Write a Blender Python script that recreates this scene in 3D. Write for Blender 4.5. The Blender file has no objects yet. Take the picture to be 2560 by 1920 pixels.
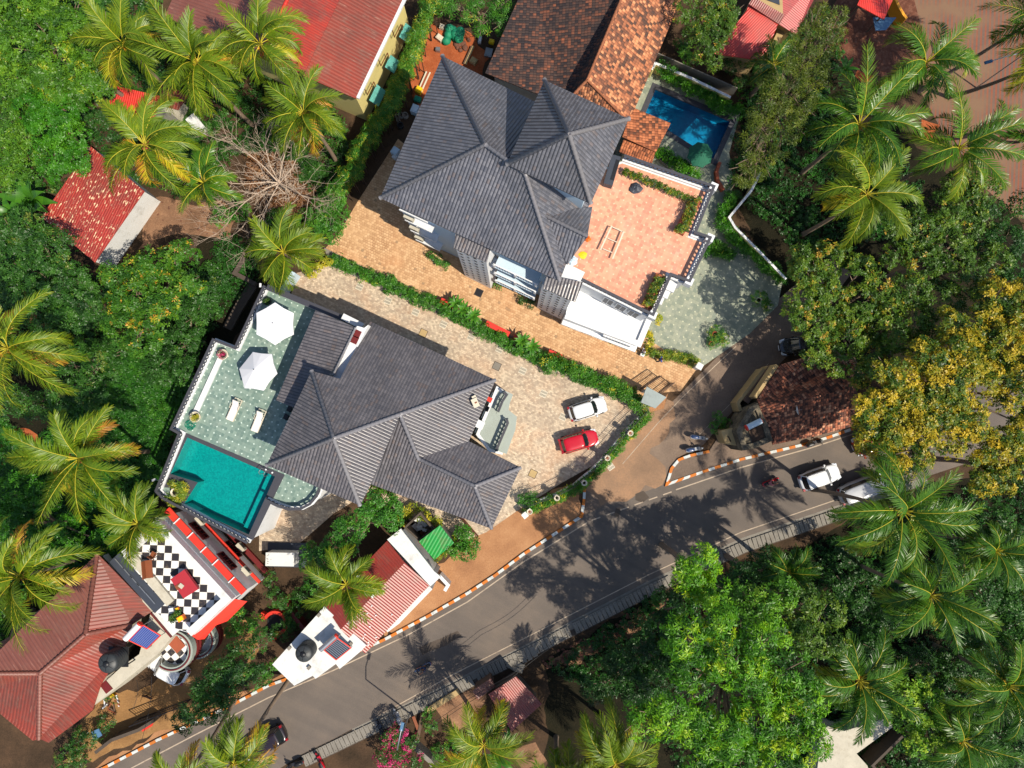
import bpy, math, random
import numpy as np
from mathutils import Vector, Matrix, geometry
random.seed(7); RNG = np.random.default_rng(7)
R = math.radians
sc = bpy.context.scene
COL = sc.collection
# ------------------------------------------------------------------ camera, sky, sun, exposure
FPX = 1707.0; CAMH = 66.0; TILT = math.atan(80/1707.0)
cam_d = bpy.data.cameras.new('camera'); cam_d.sensor_width = 36.0
cam_d.lens = 36.0*FPX/2560.0; cam_d.clip_end = 600.0; cam_d.clip_start = 0.5
cam = bpy.data.objects.new('camera', cam_d); COL.objects.link(cam)
cam.location = (0, 0, CAMH); cam.rotation_euler = (TILT, 0, 0)
sc.camera = cam
SUN_EL = R(54.0); SUN_TO = Vector((0.805, -0.593))            # horizontal direction towards the sun
SUN_AZ = math.atan2(SUN_TO.x, SUN_TO.y)                        # clockwise from +Y
world = bpy.data.worlds.new('World'); sc.world = world; world.use_nodes = True
wn = world.node_tree; wn.nodes.clear()
sky = wn.nodes.new('ShaderNodeTexSky'); sky.sky_type = 'NISHITA'; sky.sun_disc = False
sky.sun_elevation = SUN_EL; sky.sun_rotation = SUN_AZ
bg = wn.nodes.new('ShaderNodeBackground'); bg.inputs[1].default_value = 0.115
wo = wn.nodes.new('ShaderNodeOutputWorld')
wn.links.new(sky.outputs[0], bg.inputs[0]); wn.links.new(bg.outputs[0], wo.inputs[0])
sun_d = bpy.data.lights.new('sun', 'SUN'); sun_d.energy = 4.8; sun_d.angle = R(0.55); sun_d.color = (1.0, 0.91, 0.76)
sun = bpy.data.objects.new('sun', sun_d); COL.objects.link(sun)
to_sun = Vector((SUN_TO.x*math.cos(SUN_EL), SUN_TO.y*math.cos(SUN_EL), math.sin(SUN_EL)))
sun.rotation_euler = to_sun.to_track_quat('Z', 'Y').to_euler(); sun.location = to_sun*80
sc.view_settings.view_transform = 'Standard'; sc.view_settings.look = 'None'
sc.view_settings.exposure = 0.5; sc.view_settings.gamma = 1.0
sc.render.engine = 'CYCLES'
sc.cycles.max_bounces = 6; sc.cycles.transparent_max_bounces = 8; sc.cycles.caustics_reflective = False
sc.cycles.caustics_refractive = False; sc.cycles.use_denoising = True

# ------------------------------------------------------------------ where things stand
CA, SA = math.cos(TILT), math.sin(TILT)
def W(px, py, h=0.0):
    """world point at height h seen at pixel (px,py) of the 2560x1920 photograph"""
    dx, dy = (px-1280)/FPX, -(py-960)/FPX
    y, z = dy*CA+SA, dy*SA-CA
    t = (h-CAMH)/z
    return Vector((dx*t, y*t, h))
def o(x, y): return (x*1.15732, y*1.15732)                       # overview
def k(c, r, x, y): return (c*640+x/3.45625, r*480+y/3.45625)     # tile
def cr(x0, y0, s, x, y): return (x0+x/s, y0+y/s)
def WP(pts, h=0.0): return [W(p[0], p[1], p[2] if len(p) > 2 else h) for p in pts]
def KP(c, r, pts, h=0.0): return [W(*k(c, r, p[0], p[1]), h=(p[2] if len(p) > 2 else h)) for p in pts]
def OP(pts, h=0.0): return [W(*o(p[0], p[1]), h=(p[2] if len(p) > 2 else h)) for p in pts]
def CP(c, pts, h=0.0): return [W(*cr(*c, p[0], p[1]), h=(p[2] if len(p) > 2 else h)) for p in pts]
CB = (400, 680, 3.6867); CF = (260, 1280, 5.53); CG = (180, 1520, 5.53); CQ = (1180, 900, 7.373); CR = (1680, 860, 4.424)

# ------------------------------------------------------------------ objects
def tag(ob, label=None, cat=None, group=None, kind=None):
    if label: ob['label'] = label
    if cat: ob['category'] = cat
    if group: ob['group'] = group
    if kind: ob['kind'] = kind
    return ob
def thing(name, label, cat, loc=(0, 0, 0), rot=0.0, group=None):
    ob = bpy.data.objects.new(name, None); COL.objects.link(ob)
    ob.location = loc; ob.rotation_euler = (0, 0, rot); ob.empty_display_size = 0.3
    return tag(ob, label, cat, group)
def base(ob):
    p = Vector((0, 0, 0))
    while ob is not None:
        p = p+ob.location; ob = ob.parent
    return p
def dup(root, loc, rot=0.0, label=None, group=None, tilt=None):
    r = root.copy(); COL.objects.link(r); r.location = loc; r.rotation_euler = (tilt[0], tilt[1], rot) if tilt else (0, 0, rot)
    if label: r['label'] = label
    if group: r['group'] = group
    for ch in list(root.children):
        c = ch.copy(); COL.objects.link(c); c.parent = r
        for g in list(ch.children):
            d = g.copy(); COL.objects.link(d); d.parent = c
    return r

class MB:
    """collects shapes, then builds them as ONE mesh object"""
    def __init__(s): s.v = []; s.f = []; s.m = []; s.uv = []; s.sm = []
    def add(s, verts, faces, mi=0, uvs=None, smooth=False):
        b = len(s.v); s.v.extend([tuple(x) for x in verts])
        for i, f in enumerate(faces):
            s.f.append([b+j for j in f]); s.m.append(mi); s.sm.append(smooth)
            s.uv.append(uvs[i] if uvs else [(0, 0)]*len(f))
        return s
    def box(s, c, d, rot=0.0, mi=0, M=None):
        x, y, z = d[0]/2, d[1]/2, d[2]/2
        vs = [Vector((a*x, b*y, e*z)) for e in (-1, 1) for a, b in ((-1, -1), (1, -1), (1, 1), (-1, 1))]
        m = Matrix.Rotation(rot, 3, 'Z')
        vs = [(M @ (m @ v+Vector(c))) if M else (m @ v+Vector(c)) for v in vs]
        return s.add(vs, [(3, 2, 1, 0), (4, 5, 6, 7), (0, 1, 5, 4), (1, 2, 6, 5), (2, 3, 7, 6), (3, 0, 4, 7)], mi)
    def bar(s, a, b, w, t=None, mi=0):
        """square bar between two points"""
        a, b = Vector(a), Vector(b); t = t or w; d = (b-a)
        if d.length < 1e-6: return s
        d.normalize(); up = Vector((0, 0, 1)) if abs(d.z) < .9 else Vector((1, 0, 0))
        x = d.cross(up).normalized()*w/2; y = x.cross(d).normalized()*t/2
        vs = [p+q for p in (a, b) for q in (-x-y, x-y, x+y, -x+y)]
        return s.add(vs, [(0, 1, 2, 3), (7, 6, 5, 4), (4, 5, 1, 0), (5, 6, 2, 1), (6, 7, 3, 2), (7, 4, 0, 3)], mi)
    def poly(s, pts, mi=0, uvs=None, flip=False):
        """flat polygon, may be concave"""
        pts = [Vector(p) for p in pts]
        n = Vector((0, 0, 0))
        for i in range(len(pts)):
            a, b = pts[i], pts[(i+1) % len(pts)]; n += Vector(((a.y-b.y)*(a.z+b.z), (a.z-b.z)*(a.x+b.x), (a.x-b.x)*(a.y+b.y)))
        for t in geometry.tessellate_polygon([pts]):
            t = list(t)
            a, b, c = pts[t[0]], pts[t[1]], pts[t[2]]
            if ((b-a).cross(c-a)).dot(n) < 0: t.reverse()
            if flip: t.reverse()
            s.add([pts[i] for i in t], [(0, 1, 2)], mi, [[uvs[i] for i in t]] if uvs else None)
        return s
    def prism(s, pts, z0, z1, mi=0, mside=None, bottom=True):
        """vertical walls of a footprint with top (and bottom); pts any winding"""
        p = [Vector((q[0], q[1])) for q in pts]
        if sum(p[i].x*p[(i+1) % len(p)].y-p[(i+1) % len(p)].x*p[i].y for i in range(len(p))) < 0: p.reverse()
        ms = mi if mside is None else mside; L = 0
        for i in range(len(p)):
            a, b = p[i], p[(i+1) % len(p)]; l = (b-a).length
            s.add([(a.x, a.y, z0), (b.x, b.y, z0), (b.x, b.y, z1), (a.x, a.y, z1)], [(0, 1, 2, 3)], ms,
                  [[(L, z0), (L+l, z0), (L+l, z1), (L, z1)]]); L += l
        s.poly([(q.x, q.y, z1) for q in p], mi)
        if bottom: s.poly([(q.x, q.y, z0) for q in reversed(p)], mi)
        return s
    def sheet(s, pts, z=None, holes=(), mi=0):
        loops = [[Vector((q[0], q[1], (q[2] if z is None else z))) for q in pts]]+[[Vector((q[0], q[1], (q[2] if z is None else z))) for q in h] for h in holes]
        flat = [v for l in loops for v in l]
        for t in geometry.tessellate_polygon(loops):
            a, b, c = (flat[i] for i in t)
            t = t if ((b-a).cross(c-a)).z > 0 else tuple(reversed(t))
            s.add([flat[i] for i in t], [(0, 1, 2)], mi)
        return s
    def tube(s, pts, rad, n=6, mi=0, caps=True):
        pts = [Vector(p) for p in pts]
        rs = rad if isinstance(rad, (list, tuple)) else [rad]*len(pts)
        rings = []; prev = None
        for i, p in enumerate(pts):
            d = (pts[min(i+1, len(pts)-1)]-pts[max(i-1, 0)])
            d = d.normalized() if d.length > 1e-9 else Vector((0, 0, 1))
            if prev is None:
                up = Vector((0, 0, 1)) if abs(d.z) < .9 else Vector((1, 0, 0)); x = d.cross(up).normalized()
            else:
                x = (prev-d*prev.dot(d)); x = x.normalized() if x.length > 1e-6 else d.orthogonal().normalized()
            prev = x; y = d.cross(x)
            rings.append([p+(x*math.cos(2*math.pi*j/n)+y*math.sin(2*math.pi*j/n))*rs[i] for j in range(n)])
        vs = [v for r in rings for v in r]; fs = []
        for i in range(len(pts)-1):
            for j in range(n): fs.append((i*n+j, i*n+(j+1) % n, (i+1)*n+(j+1) % n, (i+1)*n+j))
        s.add(vs, fs, mi, smooth=True)
        if caps:
            s.add(rings[0], [tuple(reversed(range(n)))], mi); s.add(rings[-1], [tuple(range(n))], mi)
        return s
    def lathe(s, c, prof, n=16, mi=0, smooth=True):
        """prof: (radius, z) from bottom to top"""
        c = Vector(c); vs = []; fs = []
        for r, z in prof:
            for j in range(n): vs.append(c+Vector((r*math.cos(2*math.pi*j/n), r*math.sin(2*math.pi*j/n), z)))
        for i in range(len(prof)-1):
            for j in range(n): fs.append((i*n+j, i*n+(j+1) % n, (i+1)*n+(j+1) % n, (i+1)*n+j))
        s.add(vs, fs, mi, smooth=smooth)
        if prof[0][0] > 1e-4: s.add(vs[:n], [tuple(reversed(range(n)))], mi)
        if prof[-1][0] > 1e-4: s.add(vs[-n:], [tuple(range(n))], mi)
        return s
    def build(s, name, mats, parent=None, local=False):
        me = bpy.data.meshes.new(name)
        off = Vector((0, 0, 0)) if (local or parent is None) else base(parent)
        me.from_pydata([tuple(Vector(v)-off) for v in s.v], [], s.f)
        if not isinstance(mats, (list, tuple)): mats = [mats]
        for m in mats: me.materials.append(m)
        me.polygons.foreach_set('material_index', s.m)
        me.polygons.foreach_set('use_smooth', s.sm)
        uvl = me.uv_layers.new(name='UVMap'); flat = [c for f in s.uv for uv in f for c in uv]
        uvl.data.foreach_set('uv', flat); me.update()
        ob = bpy.data.objects.new(name, me); COL.objects.link(ob)
        if parent is not None: ob.parent = parent
        return ob
def struct(name, mb, mats, parent=None):
    ob = mb.build(name, mats, parent)
    if parent is None: ob['kind'] = 'structure'
    return ob
def poly_center(pts):
    return sum((Vector(p) for p in pts), Vector((0, 0, 0)))/len(pts)

# ------------------------------------------------------------------ materials
def srgb(r, g, b):
    f = lambda c: (c/255/12.92) if c/255 <= .04045 else ((c/255+.055)/1.055)**2.4
    g_ = lambda c: c*(.58+.27*c*c)          # picture tones down to real-world base colours
    return (g_(f(r)), g_(f(g)), g_(f(b)), 1.0)
class NT:
    def __init__(s, name):
        s.mat = bpy.data.materials.new(name); s.mat.use_nodes = True; s.t = s.mat.node_tree; s.t.nodes.clear()
        s.out = s.t.nodes.new('ShaderNodeOutputMaterial'); s.b = s.t.nodes.new('ShaderNodeBsdfPrincipled')
        s.link(s.b.outputs[0], s.out.inputs[0])
    def link(s, a, b): s.t.links.new(a, b)
    def node(s, kind, **kw):
        n = s.t.nodes.new('ShaderNode'+kind)
        for a, v in kw.items(): setattr(n, a, v)
        return n
    def put(s, sock, v):
        if isinstance(v, bpy.types.NodeSocket): s.link(v, sock)
        else: sock.default_value = v
    def math(s, op, a, b=None, c=None):
        n = s.node('Math', operation=op)
        s.put(n.inputs[0], a)
        if b is not None: s.put(n.inputs[1], b)
        if c is not None: s.put(n.inputs[2], c)
        return n.outputs[0]
    def obj(s, rot=0.0, scale=1.0):
        c = s.node('TexCoord').outputs['Object']; m = s.node('Mapping'); s.link(c, m.inputs[0])
        m.inputs['Rotation'].default_value = (0, 0, rot); m.inputs['Scale'].default_value = (scale,)*3
        return m.outputs[0]
    def geo(s, rot=0.0):
        """position in the world"""
        c = s.node('NewGeometry').outputs['Position']; m = s.node('Mapping'); s.link(c, m.inputs[0])
        m.inputs['Rotation'].default_value = (0, 0, rot); return m.outputs[0]
    def uv(s): return s.node('UVMap').outputs[0]
    def sep(s, v):
        n = s.node('SeparateXYZ'); s.link(v, n.inputs[0]); return n.outputs
    def comb(s, x, y, z=0.0):
        n = s.node('CombineXYZ'); s.put(n.inputs[0], x); s.put(n.inputs[1], y); s.put(n.inputs[2], z); return n.outputs[0]
    def noise(s, vec, scale, detail=4, rough=.6):
        n = s.node('TexNoise'); s.link(vec, n.inputs['Vector']); n.inputs['Scale'].default_value = scale
        n.inputs['Detail'].default_value = detail; n.inputs['Roughness'].default_value = rough; return n.outputs[0]
    def white(s, vec):
        n = s.node('TexWhiteNoise'); s.link(vec, n.inputs['Vector']); return n.outputs[0]
    def ramp(s, fac, stops, const=False):
        n = s.node('ValToRGB'); e = n.color_ramp.elements
        if const: n.color_ramp.interpolation = 'CONSTANT'
        while len(e) < len(stops): e.new(0.5)
        for i, (p, c) in enumerate(stops): e[i].position = p; e[i].color = c if len(c) == 4 else (*c, 1)
        s.put(n.inputs[0], fac); return n.outputs[0]
    def mix(s, fac, a, b, mode='MIX'):
        n = s.node('Mix', data_type='RGBA', blend_type=mode); s.put(n.inputs[0], fac); s.put(n.inputs[6], a); s.put(n.inputs[7], b)
        return n.outputs[2]
    def range(s, v, a, b, c, d):
        n = s.node('MapRange'); s.put(n.inputs[0], v)
        for i, q in enumerate((a, b, c, d)): n.inputs[i+1].default_value = q
        return n.outputs[0]
    def bump(s, h, dist=.02, strength=1.0):
        n = s.node('Bump'); s.link(h, n.inputs['Height']); n.inputs['Distance'].default_value = dist
        n.inputs['Strength'].default_value = strength; s.link(n.outputs[0], s.b.inputs['Normal'])
    def fin(s, color, rough=.7, spec=.4, metal=0.0, coat=0.0):
        s.put(s.b.inputs['Base Color'], color); s.put(s.b.inputs['Roughness'], rough)
        s.b.inputs['Specular IOR Level'].default_value = spec; s.b.inputs['Metallic'].default_value = metal
        s.b.inputs['Coat Weight'].default_value = coat
        return s.mat
def plain(name, rgb, rough=.6, var=.18, scale=1.5, spec=.4, metal=0.0, coat=0.0, dirt=None, bump=0.0):
    """painted or rendered surface with uneven tone and stains"""
    n = NT(name); v = n.geo(); c = srgb(*rgb)
    f = n.noise(v, scale, 5); f2 = n.noise(v, scale*7, 3)
    f = n.math('ADD', n.math('MULTIPLY', f, .65), n.math('MULTIPLY', f2, .35))
    lo = tuple(x*(1-var) for x in c[:3]); hi = tuple(min(1, x*(1+var*.6)) for x in c[:3])
    col = n.ramp(f, [(.3, lo), (.7, hi)])
    if dirt:
        d = n.ramp(n.noise(v, .9, 7, .7), [(.52, (0, 0, 0)), (.72, (1, 1, 1))])
        col = n.mix(n.math('MULTIPLY', d, dirt[1]), col, srgb(*dirt[0]))
    if bump: n.bump(f2, bump)
    return n.fin(col, rough, spec, metal, coat)
UA = R(24.8)      # the two villas and the long roofs stand at this angle
M = {}
def roof_tile(name, lo, hi, groove=.35, rough=.42, w=.26, l=.36):
    """profiled roof tiles: rolls run up the slope, courses across it"""
    n = NT(name); u, v, _ = n.sep(n.uv())
    un = n.math('DIVIDE', u, w); vn = n.math('DIVIDE', v, l)
    cell = n.comb(n.math('FLOOR', un), n.math('FLOOR', vn)); rnd = n.white(cell)
    fu = n.math('FRACT', un); roll = n.math('SINE', n.math('MULTIPLY', fu, math.pi))
    fv = n.math('FRACT', vn)
    big = n.noise(n.geo(), .35, 5)
    col = n.ramp(n.math('ADD', n.math('MULTIPLY', rnd, .3), n.math('MULTIPLY', big, .7)), [(.25, srgb(*lo)), (.75, srgb(*hi))])
    odd = n.math('GREATER_THAN', n.white(n.comb(n.math('FLOOR', n.math('DIVIDE', un, 1.0)), n.math('FLOOR', vn), 5.0)), .93)
    col = n.mix(n.math('MULTIPLY', odd, .35), col, srgb(140, 118, 104))
    st = n.ramp(n.noise(n.geo(), .55, 6, .7), [(.5, (0, 0, 0)), (.72, (1, 1, 1))]); col = n.mix(n.math('MULTIPLY', st, .35), col, srgb(96, 88, 84))
    gu = n.math('LESS_THAN', fu, .34); gv = n.math('LESS_THAN', fv, .10)  # tile gaps, widened to put the shade between the rolls into the colour
    g = n.math('MAXIMUM', gu, n.math('MULTIPLY', gv, .25))
    col = n.mix(n.math('MULTIPLY', g, groove), col, (.02, .02, .025, 1))
    h = n.math('ADD', n.math('MULTIPLY', roll, .05), n.math('MULTIPLY', fv, -.02))
    n.bump(h, 1.0, .8)
    return n.fin(col, n.range(rnd, 0, 1, rough-.06, rough+.1), .5)
M['roof_grey'] = roof_tile('grey_roof_tile', (98, 100, 110), (134, 134, 142), .6, .36)
M['roof_grey2'] = roof_tile('dark_grey_roof_tile', (98, 95, 99), (132, 127, 130), .6, .36)
M['ridge'] = plain('grey_ridge_tile', (150, 148, 152), .42, .15, 4.0, spec=.5)  # kept lighter than the tiles: sheen on the caps put into the colour
def clay(name, stops, groove=.5, w=.24, l=.30):
    n = NT(name); u, v, _ = n.sep(n.uv())
    un = n.math('DIVIDE', u, w); vn = n.math('DIVIDE', v, l)
    jit = n.white(n.comb(n.math('FLOOR', vn), 3.0)); un = n.math('ADD', un, n.math('MULTIPLY', jit, .25))
    cell = n.comb(n.math('FLOOR', un), n.math('FLOOR', vn)); rnd = n.white(cell)
    big = n.noise(n.geo(), .5, 4, .55); mid = n.noise(n.geo(), 1.6, 3, .5)
    f = n.math('ADD', n.math('MULTIPLY', rnd, .55), n.math('ADD', n.math('MULTIPLY', big, .35), n.math('MULTIPLY', mid, .25)))
    col = n.ramp(f, stops)
    fu = n.math('FRACT', un); fv = n.math('FRACT', vn)
    g = n.math('MAXIMUM', n.math('LESS_THAN', fu, .14), n.math('LESS_THAN', fv, .2))
    col = n.mix(n.math('MULTIPLY', g, groove), col, (.018, .012, .012, 1))
    n.bump(n.math('ADD', n.math('MULTIPLY', n.math('SINE', n.math('MULTIPLY', fu, math.pi)), .05), n.math('MULTIPLY', rnd, .02)), 1.0, .9)
    return n.fin(col, .8, .25)
M['clay_dark'] = clay('weathered_clay_tile', [(.35, srgb(60, 52, 54)), (.58, srgb(88, 70, 64)), (.78, srgb(124, 82, 66)), (.95, srgb(176, 108, 76))])
M['clay'] = clay('clay_tile', [(.3, srgb(100, 76, 66)), (.48, srgb(144, 96, 74)), (.66, srgb(196, 130, 92)), (.85, srgb(226, 170, 124))], .3)
M['clay_red'] = clay('red_clay_tile', [(.3, srgb(104, 72, 56)), (.5, srgb(162, 96, 64)), (.8, srgb(208, 136, 92))], .35)
M['litter_tile'] = clay('tile_under_leaf_litter', [(.3, srgb(76, 54, 50)), (.5, srgb(130, 84, 68)), (.7, srgb(186, 116, 86)), (.9, srgb(216, 172, 140))], .5, .24, .26)
def corrugated(name, base_c, worn_c, w=.2, amount=.5, white_amt=0.0, rough=.38, hi=None):
    n = NT(name); u, v, _ = n.sep(n.uv()); un = n.math('DIVIDE', u, w)
    s = n.math('SINE', n.math('MULTIPLY', un, 2*math.pi))
    g = n.geo(); big = n.noise(g, .22, 4, .6)
    streak = n.noise(n.comb(n.math('MULTIPLY', u, 5.0), n.math('MULTIPLY', v, .55)), 1.0, 5, .6)
    f = n.math('ADD', n.math('MULTIPLY', big, .6), n.math('MULTIPLY', streak, .4))
    col = n.ramp(f, [(.5-amount*.2, srgb(*base_c)), (.5+amount*.2, srgb(*worn_c))])
    if hi: col = n.mix(n.ramp(streak, [(.62, (0, 0, 0)), (.75, (1, 1, 1))]), col, srgb(*hi))
    st = n.ramp(n.noise(g, .8, 7, .72), [(.5, (0, 0, 0)), (.7, (1, 1, 1))]); col = n.mix(n.math('MULTIPLY', st, .6), col, srgb(142, 104, 88))
    dark = n.math('LESS_THAN', s, -.75); col = n.mix(n.math('MULTIPLY', dark, .25), col, (.03, .008, .008, 1))
    if white_amt:
        wf = n.ramp(n.noise(n.comb(n.math('MULTIPLY', u, 2.6), n.math('MULTIPLY', v, 1.0)), 2.2, 3, .55), [(.64-white_amt*.1, (0, 0, 0)), (.67-white_amt*.1, (1, 1, 1))])
        reg = n.ramp(n.noise(g, .35, 3, .5), [(.38, (0, 0, 0)), (.52, (1, 1, 1))])
        col = n.mix(n.math('MULTIPLY', wf, reg), col, srgb(238, 214, 180))
    n.bump(n.math('MULTIPLY', s, .013), 1.0, 1.0)
    return n.fin(col, rough, .5)
M['corr_red'] = corrugated('red_corrugated_sheet', (192, 66, 48), (140, 64, 54), .22, .5, hi=(206, 120, 104))
M['corr_maroon'] = corrugated('maroon_corrugated_sheet', (176, 68, 46), (122, 70, 56), .3, .7, hi=(206, 156, 134), rough=.5)
M['corr_brown'] = corrugated('brown_corrugated_sheet', (134, 78, 64), (156, 98, 84), .3, .6, hi=(190, 150, 134), rough=.5)
M['corr_spot'] = corrugated('spotted_red_corrugated_sheet', (200, 72, 58), (166, 66, 56), .22, .5, .5)
M['corr_bright'] = corrugated('bright_red_sheet', (226, 66, 50), (206, 58, 48), .2, .4)
M['corr_pink'] = corrugated('faded_pink_sheet', (206, 104, 100), (176, 92, 88), .2, .4)
M['corr_rust'] = corrugated('rusty_red_sheet', (186, 88, 76), (120, 64, 64), .2, .6, hi=(214, 140, 110))
M['corr_g'] = corrugated('brick_red_corrugated_sheet', (176, 70, 56), (150, 62, 54), .24, .5, hi=(188, 104, 88))
def deck(name, tile_c, tile_c2, dot_c, size=.30, grout=(150, 170, 160), rot=UA, every=2, gamt=.5):
    """square tiles with small inlaid pale dots at the corners"""
    n = NT(name); g = n.geo(rot); x, y, _ = n.sep(g)
    xn = n.math('DIVIDE', x, size); yn = n.math('DIVIDE', y, size)
    rnd = n.white(n.comb(n.math('FLOOR', xn), n.math('FLOOR', yn)))
    big = n.noise(g, .5, 4)
    col = n.ramp(n.math('ADD', n.math('MULTIPLY', rnd, .5), n.math('MULTIPLY', big, .5)), [(.3, srgb(*tile_c)), (.7, srgb(*tile_c2))])
    fx = n.math('FRACT', xn); fy = n.math('FRACT', yn)
    gr = n.math('MAXIMUM', n.math('LESS_THAN', fx, .1), n.math('LESS_THAN', fy, .1))
    col = n.mix(n.math('MULTIPLY', gr, gamt), col, srgb(*grout))
    dx = n.math('ABSOLUTE', n.math('SUBTRACT', n.math('FRACT', n.math('DIVIDE', xn, every)), .5))
    dy = n.math('ABSOLUTE', n.math('SUBTRACT', n.math('FRACT', n.math('DIVIDE', yn, every)), .5))
    dd = n.math('LESS_THAN', n.math('ADD', dx, dy), .13)
    col = n.mix(n.math('MULTIPLY', dd, .85), col, srgb(*dot_c))
    st = n.ramp(n.noise(g, .8, 6, .7), [(.5, (0, 0, 0)), (.75, (1, 1, 1))]); col = n.mix(n.math('MULTIPLY', st, .18), col, (.5, .48, .42, 1))
    return n.fin(col, .45, .4)
M['deck_green'] = deck('green_deck_tile', (120, 146, 136), (152, 172, 160), (224, 236, 228))
M['deck_pink'] = deck('terracotta_terrace_tile', (214, 156, 128), (230, 182, 150), (242, 212, 182), .30, (232, 184, 154), gamt=.35)
M['patio'] = deck('grey_green_patio_tile', (140, 150, 134), (168, 172, 152), (212, 212, 186), .34, (124, 132, 118), gamt=.4)
def pavers(name, cols, joint, bw=.22, bh=.16, rot=UA, stain=None, jamt=.5, spots=True):
    n = NT(name); g = n.geo(rot); x, y, _ = n.sep(g)
    wob = n.math('MULTIPLY', n.math('SUBTRACT', n.noise(g, 1.2, 2), .5), .25)
    yn = n.math('DIVIDE', n.math('ADD', y, wob), bh); row = n.math('FLOOR', yn)
    xn = n.math('ADD', n.math('DIVIDE', x, bw), n.math('MULTIPLY', n.math('MODULO', row, 2.0), .5))
    xn = n.math('ADD', xn, n.math('MULTIPLY', n.white(n.comb(row, 1.0)), .3))
    rnd = n.white(n.comb(n.math('FLOOR', xn), row)); big = n.noise(g, .3, 5, .6)
    f = n.math('ADD', n.math('MULTIPLY', rnd, .45), n.math('MULTIPLY', big, .55))
    col = n.ramp(f, [(.25, srgb(*cols[0])), (.5, srgb(*cols[1])), (.75, srgb(*cols[2]))])
    if spots: col = n.mix(n.math('MULTIPLY', n.math('GREATER_THAN', rnd, .985), .6), col, srgb(120, 104, 84))
    j = n.math('MAXIMUM', n.math('LESS_THAN', n.math('FRACT', xn), .16), n.math('LESS_THAN', n.math('FRACT', yn), .2))
    jm = n.math('MULTIPLY', j, n.range(n.noise(g, .45, 3), .35, .65, .12, jamt))
    col = n.mix(jm, col, srgb(*joint))
    if stain:
        st = n.ramp(n.noise(g, .25, 6, .65), [(.48, (0, 0, 0)), (.68, (1, 1, 1))]); col = n.mix(n.math('MULTIPLY', st, stain[1]), col, srgb(*stain[0]))
    n.bump(n.math('SUBTRACT', n.math('MULTIPLY', rnd, .004), n.math('MULTIPLY', j, .006)), 1.0, .8)
    return n.fin(col, .85, .2)
M['pave_beige'] = pavers('beige_pavers', [(178, 164, 146), (200, 186, 166), (224, 210, 188)], (176, 138, 112), stain=((214, 172, 134), .4))
M['pave_orange'] = pavers('orange_stained_pavers', [(196, 160, 120), (214, 180, 138), (226, 196, 156)], (160, 110, 78), .26, .24, stain=((214, 160, 112), .4), jamt=.65)
M['pave_red'] = pavers('red_brick_paving', [(110, 66, 50), (128, 80, 60), (140, 96, 76)], (90, 60, 46), .2, .2, spots=False)
def stripes_paving():
    n = NT('striped_red_and_grey_paving'); g = n.geo(R(4)); x, y, _ = n.sep(g)
    f = n.math('FRACT', n.math('DIVIDE', x, .42)); r = n.white(n.comb(n.math('FLOOR', n.math('DIVIDE', x, .21)), n.math('FLOOR', n.math('DIVIDE', y, .2))))
    col = n.mix(n.math('LESS_THAN', f, .42), srgb(128, 106, 94), srgb(160, 96, 72)); col = n.mix(n.math('MULTIPLY', r, .25), col, srgb(110, 84, 74))
    dust = n.ramp(n.noise(g, .18, 4), [(.42, (0, 0, 0)), (.58, (1, 1, 1))]); col = n.mix(dust, col, srgb(146, 116, 92))
    return n.fin(col, .9, .2)
M['pave_stripe'] = stripes_paving()
def soil(name, cols, scale=.35, speck=(120, 100, 80), speck_amt=.3):
    n = NT(name); g = n.geo(); a = n.noise(g, scale, 6, .65); b = n.noise(g, 6, 4, .7)
    f = n.math('ADD', n.math('MULTIPLY', a, .7), n.math('MULTIPLY', b, .3))
    col = n.ramp(f, [(.32, srgb(*cols[0])), (.5, srgb(*cols[1])), (.68, srgb(*cols[2]))])
    sp = n.ramp(n.noise(g, 14, 2, .5), [(.62, (0, 0, 0)), (.68, (1, 1, 1))]); col = n.mix(n.math('MULTIPLY', sp, speck_amt), col, srgb(*speck))
    n.bump(b, .06, .6); return n.fin(col, .95, .15)
M['soil'] = soil('laterite_soil', [(56, 46, 34), (84, 66, 50), (112, 86, 64)])
M['soil_dark'] = soil('shade_dark_leafy_soil', [(22, 24, 12), (36, 34, 20), (58, 48, 32)])  # shade in the gaps under the trees put into the soil colour
M['soil_red'] = soil('red_dirt', [(150, 78, 44), (178, 98, 58), (204, 124, 78)], .6, (220, 180, 140), .4)
M['earth'] = soil('bare_pale_earth', [(120, 92, 70), (150, 114, 88), (184, 146, 112)], .5, (206, 180, 150), .4)
M['dust'] = soil('dusty_brown_lane', [(140, 116, 96), (166, 136, 110), (192, 154, 120)], .25, (150, 120, 96), .2)
M['verge'] = soil('sandy_verge', [(158, 114, 82), (186, 140, 100), (202, 160, 118)], .3, (150, 110, 84), .25)
M['yard'] = soil('dusty_yard_concrete', [(138, 104, 68), (164, 126, 82), (188, 150, 100)], .4, (208, 178, 130), .35)
def asphalt():
    n = NT('road_asphalt'); g = n.geo(R(27)); x, y, _ = n.sep(g)
    a = n.noise(g, .14, 5, .6); st = n.noise(n.comb(n.math('MULTIPLY', x, .06), n.math('MULTIPLY', y, 1.3)), 1.0, 4, .55); b = n.noise(g, 16, 2)
    f = n.math('ADD', n.math('MULTIPLY', a, .55), n.math('ADD', n.math('MULTIPLY', st, .22), n.math('MULTIPLY', b, .23)))
    col = n.ramp(f, [(.30, srgb(96, 89, 84)), (.5, srgb(120, 110, 102)), (.70, srgb(144, 129, 115))])
    n.bump(b, .01, .5); return n.fin(col, .85, .25)
M['asphalt'] = asphalt()
M['asphalt2'] = soil('worn_lane_asphalt', [(112, 98, 88), (138, 120, 106), (160, 140, 122)], .2, (140, 124, 110), .2)
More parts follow.
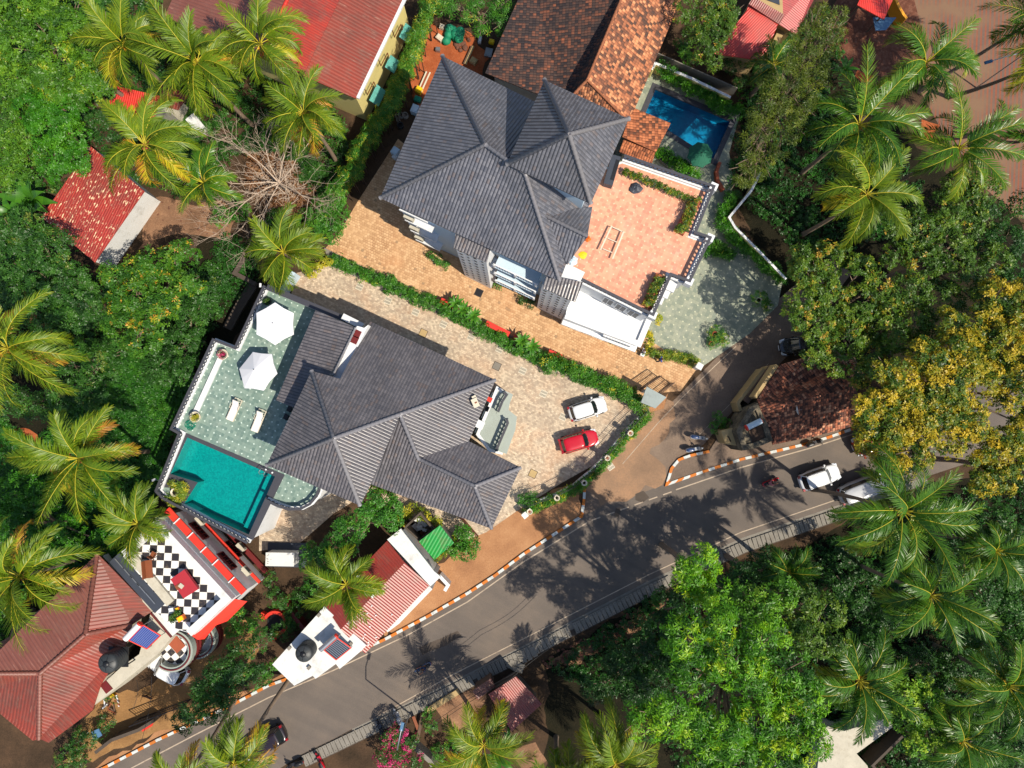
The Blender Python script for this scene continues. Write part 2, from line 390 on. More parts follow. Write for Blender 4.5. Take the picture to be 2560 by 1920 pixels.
M['road_paint'] = plain('worn_road_paint', (196, 180, 160), .8, .25, 2.0, dirt=((120, 100, 88), .8))
M['white'] = plain('white_wall_paint', (230, 231, 232), .6, .06, .8, dirt=((176, 176, 172), .45))
M['white2'] = plain('white_roof_slab', (226, 226, 224), .6, .06, .8, dirt=((170, 166, 156), .55))
M['offwhite'] = plain('offwhite_concrete', (206, 200, 184), .8, .15, 1.2, dirt=((160, 148, 124), .5))
M['skyblue_white'] = plain('sky_tinted_white', (206, 222, 232), .7, .05, .8)  # white walls' blue skylit shade put into the colour; also pale blue boxes
M['yellow_wall'] = plain('pale_yellow_wall', (226, 214, 150), .8, .08, 1.0, dirt=((190, 182, 130), .4))
M['cream'] = plain('cream_wall', (196, 172, 124), .85, .12, 1.0, dirt=((140, 116, 80), .5))
M['granite'] = plain('dark_granite_coping', (78, 78, 86), .5, .15, 2.5)
M['slate'] = plain('slate_grey_paint', (70, 76, 88), .5, .15, 2.0)
M['greyconc'] = plain('grey_concrete', (150, 144, 134), .85, .18, 1.0, dirt=((110, 100, 90), .5), bump=.01)
M['wetconc'] = plain('dark_stained_concrete', (96, 84, 74), .9, .25, .8, dirt=((60, 50, 42), .6))
M['palegrey'] = plain('pale_grey_floor', (176, 184, 176), .5, .1, 1.0)
M['redpaint'] = plain('red_paint', (222, 62, 44), .5, .06, .6, dirt=((236, 96, 60), .3))
M['darkred'] = plain('dark_red_paint', (122, 34, 34), .5, .1)
M['orangepaint'] = plain('orange_plastic', (232, 130, 40), .5, .1)
M['black'] = plain('black_plastic', (34, 34, 38), .45, .15)
M['darkgrey'] = plain('dark_grey_plastic', (62, 66, 68), .5, .12)
M['tyre'] = plain('tyre_rubber', (26, 26, 28), .85, .1)
M['rim'] = plain('alloy_rim', (170, 172, 178), .35, .05, metal=.8)
M['steel'] = plain('steel', (186, 188, 192), .35, .08, metal=.7)
M['glass'] = plain('dark_window_glass', (28, 34, 40), .08, .05, spec=.8)
M['carglass'] = plain('tinted_car_glass', (26, 38, 42), .06, .05, spec=.8)
M['canvas'] = plain('white_canvas', (238, 238, 240), .8, .03)
M['cushion'] = plain('white_sling_fabric', (240, 236, 230), .8, .03)
M['wood'] = plain('brown_wood', (150, 84, 48), .6, .2)
M['oldwood'] = plain('old_grey_timber', (116, 92, 76), .85, .25)
M['terracotta'] = plain('terracotta', (176, 92, 58), .7, .12)
M['potwhite'] = plain('white_glazed_pot', (222, 214, 196), .5, .08)
M['greensheet'] = corrugated('bright_green_sheet', (44, 176, 78), (60, 156, 84), .3, .5, hi=(120, 196, 130))
M['netgreen'] = plain('green_netting', (22, 150, 110), .7, .25, 3)
M['hose'] = plain('green_hose', (20, 150, 120), .5, .1)
M['tarpyellow'] = plain('yellow_tarpaulin', (240, 210, 20), .6, .12)
M['yellowpaint'] = plain('yellow_paint', (238, 178, 48), .6, .1)
M['bluetarp'] = plain('blue_tarpaulin', (90, 134, 170), .6, .2, 3)
M['bark'] = plain('grey_bark', (150, 130, 110), .9, .25, 4, bump=.02)
M['barkdark'] = plain('dark_bark', (82, 62, 48), .9, .25, 4, bump=.02)
M['deadwood'] = plain('bleached_twig', (204, 186, 168), .9, .15, 4)
M['stone'] = soil('lichen_stone', [(70, 66, 58), (112, 104, 90), (172, 158, 132)], 1.2, (200, 190, 160), .4)
M['rock'] = plain('laterite_rock', (128, 84, 66), .9, .3, 2.0, bump=.03)
M['skin'] = plain('brown_skin', (150, 100, 74), .6, .05)
M['hair'] = plain('black_hair', (24, 20, 20), .6, .1)
M['denim'] = plain('blue_denim', (44, 60, 96), .8, .1)
M['shirtblue'] = plain('blue_shirt', (40, 110, 200), .8, .1)
M['shirtwhite'] = plain('white_shirt', (224, 226, 230), .8, .05)
M['shirtpink'] = plain('pale_pink_shirt', (206, 130, 136), .8, .08)
M['brownfur'] = plain('brown_fur', (78, 48, 34), .9, .2, 6)
M['curtainred'] = plain('red_cloth', (186, 44, 58), .7, .1)
def kerb_mat():
    n = NT('orange_and_white_kerb_paint'); u, v, _ = n.sep(n.uv())
    f = n.math('GREATER_THAN', n.math('FRACT', n.math('DIVIDE', u, 1.24)), .5)
    col = n.mix(f, srgb(214, 132, 44), srgb(214, 218, 216))
    d = n.ramp(n.noise(n.geo(), 3, 5, .7), [(.5, (0, 0, 0)), (.75, (1, 1, 1))]); col = n.mix(n.math('MULTIPLY', d, .65), col, srgb(130, 104, 84))
    return n.fin(col, .7, .3)
M['kerb'] = kerb_mat()
def checker(name, size, rot):
    n = NT(name); g = n.geo(rot); c = n.node('TexChecker'); n.link(g, c.inputs['Vector']); c.inputs['Scale'].default_value = 1/size
    c.inputs['Color1'].default_value = srgb(236, 236, 234); c.inputs['Color2'].default_value = srgb(58, 54, 58)
    x, y, _ = n.sep(g); j = n.math('MAXIMUM', n.math('LESS_THAN', n.math('FRACT', n.math('DIVIDE', x, size)), .05), n.math('LESS_THAN', n.math('FRACT', n.math('DIVIDE', y, size)), .05))
    col = n.mix(n.math('MULTIPLY', j, .5), c.outputs[0], srgb(200, 190, 176))
    d = n.ramp(n.noise(g, .9, 6, .7), [(.52, (0, 0, 0)), (.7, (1, 1, 1))]); col = n.mix(n.math('MULTIPLY', d, .3), col, srgb(196, 176, 140))
    return n.fin(col, .4, .4)
M['checker'] = checker('black_and_white_floor', .64, R(2))
M['checker2'] = checker('black_and_white_balcony_floor', .55, R(-42))
def pooltile(name, c1, c2, size=.12):
    n = NT(name); g = n.geo(UA); f = n.white(n.comb(*[n.math('FLOOR', n.math('DIVIDE', q, size)) for q in n.sep(g)]))
    n.t.nodes[-1]
    return n.fin(n.mix(f, srgb(*c1), srgb(*c2)), .3, .5)
M['pool_teal'] = pooltile('teal_mosaic', (0, 156, 156), (6, 184, 176))
M['pool_blue'] = pooltile('blue_mosaic', (24, 140, 190), (34, 160, 204), .2)
def water(name, tint):
    n = NT(name); tr = n.node('BsdfTransparent'); tr.inputs[0].default_value = (*tint, 1)
    gl = n.node('BsdfGlossy'); gl.inputs['Roughness'].default_value = .04
    fr = n.node('Fresnel'); fr.inputs[0].default_value = 1.33
    h = n.noise(n.geo(), 3.0, 3); b = n.node('Bump'); n.link(h, b.inputs['Height']); b.inputs['Distance'].default_value = .02
    n.link(b.outputs[0], gl.inputs['Normal']); n.link(b.outputs[0], fr.inputs['Normal'])
    mx = n.node('MixShader'); n.link(fr.outputs[0], mx.inputs[0]); n.link(tr.outputs[0], mx.inputs[1]); n.link(gl.outputs[0], mx.inputs[2])
    n.link(mx.outputs[0], n.out.inputs[0]); return n.mat
M['water'] = water('pool_water', (.55, .93, .95)); M['water2'] = water('deep_pool_water', (.6, .95, .95))
def solar(name, c):
    n = NT(name); u, v, _ = n.sep(n.uv()); f = n.math('LESS_THAN', n.math('FRACT', n.math('DIVIDE', v if 'blue' in name else u, .16)), .18)
    return n.fin(n.mix(f, srgb(*c), srgb(150, 160, 176)), .4, .4)
M['solarblue'] = solar('blue_solar_collector', (24, 60, 150)); M['solardark'] = solar('dark_solar_collector', (44, 50, 66))
def paint(name, rgb):
    n = NT(name); return n.fin(n.ramp(n.noise(n.geo(), .8, 2), [(.3, srgb(*[int(x*.97) for x in rgb])), (.7, srgb(*rgb))]), .25, .5, 0, .6)
M['car_white'] = paint('white_car_paint', (232, 234, 236)); M['car_red'] = paint('red_car_paint', (206, 12, 40))
M['car_dark'] = paint('dark_grey_car_paint', (50, 48, 52)); M['car_maroon'] = paint('black_maroon_car_paint', (44, 30, 38))
M['car_silver'] = paint('silver_car_paint', (190, 192, 196)); M['car_orange'] = paint('orange_bus_paint', (200, 74, 34))
M['car_blueblack'] = paint('dark_blue_car_paint', (46, 50, 62)); M['scoot_blue'] = paint('blue_scooter_paint', (60, 84, 130))
M['lamp_red'] = paint('red_lamp_lens', (170, 14, 20)); M['lamp_clear'] = paint('clear_lamp_lens', (226, 230, 236))
def leafmat(name, stops, rough=.45, trans=.3):
    n = NT(name); a = n.node('Attribute', attribute_name='tint')
    col = n.ramp(a.outputs['Fac'], [(p, c) for p, c in stops])
    n.fin(col, rough, .35)
    tl = n.node('BsdfTranslucent'); n.link(n.mix(1.0, col, (1.0, 1.0, .5, 1), 'MULTIPLY'), tl.inputs[0])
    mx = n.node('MixShader'); mx.inputs[0].default_value = trans; n.link(n.b.outputs[0], mx.inputs[1]); n.link(tl.outputs[0], mx.inputs[2])
    n.link(mx.outputs[0], n.out.inputs[0]); return n.mat
LM = {
 'mango':  leafmat('mango_leaf', [(0, (.025, .08, .008)), (.5, (.065, .18, .010)), (.85, (.14, .28, .012)), (1, (.34, .36, .02))]),
 'bright': leafmat('bright_green_leaf', [(0, (.018, .09, .005)), (.5, (.045, .19, .006)), (.9, (.10, .29, .010)), (1, (.24, .4, .03))]),
 'vivid':  leafmat('vivid_green_leaf', [(0, (.018, .08, .004)), (.45, (.060, .21, .004)), (.8, (.17, .38, .006)), (1, (.36, .48, .015))]),
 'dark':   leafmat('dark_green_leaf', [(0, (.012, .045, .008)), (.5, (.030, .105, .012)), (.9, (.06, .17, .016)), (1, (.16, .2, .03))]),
 'fruit':  leafmat('green_and_yellow_leaf', [(0, (.02, .075, .008)), (.5, (.045, .15, .010)), (.85, (.10, .22, .012)), (.94, (.36, .36, .02)), (1, (.50, .26, .03))]),
 'warm':   leafmat('warm_green_leaf', [(0, (.022, .06, .008)), (.5, (.065, .145, .012)), (.85, (.15, .23, .015)), (.96, (.30, .30, .02)), (1, (.42, .26, .03))]),
 'gold':   leafmat('golden_blossom_leaf', [(0, (.02, .055, .006)), (.35, (.055, .12, .008)), (.50, (.14, .18, .010)), (.72, (.40, .31, .014)), (1, (.56, .40, .025))]),
 'lime':   leafmat('lime_leaf', [(0, (.04, .14, .010)), (.5, (.10, .26, .012)), (1, (.38, .52, .04))]),
 'olive':  leafmat('olive_needle', [(0, (.03, .06, .008)), (.5, (.085, .13, .012)), (1, (.22, .26, .02))]),
 'hedge':  leafmat('hedge_leaf', [(0, (.02, .09, .010)), (.5, (.05, .19, .014)), (.93, (.12, .28, .02)), (1, (.5, .45, .03))]),
 'yellow': leafmat('yellow_green_leaf', [(0, (.06, .16, .012)), (.5, (.2, .27, .02)), (1, (.55, .45, .03))]),
 'palm':   leafmat('palm_leaflet', [(0, (.028, .085, .006)), (.5, (.125, .20, .008)), (.75, (.30, .33, .012)), (.92, (.55, .42, .02)), (1, (.45, .21, .03))], .42, .28),
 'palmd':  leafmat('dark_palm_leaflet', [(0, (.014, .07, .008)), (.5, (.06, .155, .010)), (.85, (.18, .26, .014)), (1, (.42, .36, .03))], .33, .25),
 'banana': leafmat('banana_leaf', [(0, (.02, .10, .010)), (1, (.07, .22, .014))], .35, .35),
 'flower': leafmat('pink_bougainvillea', [(0, (.02, .075, .010)), (.5, (.05, .14, .014)), (.6, (.55, .02, .14)), (1, (.6, .05, .2))]),
 'cover':  leafmat('ground_creeper_leaf', [(0, (.014, .065, .009)), (.5, (.03, .14, .010)), (1, (.08, .24, .014))]),
}
LM['rust'] = leafmat('dry_brown_leaf', [(0, (.12, .05, .02)), (.5, (.26, .12, .05)), (1, (.45, .26, .14))])
M['rachis'] = plain('yellow_leaf_stalk', (206, 196, 60), .5, .15, 3)
M['fibre'] = plain('coconut_fibre', (150, 96, 50), .9, .3, 6)
# ------------------------------------------------------------------ vegetation builders
def fast_mesh(name, V, F, mats, tint=None, mi=None, parent=None):
    """V (n,3), F (m,4) in world space"""
    off = np.array(base(parent)) if parent is not None else np.zeros(3)
    V = np.asarray(V, dtype=np.float32)-off.astype(np.float32); F = np.asarray(F, dtype=np.int32)
    me = bpy.data.meshes.new(name)
    me.vertices.add(len(V)); me.vertices.foreach_set('co', V.ravel())
    me.loops.add(F.size); me.loops.foreach_set('vertex_index', F.ravel())
    me.polygons.add(len(F)); me.polygons.foreach_set('loop_start', np.arange(0, F.size, F.shape[1], dtype=np.int32))
    me.update(calc_edges=True)
    for m in (mats if isinstance(mats, (list, tuple)) else [mats]): me.materials.append(m)
    if mi is not None: me.polygons.foreach_set('material_index', np.asarray(mi, dtype=np.int32))
    if tint is not None:
        a = me.attributes.new('tint', 'FLOAT', 'FACE'); a.data.foreach_set('value', np.clip(np.asarray(tint, dtype=np.float32), 0, 1))
    ob = bpy.data.objects.new(name, me); COL.objects.link(ob)
    if parent is not None: ob.parent = parent
    return ob
def unit(a): return a/np.maximum(np.linalg.norm(a, axis=-1, keepdims=True), 1e-9)
def rosettes(P, Nn, L, wd, nl, tint, rise=.25):
    """nl leaves round each point P facing Nn"""
    n = len(P); Nn = unit(Nn); ref = np.where(np.abs(Nn[:, 2:3]) < .9, np.array([[0, 0, 1.]]), np.array([[1., 0, 0]]))
    X = unit(np.cross(Nn, ref)); Y = np.cross(Nn, X)
    ph = RNG.uniform(0, 2*np.pi, n)[:, None]+np.arange(nl)[None, :]*2*np.pi/nl+RNG.uniform(-.4, .4, (n, nl))
    D = X[:, None, :]*np.cos(ph)[..., None]+Y[:, None, :]*np.sin(ph)[..., None]+Nn[:, None, :]*RNG.uniform(rise-.35, rise+.45, (n, nl))[..., None]
    D = unit(D); S = unit(np.cross(D, Nn[:, None, :]+RNG.normal(0, .25, (n, nl, 3))))
    LL = (L*RNG.uniform(.7, 1.25, (n, nl)))[..., None]; WW = LL*wd
    P0 = P[:, None, :]+D*LL*.08
    mid = P0+D*LL*.5; tip = P0+D*LL-Nn[:, None, :]*LL*.12
    V = np.stack([P0, mid+S*WW*.5, tip, mid-S*WW*.5], axis=2).reshape(-1, 3)
    F = np.arange(len(V)).reshape(-1, 4)
    T = (tint[:, None]+RNG.normal(0, .06, (n, nl))).ravel()
    return V, F, T
def hemi(n, zmin=-.25):
    z = RNG.uniform(zmin, 1, n); a = RNG.uniform(0, 2*np.pi, n); r = np.sqrt(1-z*z)
    return np.stack([r*np.cos(a), r*np.sin(a), z], 1)
def canopy(lobes, leaf=.26, wd=.42, nl=5, clump=.62, dens=1.0, tint=(.45, .16), accent=.0, squash=.72, rise=.25, zmin=-.2, gap=0.0):
    """lobes: (x, y, z, r); returns leaf geometry"""
    Ps, Ns, Ts = [], [], []
    for (x, y, z, r) in lobes:
        c = min(clump, r*.6)
        nc = max(4, int(dens*2*math.pi*r*r*1.05/(c*c*2.0)))
        d = hemi(nc, zmin); rr = r-c*.55
        C = np.array([x, y, z])+d*np.array([rr, rr, rr*squash])*RNG.uniform(.72, 1.05, (nc, 1))
        rc = c*RNG.uniform(.65, 1.25, nc); tc = RNG.normal(tint[0], tint[1], nc)
        if gap:
            keep = RNG.random(nc) > gap; C, d, rc, tc = C[keep], d[keep], rc[keep], tc[keep]; nc = len(C)
        nr = max(4, int(14*(c/.62)**2*(.26/leaf)**1.3))
        dd = hemi(nc*nr, -.15).reshape(nc, nr, 3)+d[:, None, :]*.5; dd = unit(dd)
        P = C[:, None, :]+dd*rc[:, None, None]*np.array([1, 1, .85])*RNG.uniform(.8, 1.08, (nc, nr, 1))
        Ps.append(P.reshape(-1, 3)); Ns.append((dd+np.array([0, 0, .35])).reshape(-1, 3)); tr = np.repeat(tc, nr)+RNG.normal(0, .06, nc*nr); Ts.append(np.where(RNG.random(nc*nr) < accent, RNG.uniform(.9, 1.0, nc*nr), tr))
    return rosettes(np.concatenate(Ps), np.concatenate(Ns), leaf, wd, nl, np.concatenate(Ts), rise)
def branchwork(root, base_pt, top_pt, ends, r0, matname='bark', name='trunk'):
    mb = MB(); b, t = Vector(base_pt), Vector(top_pt)
    mid = b.lerp(t, .5)+Vector((random.uniform(-.3, .3), random.uniform(-.3, .3), 0))
    mb.tube([b, mid, t], [r0, r0*.8, r0*.62], 8)
    for e in ends:
        e = Vector(e); m = t.lerp(e, .5)+Vector((random.uniform(-.3, .3), random.uniform(-.3, .3), random.uniform(.1, .5)))
        mb.tube([t-Vector((0, 0, .3)), m, e], [r0*.5, r0*.34, r0*.12], 6)
        for _ in range(3):
            q = e+Vector((random.uniform(-1, 1), random.uniform(-1, 1), random.uniform(-.1, .6)))*1.1
            mb.tube([m.lerp(e, .6), q], [r0*.2, r0*.06], 5)
    return mb.build(name, M[matname], root)
def tree(name, label, lobes, h, lm, cat='tree', group=None, r0=.28, spread=0.0, **kw):
    """lobes: (x, y, r) in overview pixels at the height they show; h: top of the crown"""
    L = []
    for l in lobes:
        x, y, r = l[0], l[1], l[2]; hh = h+(l[3] if len(l) > 3 else random.uniform(-.9, .3))
        s = 1.15732*(CAMH-hh)/FPX; rw = r*s; zc = max(.4, hh-rw*.72)
        p = W(*o(x, y), zc); L.append((p.x, p.y, zc, rw))
    cx = sum(q[0]*q[3]**2 for q in L)/sum(q[3]**2 for q in L); cy = sum(q[1]*q[3]**2 for q in L)/sum(q[3]**2 for q in L)
    root = thing(name, label, cat, (cx, cy, 0), 0, group)
    V, F, T = canopy(L, **kw)
    fast_mesh('crown', V, F, LM[lm], T, None, root)
    zt = max(.5, min(q[2] for q in L)*.75)
    branchwork(root, (cx, cy, 0), (cx+.2, cy-.1, zt), [(q[0], q[1], q[2]+q[3]*.2) for q in L], r0)
    return root
def bush(name, label, pts, h, lm, cat='bush', group=None, **kw):
    """low plant mass without a trunk; pts (x,y,r) overview pixels"""
    L = []
    for l in pts:
        hh = h*random.uniform(.85, 1.1)+(l[3] if len(l) > 3 else 0); rw = l[2]*1.15732*(CAMH-hh)/FPX; zc = max(.12, hh-rw*.7); p = W(*o(l[0], l[1]), zc)
        L.append((p.x, p.y, zc, rw))
    cx = sum(q[0] for q in L)/len(L); cy = sum(q[1] for q in L)/len(L)
    root = thing(name, label, cat, (cx, cy, 0), 0, group)
    kk = dict(leaf=.2, clump=.34, nl=5, dens=.9, zmin=-.3); kk.update(kw)
    V, F, T = canopy(L, **kk); fast_mesh('foliage', V, F, LM[lm], T, None, root)
    for q in L[::max(1, len(L)//10)]: MB().tube([(q[0], q[1], 0), (q[0]+.05, q[1], q[2]+q[3]*.3)], [.035, .015], 5).build('stem', M['barkdark'], root)
    return root
def line_pts(path, step, r, jitter=2.0):
    """points along an overview polyline"""
    out = []
    for (x0, y0), (x1, y1) in zip(path, path[1:]):
        d = math.hypot(x1-x0, y1-y0); n = max(1, int(d/step))
        for i in range(n):
            t = (i+.5)/n; out.append((x0+(x1-x0)*t+random.uniform(-jitter, jitter), y0+(y1-y0)*t+random.uniform(-jitter, jitter), r*random.uniform(.8, 1.2)))
    return out
def inside(p, poly):
    c = False
    for i in range(len(poly)):
        a, b = poly[i], poly[i-1]
        if (a[1] > p[1]) != (b[1] > p[1]) and p[0] < (b[0]-a[0])*(p[1]-a[1])/(b[1]-a[1])+a[0]: c = not c
    return c
def cover(name, polyo, lm, n, h=.5, leaf=.22, rel=1.0, tint=(.4, .2), holes=()):
    """ground cover nobody could count, in an overview polygon"""
    xs = [p[0] for p in polyo]; ys = [p[1] for p in polyo]; C = []
    while len(C) < n:
        q = (random.uniform(min(xs), max(xs)), random.uniform(min(ys), max(ys)))
        if inside(q, polyo) and not any(inside(q, hh) for hh in holes): w = W(*o(*q), 0); C.append((w.x, w.y))
    C = np.array(C); nn = np.sin(C[:, 0]*.9)*np.cos(C[:, 1]*.8)+np.sin(C[:, 0]*.37+1)*.8
    z = h*(.5+.35*nn); z = np.maximum(z, .06); rr = RNG.uniform(.3, .6, n); m = 9
    dd = hemi(n*m, 0).reshape(n, m, 3); P = np.concatenate([C, z[:, None]], 1)[:, None, :]+dd*rr[:, None, None]*np.array([1, 1, .6])
    T = np.repeat(RNG.normal(tint[0], tint[1], n)+nn*.08, m)
    V, F, T = rosettes(P.reshape(-1, 3), (dd+np.array([0, 0, .6])).reshape(-1, 3), leaf, .5, 4, T)
    return tag(fast_mesh(name, V, F, LM[lm], T), kind='stuff')

def frond_geo(c, az, e0, droop, Lf, lmax, tint, twist=0.0, nleaf=40, hang=.35):
    """one coconut frond from point c"""
    n = 14; s = np.linspace(0, 1, n); el = e0-droop*s**1.3; azs = az+twist*s
    step = Lf/(n-1); d = np.stack([np.cos(el)*np.cos(azs), np.cos(el)*np.sin(azs), np.sin(el)], 1)
    P = np.concatenate([[c], c+np.cumsum(d[:-1]*step, 0)])
    t = np.concatenate([np.linspace(.16, .985, nleaf)]*2)+RNG.uniform(-.006, .006, nleaf*2); side = np.repeat([1., -1.], nleaf)
    f = t*(n-1); i = np.clip(f.astype(int), 0, n-2); w = (f-i)[:, None]
    B = P[i]*(1-w)+P[i+1]*w; D = unit(d[i]); up = np.array([0, 0, 1.])
    S = unit(np.cross(D, up))*side[:, None]; U = unit(np.cross(S*side[:, None], D)); U = np.where(U[:, 2:3] < 0, -U, U)
    ln = lmax*np.power(np.sin(np.pi*(.14+.76*t)), .55)*RNG.uniform(.85, 1.1, len(t))
    a = .55+.6*t+RNG.normal(0, .08, len(t))
    d1 = unit(S*np.cos(a)[:, None]+D*np.sin(a)[:, None]+U*(.22-hang*.4)); h2 = RNG.uniform(.5, 1.3, len(t))[:, None]*hang
    d2 = unit(d1-up*(h2*1.4)); wv = D*(.038)+RNG.normal(0, .006, D.shape); wv = wv+U*(.012*side[:, None])
    m1 = B+d1*(ln*.5)[:, None]; m2 = m1+d2*(ln*.5)[:, None]
    V = np.stack([B-wv*.8, B+wv*.8, m1+wv, m1-wv, m2+wv*.25, m2-wv*.25], 1).reshape(-1, 3)
    b = np.arange(len(t))[:, None]*6
    F = np.concatenate([b+np.array([[0, 1, 2, 3]]), b+np.array([[3, 2, 4, 5]])], 0)
    T = np.concatenate([np.full(len(t), tint)+RNG.normal(0, .06, len(t)), np.full(len(t), tint+.06)+RNG.normal(0, .08, len(t))+np.maximum(0, t-.75)*.5])
    # rachis: three-sided tube
    side0 = unit(np.cross(d, up)); rr = np.linspace(.05, .012, n)[:, None]
    R3 = np.stack([P+side0*rr, P-side0*rr, P+up*rr*1.2+side0*0], 1).reshape(-1, 3)
    fr = []
    for j in range(n-1):
        for q in range(3): fr.append([j*3+q, j*3+(q+1) % 3, (j+1)*3+(q+1) % 3, (j+1)*3+q])
    return V, F, T, R3, np.array(fr)
def palm(label, x, y, r, h, lm='palm', n=21, group='coconut palms', lean=(0, 0), az=None, tint=.45, old=.3, nuts=True, seed=None, name='coconut_palm', lmax=1.0, up=1.0, hang=.35, foot=None):
    c = W(*o(x, y), h)
    if foot: f_ = W(*k(*foot), 0); lean = (f_.x-c.x, f_.y-c.y)
    Rw = r*.95*1.15732*(CAMH-h)/FPX
    root = thing(name, label, 'palm tree', (c.x+lean[0], c.y+lean[1], 0), 0, group)
    rng = random.Random(seed if seed is not None else int(x*31+y))
    Vs, Fs, Ts, Ms = [], [], [], []; off = 0; cc = np.array([c.x, c.y, h])
    n = max(12, n+rng.choice([-4, -2, 0, 2])); up = up*rng.uniform(.75, 1.12)
    azs = az if az is not None else [i*2.39996+rng.uniform(-.45, .45) for i in range(n)]
    for i, a in enumerate(azs):
        q = i/max(1, len(azs)-1)                                  # 0 young, upright ... 1 old, hanging
        if az is not None: q = rng.uniform(.25, .95)
        e0 = R(74*up)*(1-q)+R(8)*q-R(10)*q*q+rng.gauss(0, .14); dr = R(rng.uniform(55, 90))+R(60)*q*rng.uniform(.4, 1.2)
        Lf = Rw*(1.12+.12*(1-q))*rng.uniform(.8, 1.12)
        tt = tint+(.28*old/.3 if (q > .72 and rng.random() < .55) else 0)-.06+rng.uniform(-.1, .12)
        if q > .9 and rng.random() < old: tt = rng.choice([.86, .9, .97])
        V, F, T, R3, FR = frond_geo(cc, a, e0, dr, Lf, lmax*1.08*min(1, Rw/3.6), tt, rng.uniform(-1.1, 1.1)*(.4+q), int(50*min(1.2, Rw/3.6))+6, hang*rng.uniform(.3, 1.3))
        Vs += [V, R3]; Fs += [F+off, FR+off+len(V)]; Ts += [T, np.full(len(FR), .5)]; Ms += [np.zeros(len(F)), np.ones(len(FR))]
        off += len(V)+len(R3)
    fast_mesh('crown', np.concatenate(Vs), np.concatenate(Fs), [LM[lm], M['rachis']], np.concatenate(Ts), np.concatenate(Ms), root)
    mb = MB(); b = Vector((c.x+lean[0], c.y+lean[1], 0)); t = Vector((c.x, c.y, h-.15)); ctrl = b.lerp(t, .5)+Vector((-lean[0], -lean[1], 0))*.22+Vector((rng.uniform(-.3, .3), rng.uniform(-.3, .3), 0))
    pts = [b*(1-s)**2+ctrl*2*s*(1-s)+t*s*s for s in [i/10 for i in range(11)]]
    mb.tube(pts, [.22-.011*i if i else .27 for i in range(11)], 8); mb.build('trunk', M['bark'], root)
    if nuts:
        nb = MB()
        for i in range(9):
            a = rng.uniform(0, 6.28); p = c+Vector((math.cos(a)*.32, math.sin(a)*.32, -.28+rng.uniform(-.15, .15)))
            nb.lathe(p, [(.02, -.13), (.1, -.08), (.12, .01), (.08, .1), (.01, .14)], 7)
        nb.lathe(c+Vector((0, 0, -.35)), [(.16, 0), (.24, .2), (.1, .45)], 8, 1)
        nb.build('coconut_bunch', [M['terracotta'] if rng.random() < .5 else M['yellowpaint'], M['fibre']], root)
    return root
def blade_plant(name, label, x, y, r, h, lm='banana', n=9, cat='plant', group=None, wide=.34, az0=0.0, trunk=True, droop=1.2, h0=None):
    """long undivided leaves from one point: banana, agave, cordyline"""
    c = W(*o(x, y), h); Rw = r*1.15732*(CAMH-h)/FPX; root = thing(name, label, cat, (c.x, c.y, 0), 0, group)
    Vs, Fs, Ts = [], [], []; off = 0
    for i in range(n):
        a = az0+i*2.4+random.uniform(-.3, .3); e0 = R(random.uniform(25, 65)); m = 7; P = [np.array([c.x, c.y, h*.8])]; D = []
        for j in range(m):
            e = e0-droop*(j/m)**1.2; d = np.array([math.cos(a)*math.cos(e), math.sin(a)*math.cos(e), math.sin(e)]); D.append(d); P.append(P[-1]+d*Rw*1.1/m)
        S = np.array([-math.sin(a), math.cos(a), 0.])
        ws = [Rw*wide*.5*math.sin(math.pi*min(.97, max(.06, (j/m)**.8))) for j in range(m+1)]
        for j in range(m+1): Vs += [P[j]-S*ws[j]+np.array([0, 0, ws[j]*.25]), P[j], P[j]+S*ws[j]+np.array([0, 0, ws[j]*.25])]
        for j in range(m):
            b = off+j*3; Fs += [[b, b+1, b+4, b+3], [b+1, b+2, b+5, b+4]]; tt = random.uniform(.2, .8); Ts += [tt, tt+.15]
        off += 3*(m+1)
    fast_mesh('leaves', np.array(Vs), np.array(Fs), LM[lm], Ts, None, root)
    if trunk: MB().tube([(c.x, c.y, 0), (c.x, c.y, h*.85)], [.09, .06], 7).build('stem', M['barkdark'], root)
    return root

